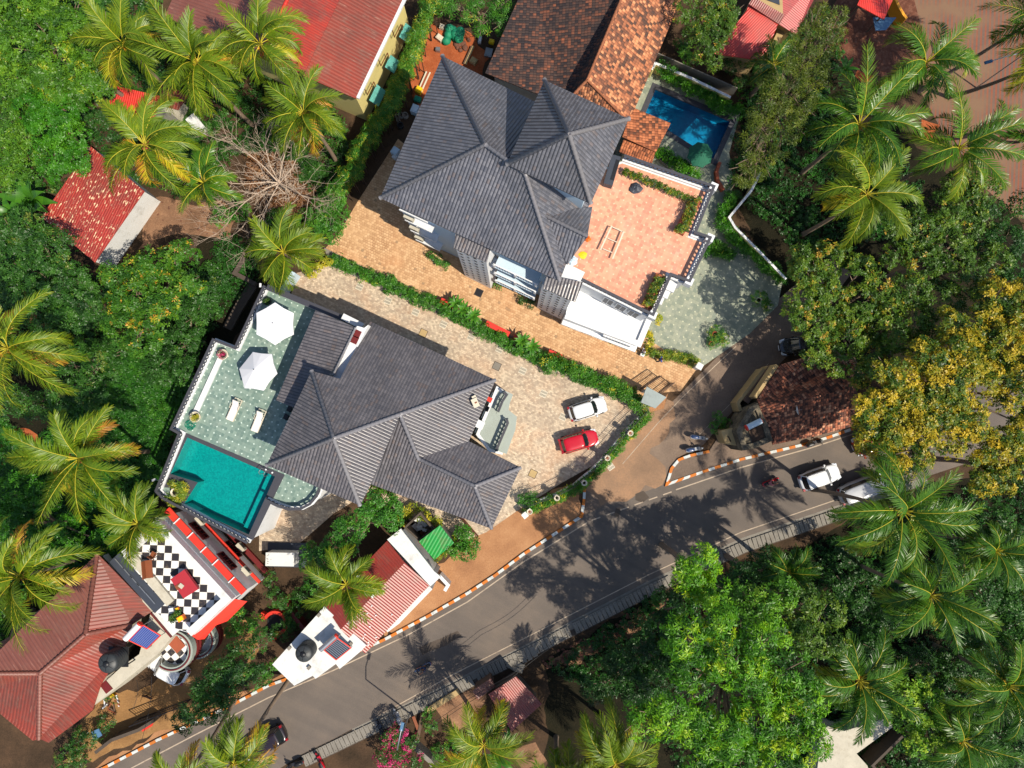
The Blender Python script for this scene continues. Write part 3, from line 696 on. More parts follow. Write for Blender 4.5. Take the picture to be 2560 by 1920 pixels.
# ------------------------------------------------------------------ general builders
def offset_path(p, w, closed=False):
    """left and right mitred offsets of a 2-D path"""
    p = [Vector((q[0], q[1])) for q in p]; n = len(p); A, B = [], []
    for i in range(n):
        a = p[i-1] if (i > 0 or closed) else None; b = p[(i+1) % n] if (i < n-1 or closed) else None
        d1 = (p[i]-a).normalized() if a is not None else None; d2 = (b-p[i]).normalized() if b is not None else None
        d1 = d1 or d2; d2 = d2 or d1
        n1 = Vector((-d1.y, d1.x)); n2 = Vector((-d2.y, d2.x)); m = (n1+n2)
        m = m.normalized() if m.length > 1e-6 else n1; k_ = w/2/max(.35, m.dot(n1))
        A.append(p[i]+m*k_); B.append(p[i]-m*k_)
    return A, B
def wall_mb(mb, path, w, z0, z1, mi=0, closed=False, mtop=None):
    A, B = offset_path(path, w, closed); n = len(A); L = 0; mt = mi if mtop is None else mtop
    for i in range(n if closed else n-1):
        j = (i+1) % n; l = (Vector(A[i])-Vector(A[j])).length; u = [(L, 0), (L+l, 0), (L+l, 1), (L, 1)]; L += l
        a0, a1, b0, b1 = A[i], A[j], B[i], B[j]
        v = lambda q, z: (q.x, q.y, z)
        mb.add([v(a0, z1), v(b0, z1), v(b1, z1), v(a1, z1)], [(0, 1, 2, 3)], mt, [[u[0], (u[0][0], 1), (u[1][0], 1), u[1]]])
        mb.add([v(b0, z0), v(b1, z0), v(b1, z1), v(b0, z1)], [(0, 1, 2, 3)], mi, [u])
        mb.add([v(a1, z0), v(a0, z0), v(a0, z1), v(a1, z1)], [(0, 1, 2, 3)], mi, [[u[1], u[0], (u[0][0], 1), (u[1][0], 1)]])
    if not closed:
        for i in (0, n-1):
            mb.add([(A[i].x, A[i].y, z0), (B[i].x, B[i].y, z0), (B[i].x, B[i].y, z1), (A[i].x, A[i].y, z1)], [(0, 1, 2, 3) if i == 0 else (3, 2, 1, 0)], mi)
    return mb
def balustrade(parent, path, z, white=M['white'], dark=M['granite'], h=.95, closed=False):
    """white kerb, dark lattice, dark rail"""
    p = [Vector((q[0], q[1])) for q in path]
    wall_mb(MB(), p, .34, z-.05, z+.22, 0, closed).build('parapet_base', white, parent)
    wall_mb(MB(), p, .22, z+h-.08, z+h, 0, closed).build('rail', dark, parent)
    mb = MB(); seq = p+[p[0]] if closed else p
    for a, b in zip(seq, seq[1:]):
        L = (b-a).length; n = max(1, int(L/.36)); d = (b-a)/n
        for i in range(n):
            q0, q1 = a+d*i, a+d*(i+1); m = (q0+q1)/2; r = d.length/2*.86; dn = d.normalized()
            ring = [Vector((m.x+dn.x*r*math.cos(t), m.y+dn.y*r*math.cos(t), z+.22+(h-.3)/2+(h-.3)/2*.96*math.sin(t))) for t in [j*math.pi/4 for j in range(9)]]
            for s0, s1 in zip(ring, ring[1:]): mb.bar(s0, s1, .06, .07)
    mb.build('lattice', dark, parent)
def roof_part(name, planes, mats, parent, thick=.14, caps=(), capmat=None, capr=.17, mi=None):
    """planes: lists of world points (z up); uv runs along and up each slope"""
    mb = MB()
    for pi, pl in enumerate(planes):
        pl = [Vector(q) for q in pl]; n = Vector((0, 0, 0))
        for i in range(len(pl)):
            a, b = pl[i], pl[(i+1) % len(pl)]
            n += Vector(((a.y-b.y)*(a.z+b.z), (a.z-b.z)*(a.x+b.x), (a.x-b.x)*(a.y+b.y)))
        if n.z < 0: pl.reverse(); n = -n
        n.normalize(); hd = Vector((0, 0, 1)).cross(n)
        hd = hd.normalized() if hd.length > 1e-3 else Vector((math.cos(-UA), math.sin(-UA), 0)); vd = n.cross(hd)
        uvs = [(q.dot(hd), q.dot(vd)) for q in pl]; m_ = mi[pi] if mi else 0
        mb.poly(pl, m_, uvs)
        mb.poly([q-Vector((0, 0, thick)) for q in pl], m_, uvs, flip=True)
        for i in range(len(pl)):
            a, b = pl[i], pl[(i+1) % len(pl)]; t = Vector((0, 0, thick))
            mb.add([a-t, b-t, b, a], [(0, 1, 2, 3)], m_)
    ob = mb.build(name, mats, parent)
    if caps:
        cb = MB()
        for a, b in caps:
            a, b = Vector(a), Vector(b); L = (b-a).length; n = max(2, int(L/.34)); pts = []; rs = []
            for i in range(n):
                pts += [a.lerp(b, i/n), a.lerp(b, (i+.93)/n)]; rs += [capr*1.12, capr*.84]
            pts.append(b); rs.append(capr)
            cb.tube([q+Vector((0, 0, .02)) for q in pts], rs, 8)
        c_ = cb.build('ridge_cap', capmat or mats if not isinstance(mats, (list, tuple)) else (capmat or mats[0]), ob)
        # the roof object sits at its parent's origin, so do its caps
        me = c_.data; off = base(parent) if parent is not None else Vector((0, 0, 0))
        del off
    return ob
def window(parent, a, b, s, w, z0, z1, frame=M['white'], pane=M['glass'], depth=.06, bars=1, name='window'):
    """window on the wall line a->b, centred s metres from a; outward is right of a->b"""
    a, b = Vector((a[0], a[1], 0)), Vector((b[0], b[1], 0)); d = (b-a).normalized(); nrm = Vector((d.y, -d.x, 0)); c = a+d*s; rot = math.atan2(d.y, d.x)
    mb = MB(); zc = (z0+z1)/2; f = .08
    for dx in (-w/2, w/2): mb.box(c+d*dx+nrm*depth/2+Vector((0, 0, zc)), (f, depth+.02, z1-z0+f), rot)
    for z in (z0, z1): mb.box(c+nrm*depth/2+Vector((0, 0, z)), (w-f, depth+.016, f), rot)
    for i in range(bars): mb.box(c+d*(-w/2+w*(i+1)/(bars+1))+nrm*depth/2+Vector((0, 0, zc)), (.05, depth+.01, z1-z0-f), rot)
    o1 = mb.build(name, frame, parent)
    MB().box(c+nrm*.02+Vector((0, 0, zc)), (w-.02, .04, z1-z0-.02), rot).build('pane', pane, o1)
    return o1
# ================================================================== THE SETTING
def ragged(p, amp, step=.7):
    out = []; n = len(p)
    for i in range(n):
        a, b = Vector(p[i][:2]), Vector(p[(i+1) % n][:2]); m = max(1, int((b-a).length/step)); d = (b-a).normalized(); nr = Vector((-d.y, d.x))
        for j in range(m): out.append(a.lerp(b, j/m)+nr*random.gauss(0, amp)+(nr*.4*math.sin(j*.9+i)*amp*3 if j else Vector((0, 0))))
    return out
def sheet(name, polys, mat, z, holes=(), h=0.0, world_pts=False, rag=0.0):
    mb = MB()
    for p in polys: mb.sheet([(q[0], q[1]) for q in (ragged(OP(p, h), rag) if rag else OP(p, h))], z, [[(q[0], q[1]) for q in hh] for hh in holes])
    return struct(name, mb, mat)
POOL2 = OP([(1416, 193), (1577, 262), (1541, 343), (1392, 250)], 0)
mb = MB(); S = 260; mb.sheet([(-S, -S), (S, -S), (S, S), (-S, S)], 0.0, [[(q[0], q[1]) for q in POOL2]]); struct('ground', mb, M['soil'])
# main road and the lane that joins it
ROAD = [(-60, 1860), (215, 1665), (420, 1563), (580, 1483), (720, 1432), (830, 1383), (1010, 1283), (1130, 1198), (1256, 1116), (1300, 1095), (1441, 1045), (1600, 995), (1740, 962), (1840, 928), (2060, 850), (2340, 740),
        (2340, 930), (2212, 960), (2000, 1030), (1820, 1088), (1600, 1163), (1400, 1255), (1150, 1385), (980, 1470), (760, 1575), (620, 1650), (480, 1740), (300, 1860)]
sheet('road', [ROAD], M['asphalt'], .012)
LANE = [(1262, 1058), (1330, 1000), (1395, 930), (1440, 880), (1490, 830), (1540, 780), (1600, 720), (1660, 665), (1712, 620), (1800, 560), (1840, 590), (1760, 690), (1700, 770), (1640, 830), (1590, 880), (1520, 960), (1470, 985), (1449, 1008), (1440, 1046), (1300, 1096), (1256, 1117)]
sheet('lane', [LANE], M['asphalt2'], .008)
sheet('verge', [[(700, 1440), (640, 1440), (560, 1480), (380, 1560), (180, 1670), (60, 1740), (160, 1740), (215, 1665), (420, 1563), (580, 1483), (720, 1432)],
                [(930, 1235), (1000, 1180), (1060, 1120), (1130, 1085), (1258, 1040), (1257, 1117), (1130, 1199), (1010, 1284), (830, 1384), (830, 1340), (900, 1270)],
                [(1240, 1060), (1320, 975), (1395, 870), (1440, 850), (1450, 880), (1395, 932), (1330, 1002), (1262, 1060)]], M['verge'], .004, rag=.16)
sheet('pavement', [[(1442, 1043), (1450, 1010), (1472, 990), (1530, 976), (1560, 930), (1600, 880), (1680, 900), (1860, 905), (1840, 927), (1740, 960), (1600, 993)]], M['asphalt2'], .10)
# painted kerb stones
mb = MB()
kp = [WP([o(x, y) for x, y in path]) for path in (
    [(120, 1712), (225, 1658), (340, 1598), (500, 1523), (580, 1480), (720, 1430), (830, 1381), (920, 1333), (1010, 1281), (1070, 1242), (1130, 1197), (1190, 1158), (1256, 1115), (1261, 1082), (1263, 1050)],
    [(1531, 975), (1490, 984), (1466, 993), (1450, 1012), (1440, 1046), (1520, 1018), (1600, 992), (1740, 959), (1790, 944), (1850, 923), (1960, 880)])]
for p in kp: wall_mb(mb, p, .26, .0, .17)
struct('kerb', mb, M['kerb'])
# worn white edge lines and the dashed give-way line
mb = MB()
def line(path, w=.11, z=.018):
    A, B = offset_path(WP([o(*q) for q in path]), w)
    for i in range(len(A)-1): mb.add([(A[i].x, A[i].y, z), (B[i].x, B[i].y, z), (B[i+1].x, B[i+1].y, z), (A[i+1].x, A[i+1].y, z)], [(0, 1, 2, 3)])
line([(225, 1690), (420, 1588), (580, 1507), (720, 1448), (880, 1372), (1010, 1300), (1130, 1214), (1268, 1129)])
line([(1460, 1058), (1600, 1010), (1750, 968), (1860, 932)])
line([(820, 1545), (980, 1456), (1150, 1370), (1400, 1242), (1600, 1150), (1820, 1075), (1990, 1015)], .09)
for i in range(6):
    t0, t1 = (i+.1)/6, (i+.7)/6; line([(1275+185*t0, 1125-66*t0), (1275+185*t1, 1125-66*t1)])
line([(1345, 1002), (1420, 915), (1470, 862), (1545, 790), (1590, 748)], .07, .015)
line([(1500, 950), (1600, 850), (1660, 785)], .05, .015)
struct('road_marking', mb, M['road_paint'])
sheet('dusty_patch', [[(1262, 1056), (1300, 1010), (1350, 955), (1400, 905), (1440, 862), (1460, 870), (1440, 930), (1400, 985), (1440, 1010), (1430, 1046), (1300, 1090)]], M['dust'], .013, rag=.2)
# drives, patios and yards
sheet('driveway_beige', [[(640, 590), (715, 572), (1010, 700), (1310, 838), (1376, 880), (1404, 893), (1360, 940), (1290, 1000), (1210, 1045), (1125, 1098), (1050, 1150), (1010, 1165), (930, 1155), (880, 1120), (800, 1060), (720, 1110), (640, 1180), (560, 1190), (560, 1120), (640, 960), (600, 760)]], M['pave_beige'], .02)
sheet('driveway_orange', [[(770, 440), (860, 300), (1000, 420), (1200, 560), (1300, 640), (1400, 700), (1510, 790), (1470, 845), (1405, 850), (1385, 868), (1330, 848), (1150, 752), (900, 640), (700, 540), (735, 500)]], M['pave_orange'], .02)
sheet('garden_border', [[(700, 535), (900, 632), (1150, 745), (1340, 845), (1400, 870), (1404, 893), (1376, 884), (1310, 842), (1010, 704), (715, 575)]], M['greyconc'], .026)
sheet('patio', [[(1330, 300), (1385, 130), (1420, 150), (1600, 240), (1575, 330), (1585, 400), (1560, 470), (1590, 520), (1690, 610), (1680, 660), (1620, 720), (1520, 790), (1440, 760), (1300, 660)]], M['patio'], .024, [POOL2])
sheet('yard', [[(220, 1500), (330, 1480), (420, 1380), (520, 1300), (560, 1400), (500, 1500), (420, 1560), (300, 1600), (215, 1640), (120, 1660)]], M['yard'], .006, rag=.16)
sheet('striped_paving', [[(1960, -60), (2400, -60), (2400, 500), (2200, 470), (2120, 400), (2060, 330), (1990, 200), (1880, 130), (1860, 0)]], M['pave_stripe'], .006)
sheet('brick_yard', [[(1830, -40), (1960, -60), (1990, 60), (2000, 140), (1930, 170), (1870, 160), (1780, 120), (1790, 30)]], M['pave_red'], .01)
sheet('red_earth', [[(880, 150), (920, 60), (1000, 60), (1060, 120), (1040, 170), (960, 260), (880, 200)], [(0, 935), (70, 925), (80, 960), (30, 1000), (0, 1005)], [(1865, 130), (1905, 145), (1880, 180), (1850, 165)], [(1990, 260), (2030, 270), (2010, 310), (1990, 290)]], M['soil_red'], .005, rag=.16)
sheet('bare_earth', [[(940, 1530), (1000, 1500), (1050, 1490), (1040, 1560), (960, 1590)], [(330, 430), (520, 440), (500, 520), (380, 500), (300, 540)], [(1100, 1625), (1150, 1610), (1180, 1640), (1130, 1670)], [(1180, 1440), (1260, 1390), (1400, 1320), (1440, 1300), (1400, 1350), (1240, 1440)]], M['earth'], .006, rag=.16)
sheet('shaded_yard', [[(440, 500), (560, 530), (580, 620), (500, 740), (440, 900), (380, 900), (300, 800), (380, 620)]], M['soil_dark'], .003, rag=.16)  # dark soil sheet puts the yard's shade into the colour
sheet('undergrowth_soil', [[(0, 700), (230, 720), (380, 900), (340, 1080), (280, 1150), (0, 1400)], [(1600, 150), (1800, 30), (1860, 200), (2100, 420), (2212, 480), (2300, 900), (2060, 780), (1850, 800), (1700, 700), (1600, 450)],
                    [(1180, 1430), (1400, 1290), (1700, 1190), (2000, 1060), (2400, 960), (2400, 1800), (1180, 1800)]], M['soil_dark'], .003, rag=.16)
# narrow dry drain strip beside the road
sheet('roadside_strip', [[(2000, 1030), (1820, 1088), (1600, 1163), (1400, 1255), (1150, 1385), (980, 1470), (760, 1575), (766, 1590), (985, 1487), (1155, 1402), (1405, 1272), (1605, 1180), (1826, 1104), (2006, 1045)]], M['greyconc'], .016)

# swimming pool beside the upper villa, let into the patio
def pool(parent, outline, z, depth, tile, rim_w, rimmat, watermat, waterdrop=.12):
    pts = [Vector((q[0], q[1])) for q in outline]
    if sum(pts[i].x*pts[(i+1) % len(pts)].y-pts[(i+1) % len(pts)].x*pts[i].y for i in range(len(pts))) < 0: pts.reverse()
    mb = MB()
    for i in range(len(pts)):
        a, b = pts[i], pts[(i+1) % len(pts)]
        mb.add([(a.x, a.y, z), (b.x, b.y, z), (b.x, b.y, z-depth), (a.x, a.y, z-depth)], [(0, 1, 2, 3)])
    mb.sheet([(q.x, q.y) for q in pts], z-depth); mb.build('basin', tile, parent)
    MB().sheet([(q.x, q.y) for q in pts], z-waterdrop).build('water_surface', watermat, parent)

sheet('road_patch', [[(1372, 1066), (1390, 1060), (1402, 1074), (1388, 1086), (1374, 1080)], [(1331, 1100), (1340, 1098), (1343, 1106), (1336, 1118), (1328, 1114)], [(905, 1400), (990, 1362), (998, 1376), (912, 1416)]], M['wetconc'], .0155, rag=.05)
# ================================================================== BUILDINGS
def inset(poly, d):
    """shrink a world footprint by d"""
    p = [Vector((q[0], q[1])) for q in poly]
    if sum(p[i].x*p[(i+1) % len(p)].y-p[(i+1) % len(p)].x*p[i].y for i in range(len(p))) < 0: p.reverse()
    return offset_path(p, 2*d, True)[0]
def walls(parent, foot, z0, z1, mat, name='wall', bottom=False):
    return MB().prism(foot, z0, z1, bottom=bottom).build(name, mat, parent)

# ---------------- upper villa: big grey hip roof, raised hip, terracotta terrace
c0 = W(1300, 560, 0); A = thing('villa', 'tall white villa with large grey hip roof and a terracotta tiled roof terrace', 'house', (c0.x, c0.y, 0))
aW, aN, aS, aE = W(950, 495, 13.5), W(1106, 140, 13.5), W(1399, 703, 13.5), W(1535, 352, 13.5)
aR1, aR2 = W(1213, 362, 17.6), W(1313, 434, 17.6)
g1, g2, g3, g4, g5 = W(1349, 532, 15.6), W(1469, 591, 15.2), W(1481, 517, 13.6), W(1418, 662, 13.6), W(1366, 528, 15.3)
roof_part('roof', [[aW, aS, aR2, aR1], [aW, aR1, aN], [aN, aR1, aR2, aE], [aR2, aS, aE], [g1, g2, g3, g5], [g1, g4, g2]], M['roof_grey'], A,
          caps=[(aW, aR1), (aN, aR1), (aR1, aR2), (aR2, aS), (g1, g2)], capmat=M['ridge'])
cN, cE, cS, cW, cP = W(1361, 200, 17.9), W(1572, 297, 17.9), W(1477, 509, 17.9), W(1267, 411, 17.9), W(1423, 336, 21.2)
roof_part('raised_roof', [[cN, cP, cE], [cE, cP, cS], [cS, cP, cW], [cW, cP, cN]], M['roof_grey'], A, caps=[(cN, cP), (cE, cP), (cS, cP), (cW, cP)], capmat=M['ridge'])
walls(A, inset([cN, cE, cS, cW], .6), 13.2, 17.8, M['skyblue_white'], 'upper_wall')
mainfoot = inset([aW, aS, aE, aN], .75); walls(A, mainfoot, 0, 13.35, M['skyblue_white'])
# facade towards the drive, from west corner to south corner
def corner_near(foot, p): return min(foot, key=lambda q: (q.x-p.x)**2+(q.y-p.y)**2)
fa, fb = corner_near(mainfoot, aW), corner_near(mainfoot, aS); Lf = (fb-fa).length
for i, z in enumerate((1.2, 4.4, 7.6, 10.6)):
    window(A, fa, fb, 1.8, 1.7, z, z+1.4)
    for s in (9.4, 11.3): window(A, fa, fb, s, 1.5, z, z+1.5)
dA = (fb-fa).normalized(); nA = Vector((dA.y, -dA.x)); rA = math.atan2(dA.y, dA.x)
for i, z in enumerate((2.8, 6.0, 9.2, 12.1)):
    q = fa+dA*1.9+nA*.35; mb = MB().box((q.x, q.y, z), (2.5, .7, .12), rA); mb.box((q.x+nA.x*.32, q.y+nA.y*.32, z+.07), (2.46, .05, .26), rA); mb.build('window_shade', M['white'], A)
    q = fa+dA*1.0+nA*.45
    if i < 3:
        mb = MB().box((q.x, q.y, z+.45), (.85, .34, .62), rA); mb.box((q.x+nA.x*.18, q.y+nA.y*.18, z+.45), (.5, .02, .5), rA, 1); mb.build('air_conditioner', [M['offwhite'], M['darkgrey']], A)
# slotted white stair towers with small lean-to roofs
def tower(top_pts, base_l, base_r, zt, name='stair_tower'):
    t = [W(*q, zt) for q in top_pts]                   # back-left, back-right, front-right, front-left
    bl, br = W(*base_l, 0), W(*base_r, 0); d = (br-bl).normalized(); nrm = Vector((-d.y, d.x, 0))
    foot = [bl, br, br+nrm*2.4, bl+nrm*2.4]; ob = walls(A, foot, 0, zt-.25, M['white'], name)
    mb = MB(); rot = math.atan2(d.y, d.x); L = (br-bl).length
    for col in range(4):
        s = L*(.14+.24*col)
        for j in range(10): p = bl+d*s; MB().box((p.x, p.y, 1.4+j*1.05), (.16 if col % 2 else .26, .08, .34), rot).build('vent_slot', M['slate'], ob)
    roof_part('porch_roof', [[Vector((t[0].x, t[0].y, zt+.45)), Vector((t[1].x, t[1].y, zt+.45)), t[2], t[3]]], M['roof_grey2'], A, thick=.1)
tower([(1140, 588), (1226, 627), (1217, 656), (1134, 620)], (1163, 690), (1227, 722), 12.3)
tower([(1366, 690), (1456, 708), (1438, 755), (1357, 720)], (1342, 769), (1403, 799), 12.0)
# open balconies between the towers
p1, p2 = W(1243, 640, 11), W(1352, 686, 11)
bd = Vector((p2.x-p1.x, p2.y-p1.y)).normalized(); bn = Vector((bd.y, -bd.x)); rb = math.atan2(bd.y, bd.x); bl = (Vector((p2.x, p2.y))-Vector((p1.x, p1.y))).length
bo = Vector((fa.x, fa.y))+dA*((Vector((p1.x, p1.y))-fa).dot(dA)-.0)
for z in (3.2, 6.4, 9.6):
    m = bo+dA*bl/2+nA*.6; MB().box((m.x, m.y, z), (bl, 1.2, .18), rA).build('balcony', M['skyblue_white'], A)
    mb = MB(); m2 = bo+dA*bl/2+nA*1.16
    mb.box((m2.x, m2.y, z+.98), (bl, .09, .09), rA)
    for j in range(3): q = bo+dA*(bl*j/2)+nA*1.16; mb.box((q.x, q.y, z+.5), (.16, .16, .9), rA)
    for j in range(16): q = bo+dA*(bl*(j+.5)/16)+nA*1.16; mb.box((q.x, q.y, z+.5), (.04, .04, .88), rA)
    mb.build('balcony_railing', M['white'], A)
    q = bo+dA*bl/2+nA*.03; MB().box((q.x, q.y, z+1.35), (bl-.8, .05, 2.0), rA).build('glass_door', M['glass'], A)
# terrace block
TP = [W(*q, 10.2) for q in [(1556, 399), (1777, 475), (1731, 588), (1768, 601), (1717, 708), (1671, 691), (1627, 791), (1445, 700)]]
tfoot = [Vector((q.x, q.y)) for q in TP]; tin = tfoot[:]
tf = tfoot+[Vector((W(1405, 660, 10.2).x, W(1405, 660, 10.2).y)), Vector((W(1500, 420, 10.2).x, W(1500, 420, 10.2).y))]
walls(A, inset(tf, .12), 0, 10.18, M['white'], 'terrace_wall')
MB().sheet([(q.x, q.y) for q in inset(tf, .3)], 10.2).build('terrace_floor', M['deck_pink'], A)
balustrade(A, tfoot[0:8], 10.2)
for q in (tfoot[1], tfoot[3], tfoot[4], tfoot[6]): MB().box((q.x, q.y, 10.62), (.6, .6, 1.0), -UA).build('parapet_pier', M['white'], A)
# grey water trough strip beside the raised roof and small white cap
q0, q1 = W(1541, 390, 10.9), W(1520, 462, 10.9)
wall_mb(MB(), [q0, q1], .75, 10.2, 11.0).build('gutter_box', M['slate'], A)
wall_mb(MB(), [W(1545, 400, 11), W(1530, 450, 11)], .3, 11.0, 11.03).build('gutter_lining', M['black'], A)
# ornate corner wing below the terrace (lower storeys stand forward)
w1 = [W(*q, 6.2) for q in [(1413, 788), (1597, 858), (1640, 752), (1700, 690), (1600, 640), (1440, 690)]]
walls(A, w1, 0, 6.1, M['white'], 'lower_wing'); 
l1 = [W(*q, 6.2) for q in [(1413, 790), (1597, 860), (1642, 752)]]
wall_mb(MB(), [l1[0], l1[1], l1[2]], .5, 6.1, 6.35).build('cornice', M['white'], A)
wall_mb(MB(), [l1[0], l1[1], l1[2]], .7, 3.1, 3.3).build('cornice', M['white'], A)
for s in (5.0, 6.6, 8.2):
    q = Vector((W(1445, 702, 8).x, W(1445, 702, 8).y)); 
ta, tb = tfoot[7], tfoot[6]
tl = (tb-ta).length
for s in (tl-3.6, tl-2.4, tl-1.2): window(A, ta+Vector((0, 0)), tb, s, .9, 7.0, 9.2, M['white'], M['slate'])
la, lb = l1[0].to_2d(), l1[1].to_2d(); ll = (lb-la).length
mb = MB(); dl = (lb-la).normalized(); nl_ = Vector((dl.y, -dl.x)); rl = math.atan2(dl.y, dl.x)
for j in range(9): q = lb-dl*(.4+j*.3)+nl_*.1; mb.lathe((q.x, q.y, 3.4), [(.05, 0), (.1, .2), (.06, .5), (.09, .8), (.05, 1.0)], 6)
mb.box((*(lb-dl*1.6+nl_*.1), 4.45), (2.9, .16, .12), rl); mb.build('baluster_row', M['white'], A)
for s in (1.5, 3.8): window(A, la, lb, s, 1.3, 1.0, 2.5)
# steps of white moulding at the south-east corner
for j in range(4): q = tfoot[5].lerp(tfoot[6], .12+.1*j); MB().box((q.x+.25, q.y-.1, 9.4-1.3*j), (1.5-.15*j, .9, .28), -UA).build('stepped_cornice', M['white'], A)

# ---------------- lower villa: crossed grey roofs, pool terrace
c0 = W(870, 1080, 0); B = thing('villa', 'low white villa with crossed dark grey roofs and a pool on its terrace', 'house', (c0.x, c0.y, 0))
bP = W(834, 1096, 13.0); bW, bN, bS = W(666, 1163, 10.9), W(779, 927, 10.9), W(900, 1264, 10.9)
bE, bG, bQ = W(1239, 950, 8.3), W(925, 803, 8.3), W(850, 947, 10.9)
def onp(px, py, A, B, C, h=9.0):
    n = (B-A).cross(C-A)
    for _ in range(12): p = W(px, py, h); h = A.z-(n.x*(p.x-A.x)+n.y*(p.y-A.y))/n.z
    return W(px, py, h)
bG, bQ = onp(925, 803, bP, bN, bE), onp(850, 947, bP, bN, bE)
bV0, bV1, bV2, bVb = W(1000, 1036, 11.1), W(996, 1046, 10.9), W(1172, 1103, 8.25), W(928, 1208, 10.9)
bV0 = onp(1000, 1036, bP, bN, bE); bV1 = onp(996, 1046, bP, bS, bV0); bVb = onp(928, 1208, bP, bS, bV0)
bK1, bK2, bN2, bS2, bB2 = W(1045, 1146, 9.75), W(1187, 1215, 9.7), W(1302, 1169, 8.2), W(1229, 1322, 8.2), W(925, 1210, 8.1)
roof_part('roof', [[bW, bP, bN], [bW, bS, bP], [bP, bV0, bV1, bVb, bS], [bN, bP, bV0, bE, bG, bQ]], M['roof_grey2'], B,
          caps=[(bW, bP), (bN, bP), (bS, bP), (bP, bV0), (bV0, bE)], capmat=M['ridge'])
roof_part('wing_roof', [[bV0-Vector((0, 0, .05)), bE-Vector((0, 0, .02)), bV2, bK1], [bK1, bV2, bN2, bK2], [bK2, bN2, bS2], [bV1-Vector((0, 0, .3)), bK1, bK2, bS2, bB2]], M['roof_grey2'], B,
          caps=[(bV0, bK1), (bK1, bK2), (bK2, bN2), (bK2, bS2)], capmat=M['ridge'])
walls(B, inset([W(700, 1150, 9), W(795, 960, 9), W(850, 960, 9), W(925, 818, 8), W(1215, 952, 8), W(1150, 1100, 8), W(1270, 1172, 8), W(1215, 1300, 8), W(940, 1196, 8), W(880, 1240, 9)], .2), 0, 8.0, M['skyblue_white'])
walls(B, inset([bW, bN, W(860, 965, 10.9), W(975, 1040, 10.9), bVb, bS], 1.0), 7.0, 10.1, M['skyblue_white'], 'upper_wall')
# low terrace roof on the left with a white ledge and two skylights
t0, t1, t2, t3, t4 = W(789, 775, 8.7), W(887, 818, 9.4), W(833, 935, 9.4), W(770, 1035, 9.0), W(690, 1000, 8.5)
roof_part('terrace_roof', [[t0, t1, t2, t3, t4]], M['roof_grey2'], B, caps=[(W(889, 819, 9.45), W(833, 938, 9.45))], capmat=M['ridge'], capr=.1)
e = [W(*q, 9.2) for q in [(893, 815), (911, 820), (924, 806), (856, 948), (838, 952), (833, 940)]]
walls(B, [e[0], e[1], W(921, 812, 9.2), e[3], e[4], e[5]], 8.2, 9.25, M['white'], 'gable_ledge')
for j in range(2):
    q = W(*k(1, 1, 872-j*22, 1225+j*52), 9.3); MB().box((q.x, q.y, 9.29), (.6, .62, .06), -UA).build('skylight', M['darkred'], B)
for q in [W(800, 800, 7), W(720, 985, 7)]: MB().box((q.x, q.y, 7.2), (.2, .2, 2.6), -UA).build('terrace_post', M['slate'], B)
# the terrace and its pool
TZ = 6.0
tp = [W(*q, TZ+.3) for q in [(667, 717), (594, 872), (540, 851), (436, 1072), (456, 1083), (398, 1226), (416, 1244), (625, 1354), (668, 1247), (698, 1262), (727, 1271), (756, 1270), (779, 1258), (796, 1238), (802, 1220)]]
back = [W(*q, TZ) for q in [(860, 1180), (1000, 1000), (922, 822)]]
tb2 = [q.to_2d() for q in tp]; full = tb2+[q.to_2d() for q in back]
PB = [W(*k(0, 2, *q), TZ).to_2d() for q in [(1620, 462), (2212, 722)]]+[W(*k(1, 2, 165, 800), TZ).to_2d()]+[W(*k(0, 2, *q), TZ).to_2d() for q in [(2150, 1300), (1585, 1045), (1710, 850), (1475, 776)]]
mb = MB(); fp = inset(full, .1)
for i in range(len(fp)):
    a, b = fp[i], fp[(i+1) % len(fp)]; mb.add([(a.x, a.y, 0), (b.x, b.y, 0), (b.x, b.y, TZ), (a.x, a.y, TZ)], [(0, 1, 2, 3)])
mb.build('terrace_wall', M['white'], B)
MB().sheet([(q.x, q.y) for q in inset(full, .12)], TZ, [[(q.x, q.y) for q in PB]]).build('terrace_floor', M['deck_green'], B)
pool_c = poly_center([(q.x, q.y, 0) for q in PB])
rim_out = [W(*q, TZ).to_2d() for q in [(461, 1078), (712, 1190), (634, 1352), (402, 1232), (410, 1222), (455, 1085)]]
ring = [W(*q, TZ+.03).to_2d() for q in [(457, 1079), (712, 1187), (633, 1350), (545, 1305), (448, 1260), (462, 1222), (404, 1218)]]
MB().sheet([(q.x, q.y) for q in ring], TZ+.03, [[(q.x, q.y) for q in PB]]).build('pool_coping', M['granite'], B)
PL = thing('swimming_pool', 'L shaped turquoise rooftop pool with dark stone coping on the white villa terrace', 'pool', (pool_c.x, pool_c.y, TZ-1.4))
pool(PL, PB, TZ+.02, 1.35, M['pool_teal'], .5, M['granite'], M['water'], .10)
mb = MB()                                                  # shallow step along the east end
s0, s1 = PB[3], PB[2]; dd = (s1-s0).normalized(); nn = Vector((-dd.y, dd.x)); nn = nn if nn.dot(pool_c.to_2d()-s0) > 0 else -nn
mb.prism([s0+dd*.2+nn*.02, s1-dd*.02+nn*.02, s1-dd*.02+nn*.9, s0+dd*.2+nn*.9], TZ-1.3, TZ-.75); mb.build('pool_step', M['pool_teal'], PL)
balustrade(B, tb2[0:8], TZ, M['white'], M['granite'], .9)
balustrade(B, tb2[8:], TZ, M['white'], M['granite'], .9)
mb = MB(); a_, b_ = W(667, 717, TZ+.9).to_2d(), W(905, 815, TZ+.9).to_2d()
wall_mb(mb, [a_, b_], .5, TZ, TZ+.9, 0, False, 1); mb.build('parapet', [M['white'], M['granite']], B)
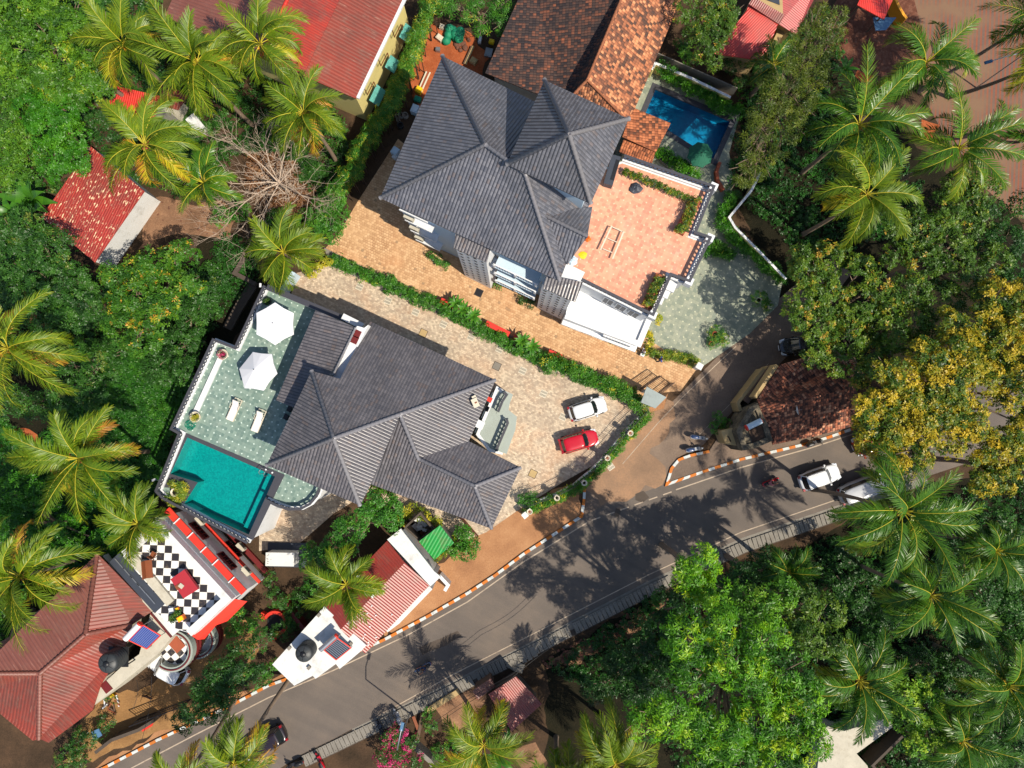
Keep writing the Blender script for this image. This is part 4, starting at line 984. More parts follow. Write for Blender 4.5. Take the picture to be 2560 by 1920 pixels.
wall_mb(MB(), [W(860, 793, TZ+1).to_2d(), W(910, 818, TZ+1).to_2d()], .55, TZ+.9, TZ+1.6).build('raised_parapet', M['white'], B)
# kerb of white plaster along the inner edge of the left balustrade
wall_mb(MB(), [W(*cr(*CB, 560, 800), TZ).to_2d(), W(*cr(*CB, 330, 1300), TZ).to_2d()], .45, TZ, TZ+.18).build('planter_kerb', M['white'], B)
# entrance porch with lattice balconies at the east end
pf = [W(*cr(*CQ, *q), 5.6).to_2d() for q in [(60, 1380), (450, 470), (600, 560), (740, 620), (570, 960), (790, 1090), (560, 1760), (300, 1700)]]
walls(B, pf, 0, 4.6, M['white'], 'porch_wall'); MB().sheet([(q.x, q.y) for q in inset(pf, .3)], 4.62).build('porch_floor', M['palegrey'], B)
ex = [W(*cr(*CQ, *q), 5.4).to_2d() for q in [(450, 500), (590, 590), (640, 640), (560, 760), (480, 960), (480, 1010), (640, 1090), (660, 1160), (440, 1680)]]
balustrade(B, ex[1:5], 4.62, M['palegrey'], M['granite'], .9); balustrade(B, ex[6:9], 4.62, M['palegrey'], M['granite'], .9)
wall_mb(MB(), [W(*cr(*CQ, *q), 4.8).to_2d() for q in [(660, 600), (600, 760), (560, 960), (720, 1090), (700, 1260), (540, 1700)]], 1.0, 4.3, 4.66).build('porch_ledge', M['palegrey'], B)
for s, z in ((3, 3), (6, 3), (9, 3)): window(B, W(1239, 950, 8).to_2d(), W(1172, 1103, 8).to_2d(), s*.5, 1, 1.2, 2.4)

# ---------------- long old building with weathered clay tiles
C_ = thing('tiled_building', 'long old building with blackened and orange clay tile roof beside the tall villa', 'building', (*W(1450, 100, 0).to_2d(), 0))
v = Vector((.42, .907, 0))
l0, l1_, r0, r1, n0, n1 = W(1213, 182, 5), W(1326, -70, 5), W(1588, 270, 5), W(1752, -120, 5), W(1468, 200, 7.6), W(1590, -90, 7.6)
bm1 = W(1345, 247, 5)
roof_part('roof', [[l0, W(1410, 262, 5.0), n0, n1, l1_], [n0, W(1410, 262, 5.0), W(1566, 300, 5.0)], [n0, W(1566, 300, 5), r0, r1, n1]], [M['clay_dark'], M['clay']], C_, caps=[(n0, n1), (n0, W(1566, 300, 5)), (n0, W(1410, 262, 5.0))], capmat=M['clay'], mi=[0, 1, 1], capr=.12)
walls(C_, inset([l0, W(1560, 296, 5), r0, r1, l1_], .6), 0, 4.85, M['offwhite'])
D_ = thing('tiled_outbuilding', 'small stepped clay tile roof between the tall villa and the blue pool', 'building', (*W(1620, 330, 0).to_2d(), 0))
roof_part('roof', [[W(*q) for q in [(1581, 268, 3.6), (1677, 308, 3.3), (1640, 380, 3.3), (1556, 342, 3.9)]], [W(*q) for q in [(1561, 345, 3.2), (1639, 380, 3.2), (1627, 416, 2.7), (1548, 379, 2.7)]]], [M['clay_red']], D_, thick=.1)
walls(D_, inset([W(1581, 270, 3), W(1674, 309, 3), W(1625, 412, 3), W(1550, 378, 3)], .4), 0, 2.6, M['offwhite'])

M['awning'] = plain('turquoise_awning', (130, 214, 206), .6, .15)
# ---------------- long red sheet building with pale yellow wall
E_ = thing('long_red_building', 'long building with red corrugated roof and pale yellow wall behind the palms', 'building', (*W(700, 60, 0).to_2d(), 0))
ez, er = 6.0, 7.8; vd = Vector((.415, .910, 0))
e0, e1 = W(889, 246, ez), W(1020, -30, ez); r0_, r1_ = W(650, 143, er), W(770, -110, er); f0, f1 = W(411, 41, ez), W(470, -90, ez)
md0, md1 = r0_.lerp(e0, .45), r1_.lerp(e1, .45)
roof_part('roof', [[r0_, md0, md1, r1_], [md0+Vector((0, 0, .05)), e0, e1, md1+Vector((0, 0, .05))], [f0, r0_, r1_, f1]], [M['corr_red'], M['corr_maroon'], M['corr_brown']], E_, caps=[(r0_, r1_)], capmat=M['corr_bright'], mi=[0, 1, 2], capr=.16)
ef = inset([e0, e1, f1, f0], .45); walls(E_, ef, 0, ez-.1, M['yellow_wall'])
wall_mb(MB(), [W(893, 243, 6.1).to_2d(), W(1022, -30, 6.1).to_2d()], .28, 5.75, 5.98).build('gutter', M['white'], E_)
ea, eb = W(893, 243, 6).to_2d(), W(1022, -30, 6).to_2d(); de = (eb-ea).normalized(); ne = Vector((de.y, -de.x))
for j, s in enumerate((2.0, 5.3, 8.6)):
    q = ea+de*s+ne*.4; ww, dz = (1.7, 1.3, 1.5)[j], (.0, .1, .05)[j]; MB().add([(*(q-de*ww/2-ne*.4), 3.2), (*(q+de*ww/2-ne*.4), 3.2), (*(q+de*ww*.45+ne*.5), 2.7+dz), (*(q-de*ww*.5+ne*.45), 2.65)], [(0, 3, 2, 1), (0, 1, 2, 3)]).build('window_awning', M['awning'], E_)
mb = MB(); 
for s in (1.2, 4.2, 7.2): q = ea+de*s+ne*.02; mb.tube([(q.x, q.y, 5.6), (q.x+.0, q.y, 4.2), (q.x+de.x*1.4, q.y+de.y*1.4, 4.1), (q.x+de.x*1.4, q.y+de.y*1.4, .2)], .05, 5)
mb.build('drain_pipe', M['wood'], E_)

# ---------------- red shed with paint-worn roof
F0 = thing('red_shed', 'red corrugated shed with pale speckles and a white concrete ledge among trees', 'shed', (*W(232, 515, 0).to_2d(), 0))
sh = [W(103, 542, 3.1), W(237, 656, 3.1), W(361, 478, 3.1), W(227, 366, 3.1)]
roof_part('roof', [sh], M['corr_spot'], F0, thick=.08); walls(F0, inset(sh, .05), 0, 3.0, M['white2'])
mb = MB()
for i in range(18):
    q = W(300+random.uniform(0, 60), 500+random.uniform(0, 90), 4.3)
H0 = thing('tin_roof', 'partly hidden dull red tin roof under the coconut palms', 'shed', (*W(445, 235, 0).to_2d(), 0))
hh = [W(385, 215, 3.2), W(470, 245, 3.2), W(450, 270, 3.0), W(420, 300, 3.0), W(345, 265, 3.0), W(255, 250, 3.0), W(290, 210, 3.2)]
roof_part('roof', [[W(405, 205, 3.4), W(470, 238, 3.4), W(445, 275, 3.0), W(395, 262, 3.0)], [W(290, 215, 3.3), W(400, 240, 3.3), W(385, 300, 3.0), W(270, 262, 3.0)]], [M['corr_bright'], M['corr_maroon']], H0, thick=.08, mi=[1, 0])
walls(H0, inset([W(295, 220, 3), W(460, 240, 3), W(430, 290, 3), W(280, 260, 3)], .3), 0, 2.9, M['offwhite'])
q = W(485, 305, 1.5); MB().box((q.x, q.y, .7), (1.6, 1.0, 1.4), -R(50)).build('water_trough', M['white2'], H0)

# ---------------- red and white house in the lower left
G_ = thing('red_and_white_house', 'white house with maroon sheet roof, checkered terrace and red window ledges', 'house', (*W(300, 1600, 0).to_2d(), 0))
hz, hr = 6.0, 8.3
T_, J1, J2 = W(243, 1384, 7.6), W(214, 1585, hr), W(101, 1683, hr)
roof_part('roof', [[T_, W(382, 1527, hz), W(330, 1562, hz+.3), J1], [T_, J1, J2, W(-60, 1684, 8.0), W(-60, 1640, 6.3), W(23, 1592, hz), W(30, 1570, hz), W(165, 1480, hz)],
                   [J1, W(330, 1562, hz+.3), W(318, 1605, hz), W(252, 1712, hz), W(231, 1776, hz), W(122, 1857, hz), W(98, 1847, hz), J2], [J2, W(98, 1847, hz), W(82, 1852, hz), W(-60, 1735, hz), W(-60, 1684, 8.0)]],
          [M['corr_red'], M['corr_maroon'], M['corr_brown']], G_, caps=[(T_, J1), (J1, J2), (J2, W(98, 1847, hz)), (J2, W(-60, 1684, 8.0)), (J1, W(330, 1562, hz+.3))], capmat=M['corr_brown'], mi=[1, 2, 1, 1], capr=.2, thick=.1)
walls(G_, inset([W(243, 1400, 6), W(370, 1527, 6), W(318, 1560, 6), W(320, 1600, 6), W(130, 1835, 6), W(-50, 1740, 6), W(-50, 1640, 6), W(40, 1590, 6)], .5), 0, 5.8, M['offwhite'])
gz = 7.6
body = [W(*q, gz).to_2d() for q in [(392, 1296), (580, 1498), (474, 1595), (424, 1580), (378, 1540), (283, 1420), (300, 1380)]]
walls(G_, body, 0, gz-.9, M['white'], 'terrace_wall')
ib = inset(body, .34); nb = lambda p: min(ib, key=lambda q: (q.x-p.x)**2+(q.y-p.y)**2)
wall_mb(MB(), [nb(body[6]), nb(body[0]), nb(body[1]), nb(body[2])], .66, gz-.92, gz, 0).build('terrace_parapet', M['white2'], G_)
wall_mb(MB(), [W(*cr(*CF, *q), gz).to_2d() for q in [(330, 640), (865, 1290)]], .75, gz-.92, gz-.6, 0).build('terrace_kerb', M['offwhite'], G_)
MB().sheet([(q.x, q.y) for q in inset(body, .05)], gz-.88).build('terrace_floor', M['checker'], G_)
a0, a1 = body[0], body[1]; dg = (a1-a0).normalized(); ng = Vector((dg.y, -dg.x)); ng = ng if ng.dot(a0-Vector((W(300, 1600, 0).x, W(300, 1600, 0).y))) > 0 else -ng; rg = math.atan2(dg.y, dg.x); lg = (a1-a0).length
if Vector((dg.y, -dg.x)).dot(ng) < 0: a0, a1, dg = a1, a0, -dg
rg = math.atan2(dg.y, dg.x)
def ledge(z, dep, name='sunshade'):
    mb = MB(); m = a0+dg*lg/2
    b0, b1 = a0-dg*.2+ng*.36, a1+dg*.2+ng*.36; c1_, c0_ = a1+dg*.2+ng*(.36+dep), a0-dg*.2+ng*(.36+dep)
    mb.prism([b0, b1, c1_, c0_], z-.12, z); mb.build(name, M['redpaint'], G_)
ledge(6.65, .62); ledge(2.7, .30)
for s in (.14, .36, .52, .70, .88): q = a0+dg*lg*s+ng*.68; MB().box((q.x, q.y, 6.72), (.08, .72, .14), rg).build('ledge_fin', M['white'], G_)
for z in (3.0, .5):
    for s in (.34, .74) if z > 2 else (.42, .86):
        window(G_, a0, a1, lg*s, 1.9, z, z+1.05, M['darkred'], M['glass'], bars=3, depth=.16)
for s, z in ((.14, 3.6), (.80, 3.6), (.70, .9), (.38, .9)):
    q = a0+dg*lg*s+ng*.75; mb = MB().box((q.x, q.y, z), (.9, .36, .62), rg); mb.box((q.x+ng.x*.19, q.y+ng.y*.19, z), (.5, .02, .5), rg, 1); mb.build('air_conditioner', [M['offwhite'], M['darkgrey']], G_)
wall_mb(MB(), [a0+ng*.6, a1+ng*.6], .5, 0, .35).build('plinth', M['darkred'], G_)
# red sloping shade over the south-east side
se = [W(*cr(*CG, q[0], q[1]), q[2]) for q in [(1600, 350, 5.9), (2212, -130, 5.9), (2420, -90, 5.2), (2150, 180, 5.2), (1990, 240, 5.2), (1830, 430, 5.2), (1740, 440, 5.2)]]
roof_part('red_canopy', [se], plain('red_canopy_sheet', (232, 66, 46), .45, .04), G_, thick=.08)
MB().prism([W(*cr(*CF, *q), 6.4) for q in [(1080, 1580), (1610, 1190), (1660, 1240), (1130, 1640)]], 6.1, 6.25).build('gutter', M['slate'], G_)
# round balconies
def round_balc(cx, cy, r, z, start, end, chk, name='round_balcony'):
    c = W(*cr(*CG, cx, cy), z); rw = r/5.53*(CAMH-z)/FPX; pts = [Vector((c.x+rw*math.cos(a), c.y+rw*math.sin(a))) for a in [start+(end-start)*i/22 for i in range(23)]]
    ob = MB().prism(pts, z-1.2, z, 0).build(name, M['white'], G_)
    wall_mb(MB(), pts, .42, z-.02, z+.75).build('balcony_wall', M['palegrey'], ob)
    wall_mb(MB(), pts, .10, z+.75, z+.86).build('balcony_rail', M['darkred'], ob)
    for zz in (z-.35, z-.9): wall_mb(MB(), pts, .5, zz-.12, zz+.05).build('balcony_band', M['darkred'], ob)
    if chk: MB().sheet([(c.x+(rw-.25)*math.cos(a), c.y+(rw-.25)*math.sin(a)) for a in [i*2*math.pi/28 for i in range(28)]], z+.02).build('balcony_floor', M['checker2'], ob)
    return c
round_balc(1440, 560, 245, 4.2, -R(130), R(80), True)
round_balc(1780, 420, 210, 2.4, -R(100), R(40), False)
c = W(*cr(*CG, 1440, 500), 4.3); MB().box((c.x, c.y, 4.26), (1.3, 1.0, .06), -R(48)).build('terracotta_mat', M['terracotta'], G_)
# white service strip between the maroon roof and the yard
MB().prism([W(*cr(*CG, *q), 5.6) for q in [(1090, 60), (1380, 400), (1180, 640), (640, 1080), (290, 1360), (200, 1300), (480, 1000), (700, 800), (930, 640)]], 0, 5.6).build('service_slab', M['offwhite'], G_)
MB().prism([W(*cr(*CG, *q), 5.7) for q in [(1095, 60), (1350, 20), (1560, 240), (1380, 400)]], 5.6, 5.75).build('white_slab', M['white2'], G_)
wall_mb(MB(), [W(*cr(*CG, *q), 5.8).to_2d() for q in [(1090, 60), (1380, 400)]], .12, 5.74, 5.95).build('red_edge', M['darkred'], G_)
MB().prism([W(*cr(*CG, *q), 5.7) for q in [(380, 1070), (460, 1000), (560, 1120), (470, 1190)]], 5.61, 5.68).build('maroon_cover', M['darkred'], G_)
# glazed strip between terrace and roof
wall_mb(MB(), [W(*cr(*CF, *q), 6.8).to_2d() for q in [(140, 630), (770, 1335)]], 1.15, 6.5, 6.8).build('lightwell_floor', M['slate'], G_)
wall_mb(MB(), [W(*cr(*CF, *q), 6.2).to_2d() for q in [(0, 600), (680, 1370)]], .14, 5.7, 6.3).build('roof_gutter', M['offwhite'], G_)
for t in (.12, .3, .45, .6, .8): q = W(*cr(*CF, 140+630*t, 630+705*t), 6.85); MB().box((q.x, q.y, 6.86), (.08, 1.2, .1), R(42)).build('lightwell_beam', M['steel'], G_)
# ---------------- narrow roadside house
I_ = thing('roadside_house', 'narrow roadside house with brick red sheet roof between two white flat roofs', 'house', (*W(930, 1500, 0).to_2d(), 0))
iz = 4.2
s1_ = [W(*k(1, 3, *q), iz).to_2d() for q in [(590, 265), (955, 600), (905, 650), (723, 803), (690, 760), (515, 888), (490, 862), (330, 948), (140, 765)]]
MB().prism(s1_, iz-.25, iz).build('flat_roof', M['white2'], I_)
s2_ = [W(*q, iz).to_2d() for q in [(1002, 1322), (968, 1349), (1076, 1466), (1102, 1442), (1085, 1428)]]
MB().prism(s2_, iz-.25, iz).build('flat_roof', M['white2'], I_)
i0, i1, i2, i3 = W(811, 1513, 3.9), W(968, 1352, 3.9), W(1073, 1464, 3.6), W(913, 1634, 3.6)
im0, im1 = i0.lerp(i3, .45)+Vector((0, 0, .75)), i1.lerp(i2, .45)+Vector((0, 0, .75))
roof_part('roof', [[i0, im0, im1, i1], [im0, i3, i2, im1]], M['corr_g'], I_, thick=.08)
walls(I_, inset([W(811, 1515, 3.5), W(968, 1354, 3.5), W(1070, 1464, 3.5), W(912, 1622, 3.5)], .25), 0, 3.4, M['white'])
walls(I_, inset(s1_, .35), 0, iz-.25, M['white']); walls(I_, inset(s2_, .3), 0, iz-.25, M['white'])
pp = [W(*k(1, 3, *q), 3.2) for q in [(1190, 290), (1250, 250), (1285, 290), (1225, 330)]]
roof_part('porch_roof', [pp], M['corr_pink'], I_, thick=.06)
wall_mb(MB(), [W(*k(1, 3, *q), 3.4).to_2d() for q in [(1510, 100), (1225, 395), (1125, 470)]], .42, 0, 3.4).build('side_ledge', M['white2'], I_)
for t in range(7): q = im0.lerp(im1, .5).lerp(i0.lerp(i1, .5), t/7); MB().box((q.x, q.y, q.z+.08), (.28, .2, .05), R(random.uniform(0, 90))).build('roof_patch', M['white'], I_)
for t in range(12): q = im0.lerp(im1, random.uniform(.05, .6)).lerp(i3.lerp(i2, random.uniform(.05, .6)), random.random()); MB().box((q.x, q.y, q.z+.07), (.15, .1, .04), random.uniform(0, 3)).build('roof_patch', M['white'], I_)
window(I_, i3.to_2d(), i2.to_2d(), 1.5, 1, 1.2, 2.2); window(I_, i3.to_2d(), i2.to_2d(), 4.0, 1, 1.2, 2.2)
# ---------------- small shelter with bright green sheet roof
J_ = thing('green_roofed_lean_to', 'small lean-to with bright green sheet roof beside an open walled store', 'shed', (*W(1090, 1357, 0).to_2d(), 0))
jj = [W(1100, 1313, 3.1), W(1135, 1357, 3.0), W(1086, 1400, 2.7), W(1047, 1354, 2.8)]
roof_part('roof', [jj], M['greensheet'], J_, thick=.05); walls(J_, inset([q.to_2d() for q in jj], .2), 0, 2.6, M['greyconc'])
K_ = thing('walled_store', 'open roofless store of dark walls holding planks next to the green roof', 'enclosure', (*W(1048, 1318, 0).to_2d(), 0))
kp_ = [W(*k(1, 2, *q), 2.4).to_2d() for q in [(1290, 1240), (1420, 1118), (1532, 1255), (1412, 1352)]]
wall_mb(MB(), kp_, .18, 0, 2.4, 0, True).build('wall', M['wetconc'], K_)
q = W(*k(1, 2, 1405, 1220), 1.0)
for i in range(9): MB().box((q.x+random.uniform(-.7, .7), q.y+random.uniform(-.6, .6), .3+i*.1), (random.uniform(.4, .9), random.uniform(.25, .6), .08), random.uniform(0, 3)).build('stacked_board', M['white2'], K_)
mb = MB()
for i in range(10): a = R(200+i*9); mb.bar((q.x+.2, q.y-.6, .8), (q.x+.2+1.6*math.cos(a+1), q.y-.6+1.6*math.sin(a+1), .5), .08, .02)
mb.build('dry_palm_frond', M['wood'], K_)
# ---------------- old tiled building and stone gatehouse at the road fork
L_ = thing('corner_building', 'old brown tile roofed building with cream wall at the road fork', 'building', (*W(2030, 990, 0).to_2d(), 0))
rp = [W(*q) for q in [(1893, 998, 3.6), (1950, 912, 3.6), (2040, 885, 4.4), (2140, 900, 4.4), (2146, 1062, 3.2), (2040, 1090, 3.0), (1932, 1112, 3.0)]]
rid0, rid1 = W(1960, 1010, 5.2), W(2110, 975, 5.2)
roof_part('roof', [[rp[0], rp[1], rp[2], rp[3], rid1, rid0], [rid1, rp[3], rp[4]], [rid0, rid1, rp[4], rp[5], rp[6]], [rp[0], rid0, rp[6]]], M['litter_tile'], L_, thick=.1)
walls(L_, inset([q.to_2d() for q in rp], .4), 0, 2.9, M['cream'])
mb = MB(); wall_mb(mb, [W(*cr(*CR, *q), 4.0).to_2d() for q in [(1180, 230), (940, 590)]], .3, 0, 3.6); mb.build('side_wall', M['cream'], L_)
wall_mb(MB(), [W(*cr(*CR, *q), 2.2).to_2d() for q in [(1110, 250), (820, 640)]], .55, 1.9, 2.2).build('window_ledge', M['oldwood'], L_)
wall_mb(MB(), [W(*cr(*CR, *q), 2.6).to_2d() for q in [(1050, 270), (760, 650), (790, 740)]], .3, 0, 1.9).build('low_wall', M['cream'], L_)
st = thing('stone_gatehouse', 'rough stone block house with open dark hatch beside the cream wall', 'building', (*W(1890, 1075, 0).to_2d(), 0))
sp = [W(*cr(*CR, *q), 3.2).to_2d() for q in [(700, 960), (840, 700), (950, 640), (1050, 880), (1110, 1070), (900, 1160), (770, 1180)]]
walls(st, sp, 0, 3.2, M['stone'])
wall_mb(MB(), inset(sp, .28), .5, 3.2, 3.42, 0, True).build('parapet', M['stone'], st)
MB().prism([W(*cr(*CR, *q), 3.25) for q in [(840, 950), (990, 880), (1020, 1040), (890, 1090)]], 3.2, 3.32).build('hatch', M['barkdark'], st)
cb = thing('cream_booth', 'plain cream concrete box beside the parked scooters', 'booth', (*W(1825, 1095, 0).to_2d(), 0))
walls(cb, [W(*cr(*CR, *q), 2.2) for q in [(540, 960), (680, 930), (740, 1130), (590, 1100)]], 0, 2.2, M['cream'])
wall_mb(MB(), [W(*cr(*CR, 620, 1020), 2.2).to_2d(), W(*cr(*CR, 650, 1080), 2.2).to_2d()], .12, 2.2, 2.23).build('slot', M['barkdark'], cb)
# ---------------- huts below the road
M1 = thing('rusty_hut', 'hut with rusty pink corrugated roof in the hollow below the road', 'hut', (*W(1287, 1757, 0).to_2d(), 0))
hp = [W(1221, 1736, 2.6), W(1290, 1691, 2.6), W(1355, 1760, 2.3), W(1279, 1829, 2.3)]
roof_part('roof', [hp], M['corr_rust'], M1, thick=.05); walls(M1, inset(hp, .3), 0, 2.2, M['wetconc'])
M2 = thing('tin_lean_to', 'tiny brown tin roof beside the drain slabs', 'shed', (*W(1209, 1722, 0).to_2d(), 0))
hp = [W(1181, 1727, 2.2), W(1227, 1696, 2.2), W(1239, 1716, 2.0), W(1193, 1750, 2.0)]
roof_part('roof', [hp], M['corr_brown'], M2, thick=.05); walls(M2, inset(hp, .15), 0, 1.9, M['oldwood'])
# ---------------- upper right buildings
N1 = thing('red_roofed_house', 'bright red sheet roof with pink extension above the palms', 'house', (*W(1900, 80, 0).to_2d(), 0))
roof_part('roof', [[W(*q) for q in [(1867, 26, 4.2), (1872, 8, 4.4), (1950, 58, 4.6), (1944, 64, 4.6), (1906, 152, 3.8), (1784, 134, 3.6)]]], M['corr_bright'], N1, thick=.08)
roof_part('extension_roof', [[W(*q) for q in [(1940, -60, 4.6), (2050, -60, 4.2), (2034, 0, 4.2), (1990, 86, 3.8), (1946, 60, 4.6)]], [W(*q) for q in [(1872, 10, 4.7), (1884, -8, 4.9), (1960, 36, 4.9), (1950, 62, 4.7)]]], [M['corr_pink'], M['corr_rust']], N1, thick=.08, mi=[0, 1])
walls(N1, inset([W(1866, 30, 4), W(1948, 60, 4), W(1990, 84, 4), W(2036, -20, 4), W(1960, -50, 4)], .4), 0, 3.7, M['cream'])
walls(N1, inset([W(1795, 130, 3.5), W(1870, 40, 3.5), W(1944, 66, 3.5), W(1905, 148, 3.5)], .3), 0, 3.4, M['cream'])
MB().prism([W(*q, 3) for q in [(1912, 148), (1950, 66), (1962, 80), (1926, 150)]], 0, 2.8).build('cream_ledge', M['cream'], N1)
MB().prism([W(*q, 5) for q in [(1885, -10), (1900, -40), (1960, -30), (1962, 34)]], 0, 4.6).build('upper_block', M['cream'], N1)
MB().prism([W(*q, 4.9) for q in [(1912, -22), (1950, -14), (1952, 8), (1920, -4)]], 4.62, 4.66).build('courtyard', M['slate'], N1)
N2 = thing('roadside_stall', 'small stall with red roof, blue tarpaulin and yellow arch', 'stall', (*W(2190, 20, 0).to_2d(), 0))
sr = [W(2143, 12, 3.0), W(2163, -30, 3.0), W(2240, -30, 3.0), W(2232, 0, 3.0), W(2210, 49, 2.8)]
roof_part('roof', [sr], M['corr_bright'], N2, thick=.08)
for q in inset(sr, .3): MB().box((q.x, q.y, 1.4), (.12, .12, 2.8)).build('post', M['oldwood'], N2)
MB().sheet([(q.x, q.y) for q in [W(*k(3, 0, *z), 1.9) for z in [(905, 150), (1110, 150), (1020, 260), (930, 265)]]], 1.9).build('tarpaulin', M['bluetarp'], N2)
wall_mb(MB(), [W(*k(3, 0, *z), 1.2).to_2d() for z in [(1080, 0), (1110, 70), (1150, 140), (1180, 180)]], .25, 0, 1.6).build('yellow_arch', M['yellowpaint'], N2)
N3 = thing('sloping_wall', 'pale stained concrete tank and trough between lime tree and bright green crowns', 'tank', (*W(2130, 1860, 0).to_2d(), 0))
MB().prism([W(*k(3, 3, *q), 2.2) for q in [(420, 1720), (440, 1560), (465, 1330), (520, 1300), (660, 1340), (1040, 1225), (1085, 1300), (765, 1535), (860, 1640), (880, 1720)]], 0, 2.2).build('slab', M['offwhite'], N3)
wall_mb(MB(), [W(*k(3, 3, *q), 2.2).to_2d() for q in [(1165, 1385), (905, 1640), (980, 1720)]], .22, 0, 2.2).build('trough_wall', M['wetconc'], N3)
# gate shelter
gs = thing('gate_shelter', 'small square pale roof over the entrance beside the gate', 'shelter', (*W(1632, 995, 0).to_2d(), 0))
gp = [W(*k(2, 2, *q), 3.0) for q in [(1165, 22), (1335, 115), (1240, 210), (1115, 160)]]
MB().prism(gp, 2.85, 3.0).build('roof', plain('pale_blue_grey_roof', (168, 178, 176), .7, .12, 1.5, dirt=((120, 124, 120), .5)), gs)
for q in inset(gp, .25): MB().box((q.x, q.y, 1.42), (.22, .22, 2.84), -UA).build('pillar', M['white'], gs)
# upper pool as its own thing, at ground level
P2 = thing('swimming_pool', 'rectangular deep blue ground pool behind the tall villa', 'pool', (*poly_center(POOL2).to_2d(), -1.5))
pool(P2, POOL2, .03, 1.4, M['pool_blue'], .4, M['granite'], M['water2'], .14)
wall_mb(MB(), offset_path(POOL2, .5, True)[1] if False else POOL2, .02, -.1, .03, 0, True).build('waterline_tile', M['granite'], P2)
pr = [Vector((q.x, q.y)) for q in POOL2]
wall_mb(MB(), inset(pr, -.26), .5, .0, .06, 0, True).build('coping', M['granite'], P2)
# ================================================================== TREES AND PLANTS
# broad-leaved crowns, upper left
tree('tree', 'wide mid-green tree filling the upper left corner of the wood', [(30, 30, 60), (0, 70, 60), (60, 10, 50), (120, 10, 50), (200, 110, 34), (120, 185, 40), (0, 150, 50), (50, 180, 45), (95, 60, 62), (40, 110, 55), (130, 130, 50), (90, 160, 48), (160, 70, 46), (175, 20, 44)], 9, 'mango', group='trees of the left wood', leaf=.27, tint=(.5, .18))
tree('tree', 'glossy bright green tree between the wood and the palms above the red shed', [(140, 230, 52), (110, 270, 50), (150, 300, 48), (120, 340, 50), (165, 345, 34), (70, 230, 40)], 8.5, 'bright', group='trees of the left wood', leaf=.24, tint=(.42, .15))
tree('tree', 'light olive green tree at the left edge above the banana plants', [(20, 200, 44), (30, 265, 46), (20, 330, 46), (70, 350, 44), (60, 300, 40), (25, 390, 30)], 8, 'mango', group='trees of the left wood', leaf=.24, tint=(.5, .16))
tree('tree', 'mid-green tree with red tips reaching towards the first coconut palm', [(185, 170, 42), (215, 195, 36), (165, 205, 34), (205, 130, 34), (235, 60, 30)], 8.5, 'mango', group='trees of the left wood', leaf=.26, tint=(.4, .18), accent=.03)
tree('tree', 'dense dark glossy tree below the banana plants and left of the red shed', [(60, 500, 55), (110, 540, 55), (40, 570, 60), (110, 610, 58), (160, 620, 50), (60, 650, 55), (180, 670, 42), (140, 690, 38), (20, 500, 36)], 9, 'dark', group='trees of the left wood', leaf=.24, tint=(.5, .2))
tree('tree', 'rounded tree speckled with yellow and orange leaves left of the pool terrace', [(330, 580, 48), (390, 560, 42), (360, 625, 50), (410, 610, 34), (290, 640, 48), (340, 680, 48), (270, 700, 46), (305, 730, 44), (250, 600, 34), (260, 660, 34)], 9.5, 'fruit', group='trees of the left wood', leaf=.28, tint=(.55, .17), accent=.05)
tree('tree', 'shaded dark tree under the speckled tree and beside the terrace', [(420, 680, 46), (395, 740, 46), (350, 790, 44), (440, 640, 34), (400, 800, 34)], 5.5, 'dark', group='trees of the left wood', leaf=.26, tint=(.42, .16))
tree('tree', 'dark glossy tree behind the trunk of the yellow leaning palm', [(160, 780, 46), (220, 790, 46), (200, 840, 42), (250, 760, 34), (140, 850, 40), (90, 880, 38), (30, 870, 40)], 6.5, 'dark', group='trees of the left wood', leaf=.24, tint=(.55, .18), accent=.02)
tree('tree', 'bushy green tree near the lower left palms', [(40, 1060, 44), (90, 1080, 40), (30, 1120, 40), (150, 1150, 40), (60, 1170, 44), (230, 1170, 34), (130, 1200, 36)], 5.5, 'bright', group='trees of the left wood', leaf=.26, tint=(.35, .2))
tree('tree', 'low green tree at the left edge beside the maroon roof', [(15, 1330, 34), (10, 1390, 30), (45, 1290, 26)], 4.5, 'bright', group='trees of the left wood', leaf=.26, tint=(.45, .2))
cover('ground_cover', [(180, 760), (420, 790), (400, 900), (370, 960), (345, 1060), (290, 1110), (200, 1120), (0, 1140), (0, 900), (80, 960), (180, 860)], 'cover', 2600, .8, .2)
cover('ground_cover', [(480, 500), (530, 520), (560, 600), (470, 690), (445, 620)], 'cover', 260, .3, .14, tint=(.25, .15))
cover('ground_cover', [(-20, -20), (360, -20), (340, 60), (520, 150), (700, 180), (740, 260), (760, 330), (720, 400), (690, 440), (600, 330), (500, 330), (480, 430), (420, 430), (330, 400), (180, 350), (130, 420), (-20, 520)], 'dark', 2300, .9, .24, tint=(.45, .2))
cover('ground_cover', [(-20, 480), (200, 600), (480, 560), (470, 700), (400, 760), (200, 780), (-20, 820)], 'dark', 900, .9, .24, tint=(.4, .2))
cover('dry_litter', [(540, 330), (600, 330), (660, 370), (690, 430), (650, 480), (590, 460), (530, 400)], 'rust', 420, .35, .16, tint=(.45, .25))
cover('ground_cover', [(0, 1100), (330, 1090), (260, 1190), (0, 1300)], 'cover', 900, .9, .24, tint=(.3, .2))
blade_plant('banana_plant', 'large banana plant with broad leaves between the wood and the red shed', 55, 430, 62, 3.8, n=12, group='banana plants', wide=.34)
blade_plant('banana_plant', 'smaller banana plant hidden behind the larger one by the red shed', 20, 462, 44, 3.0, n=9, group='banana plants', wide=.34)
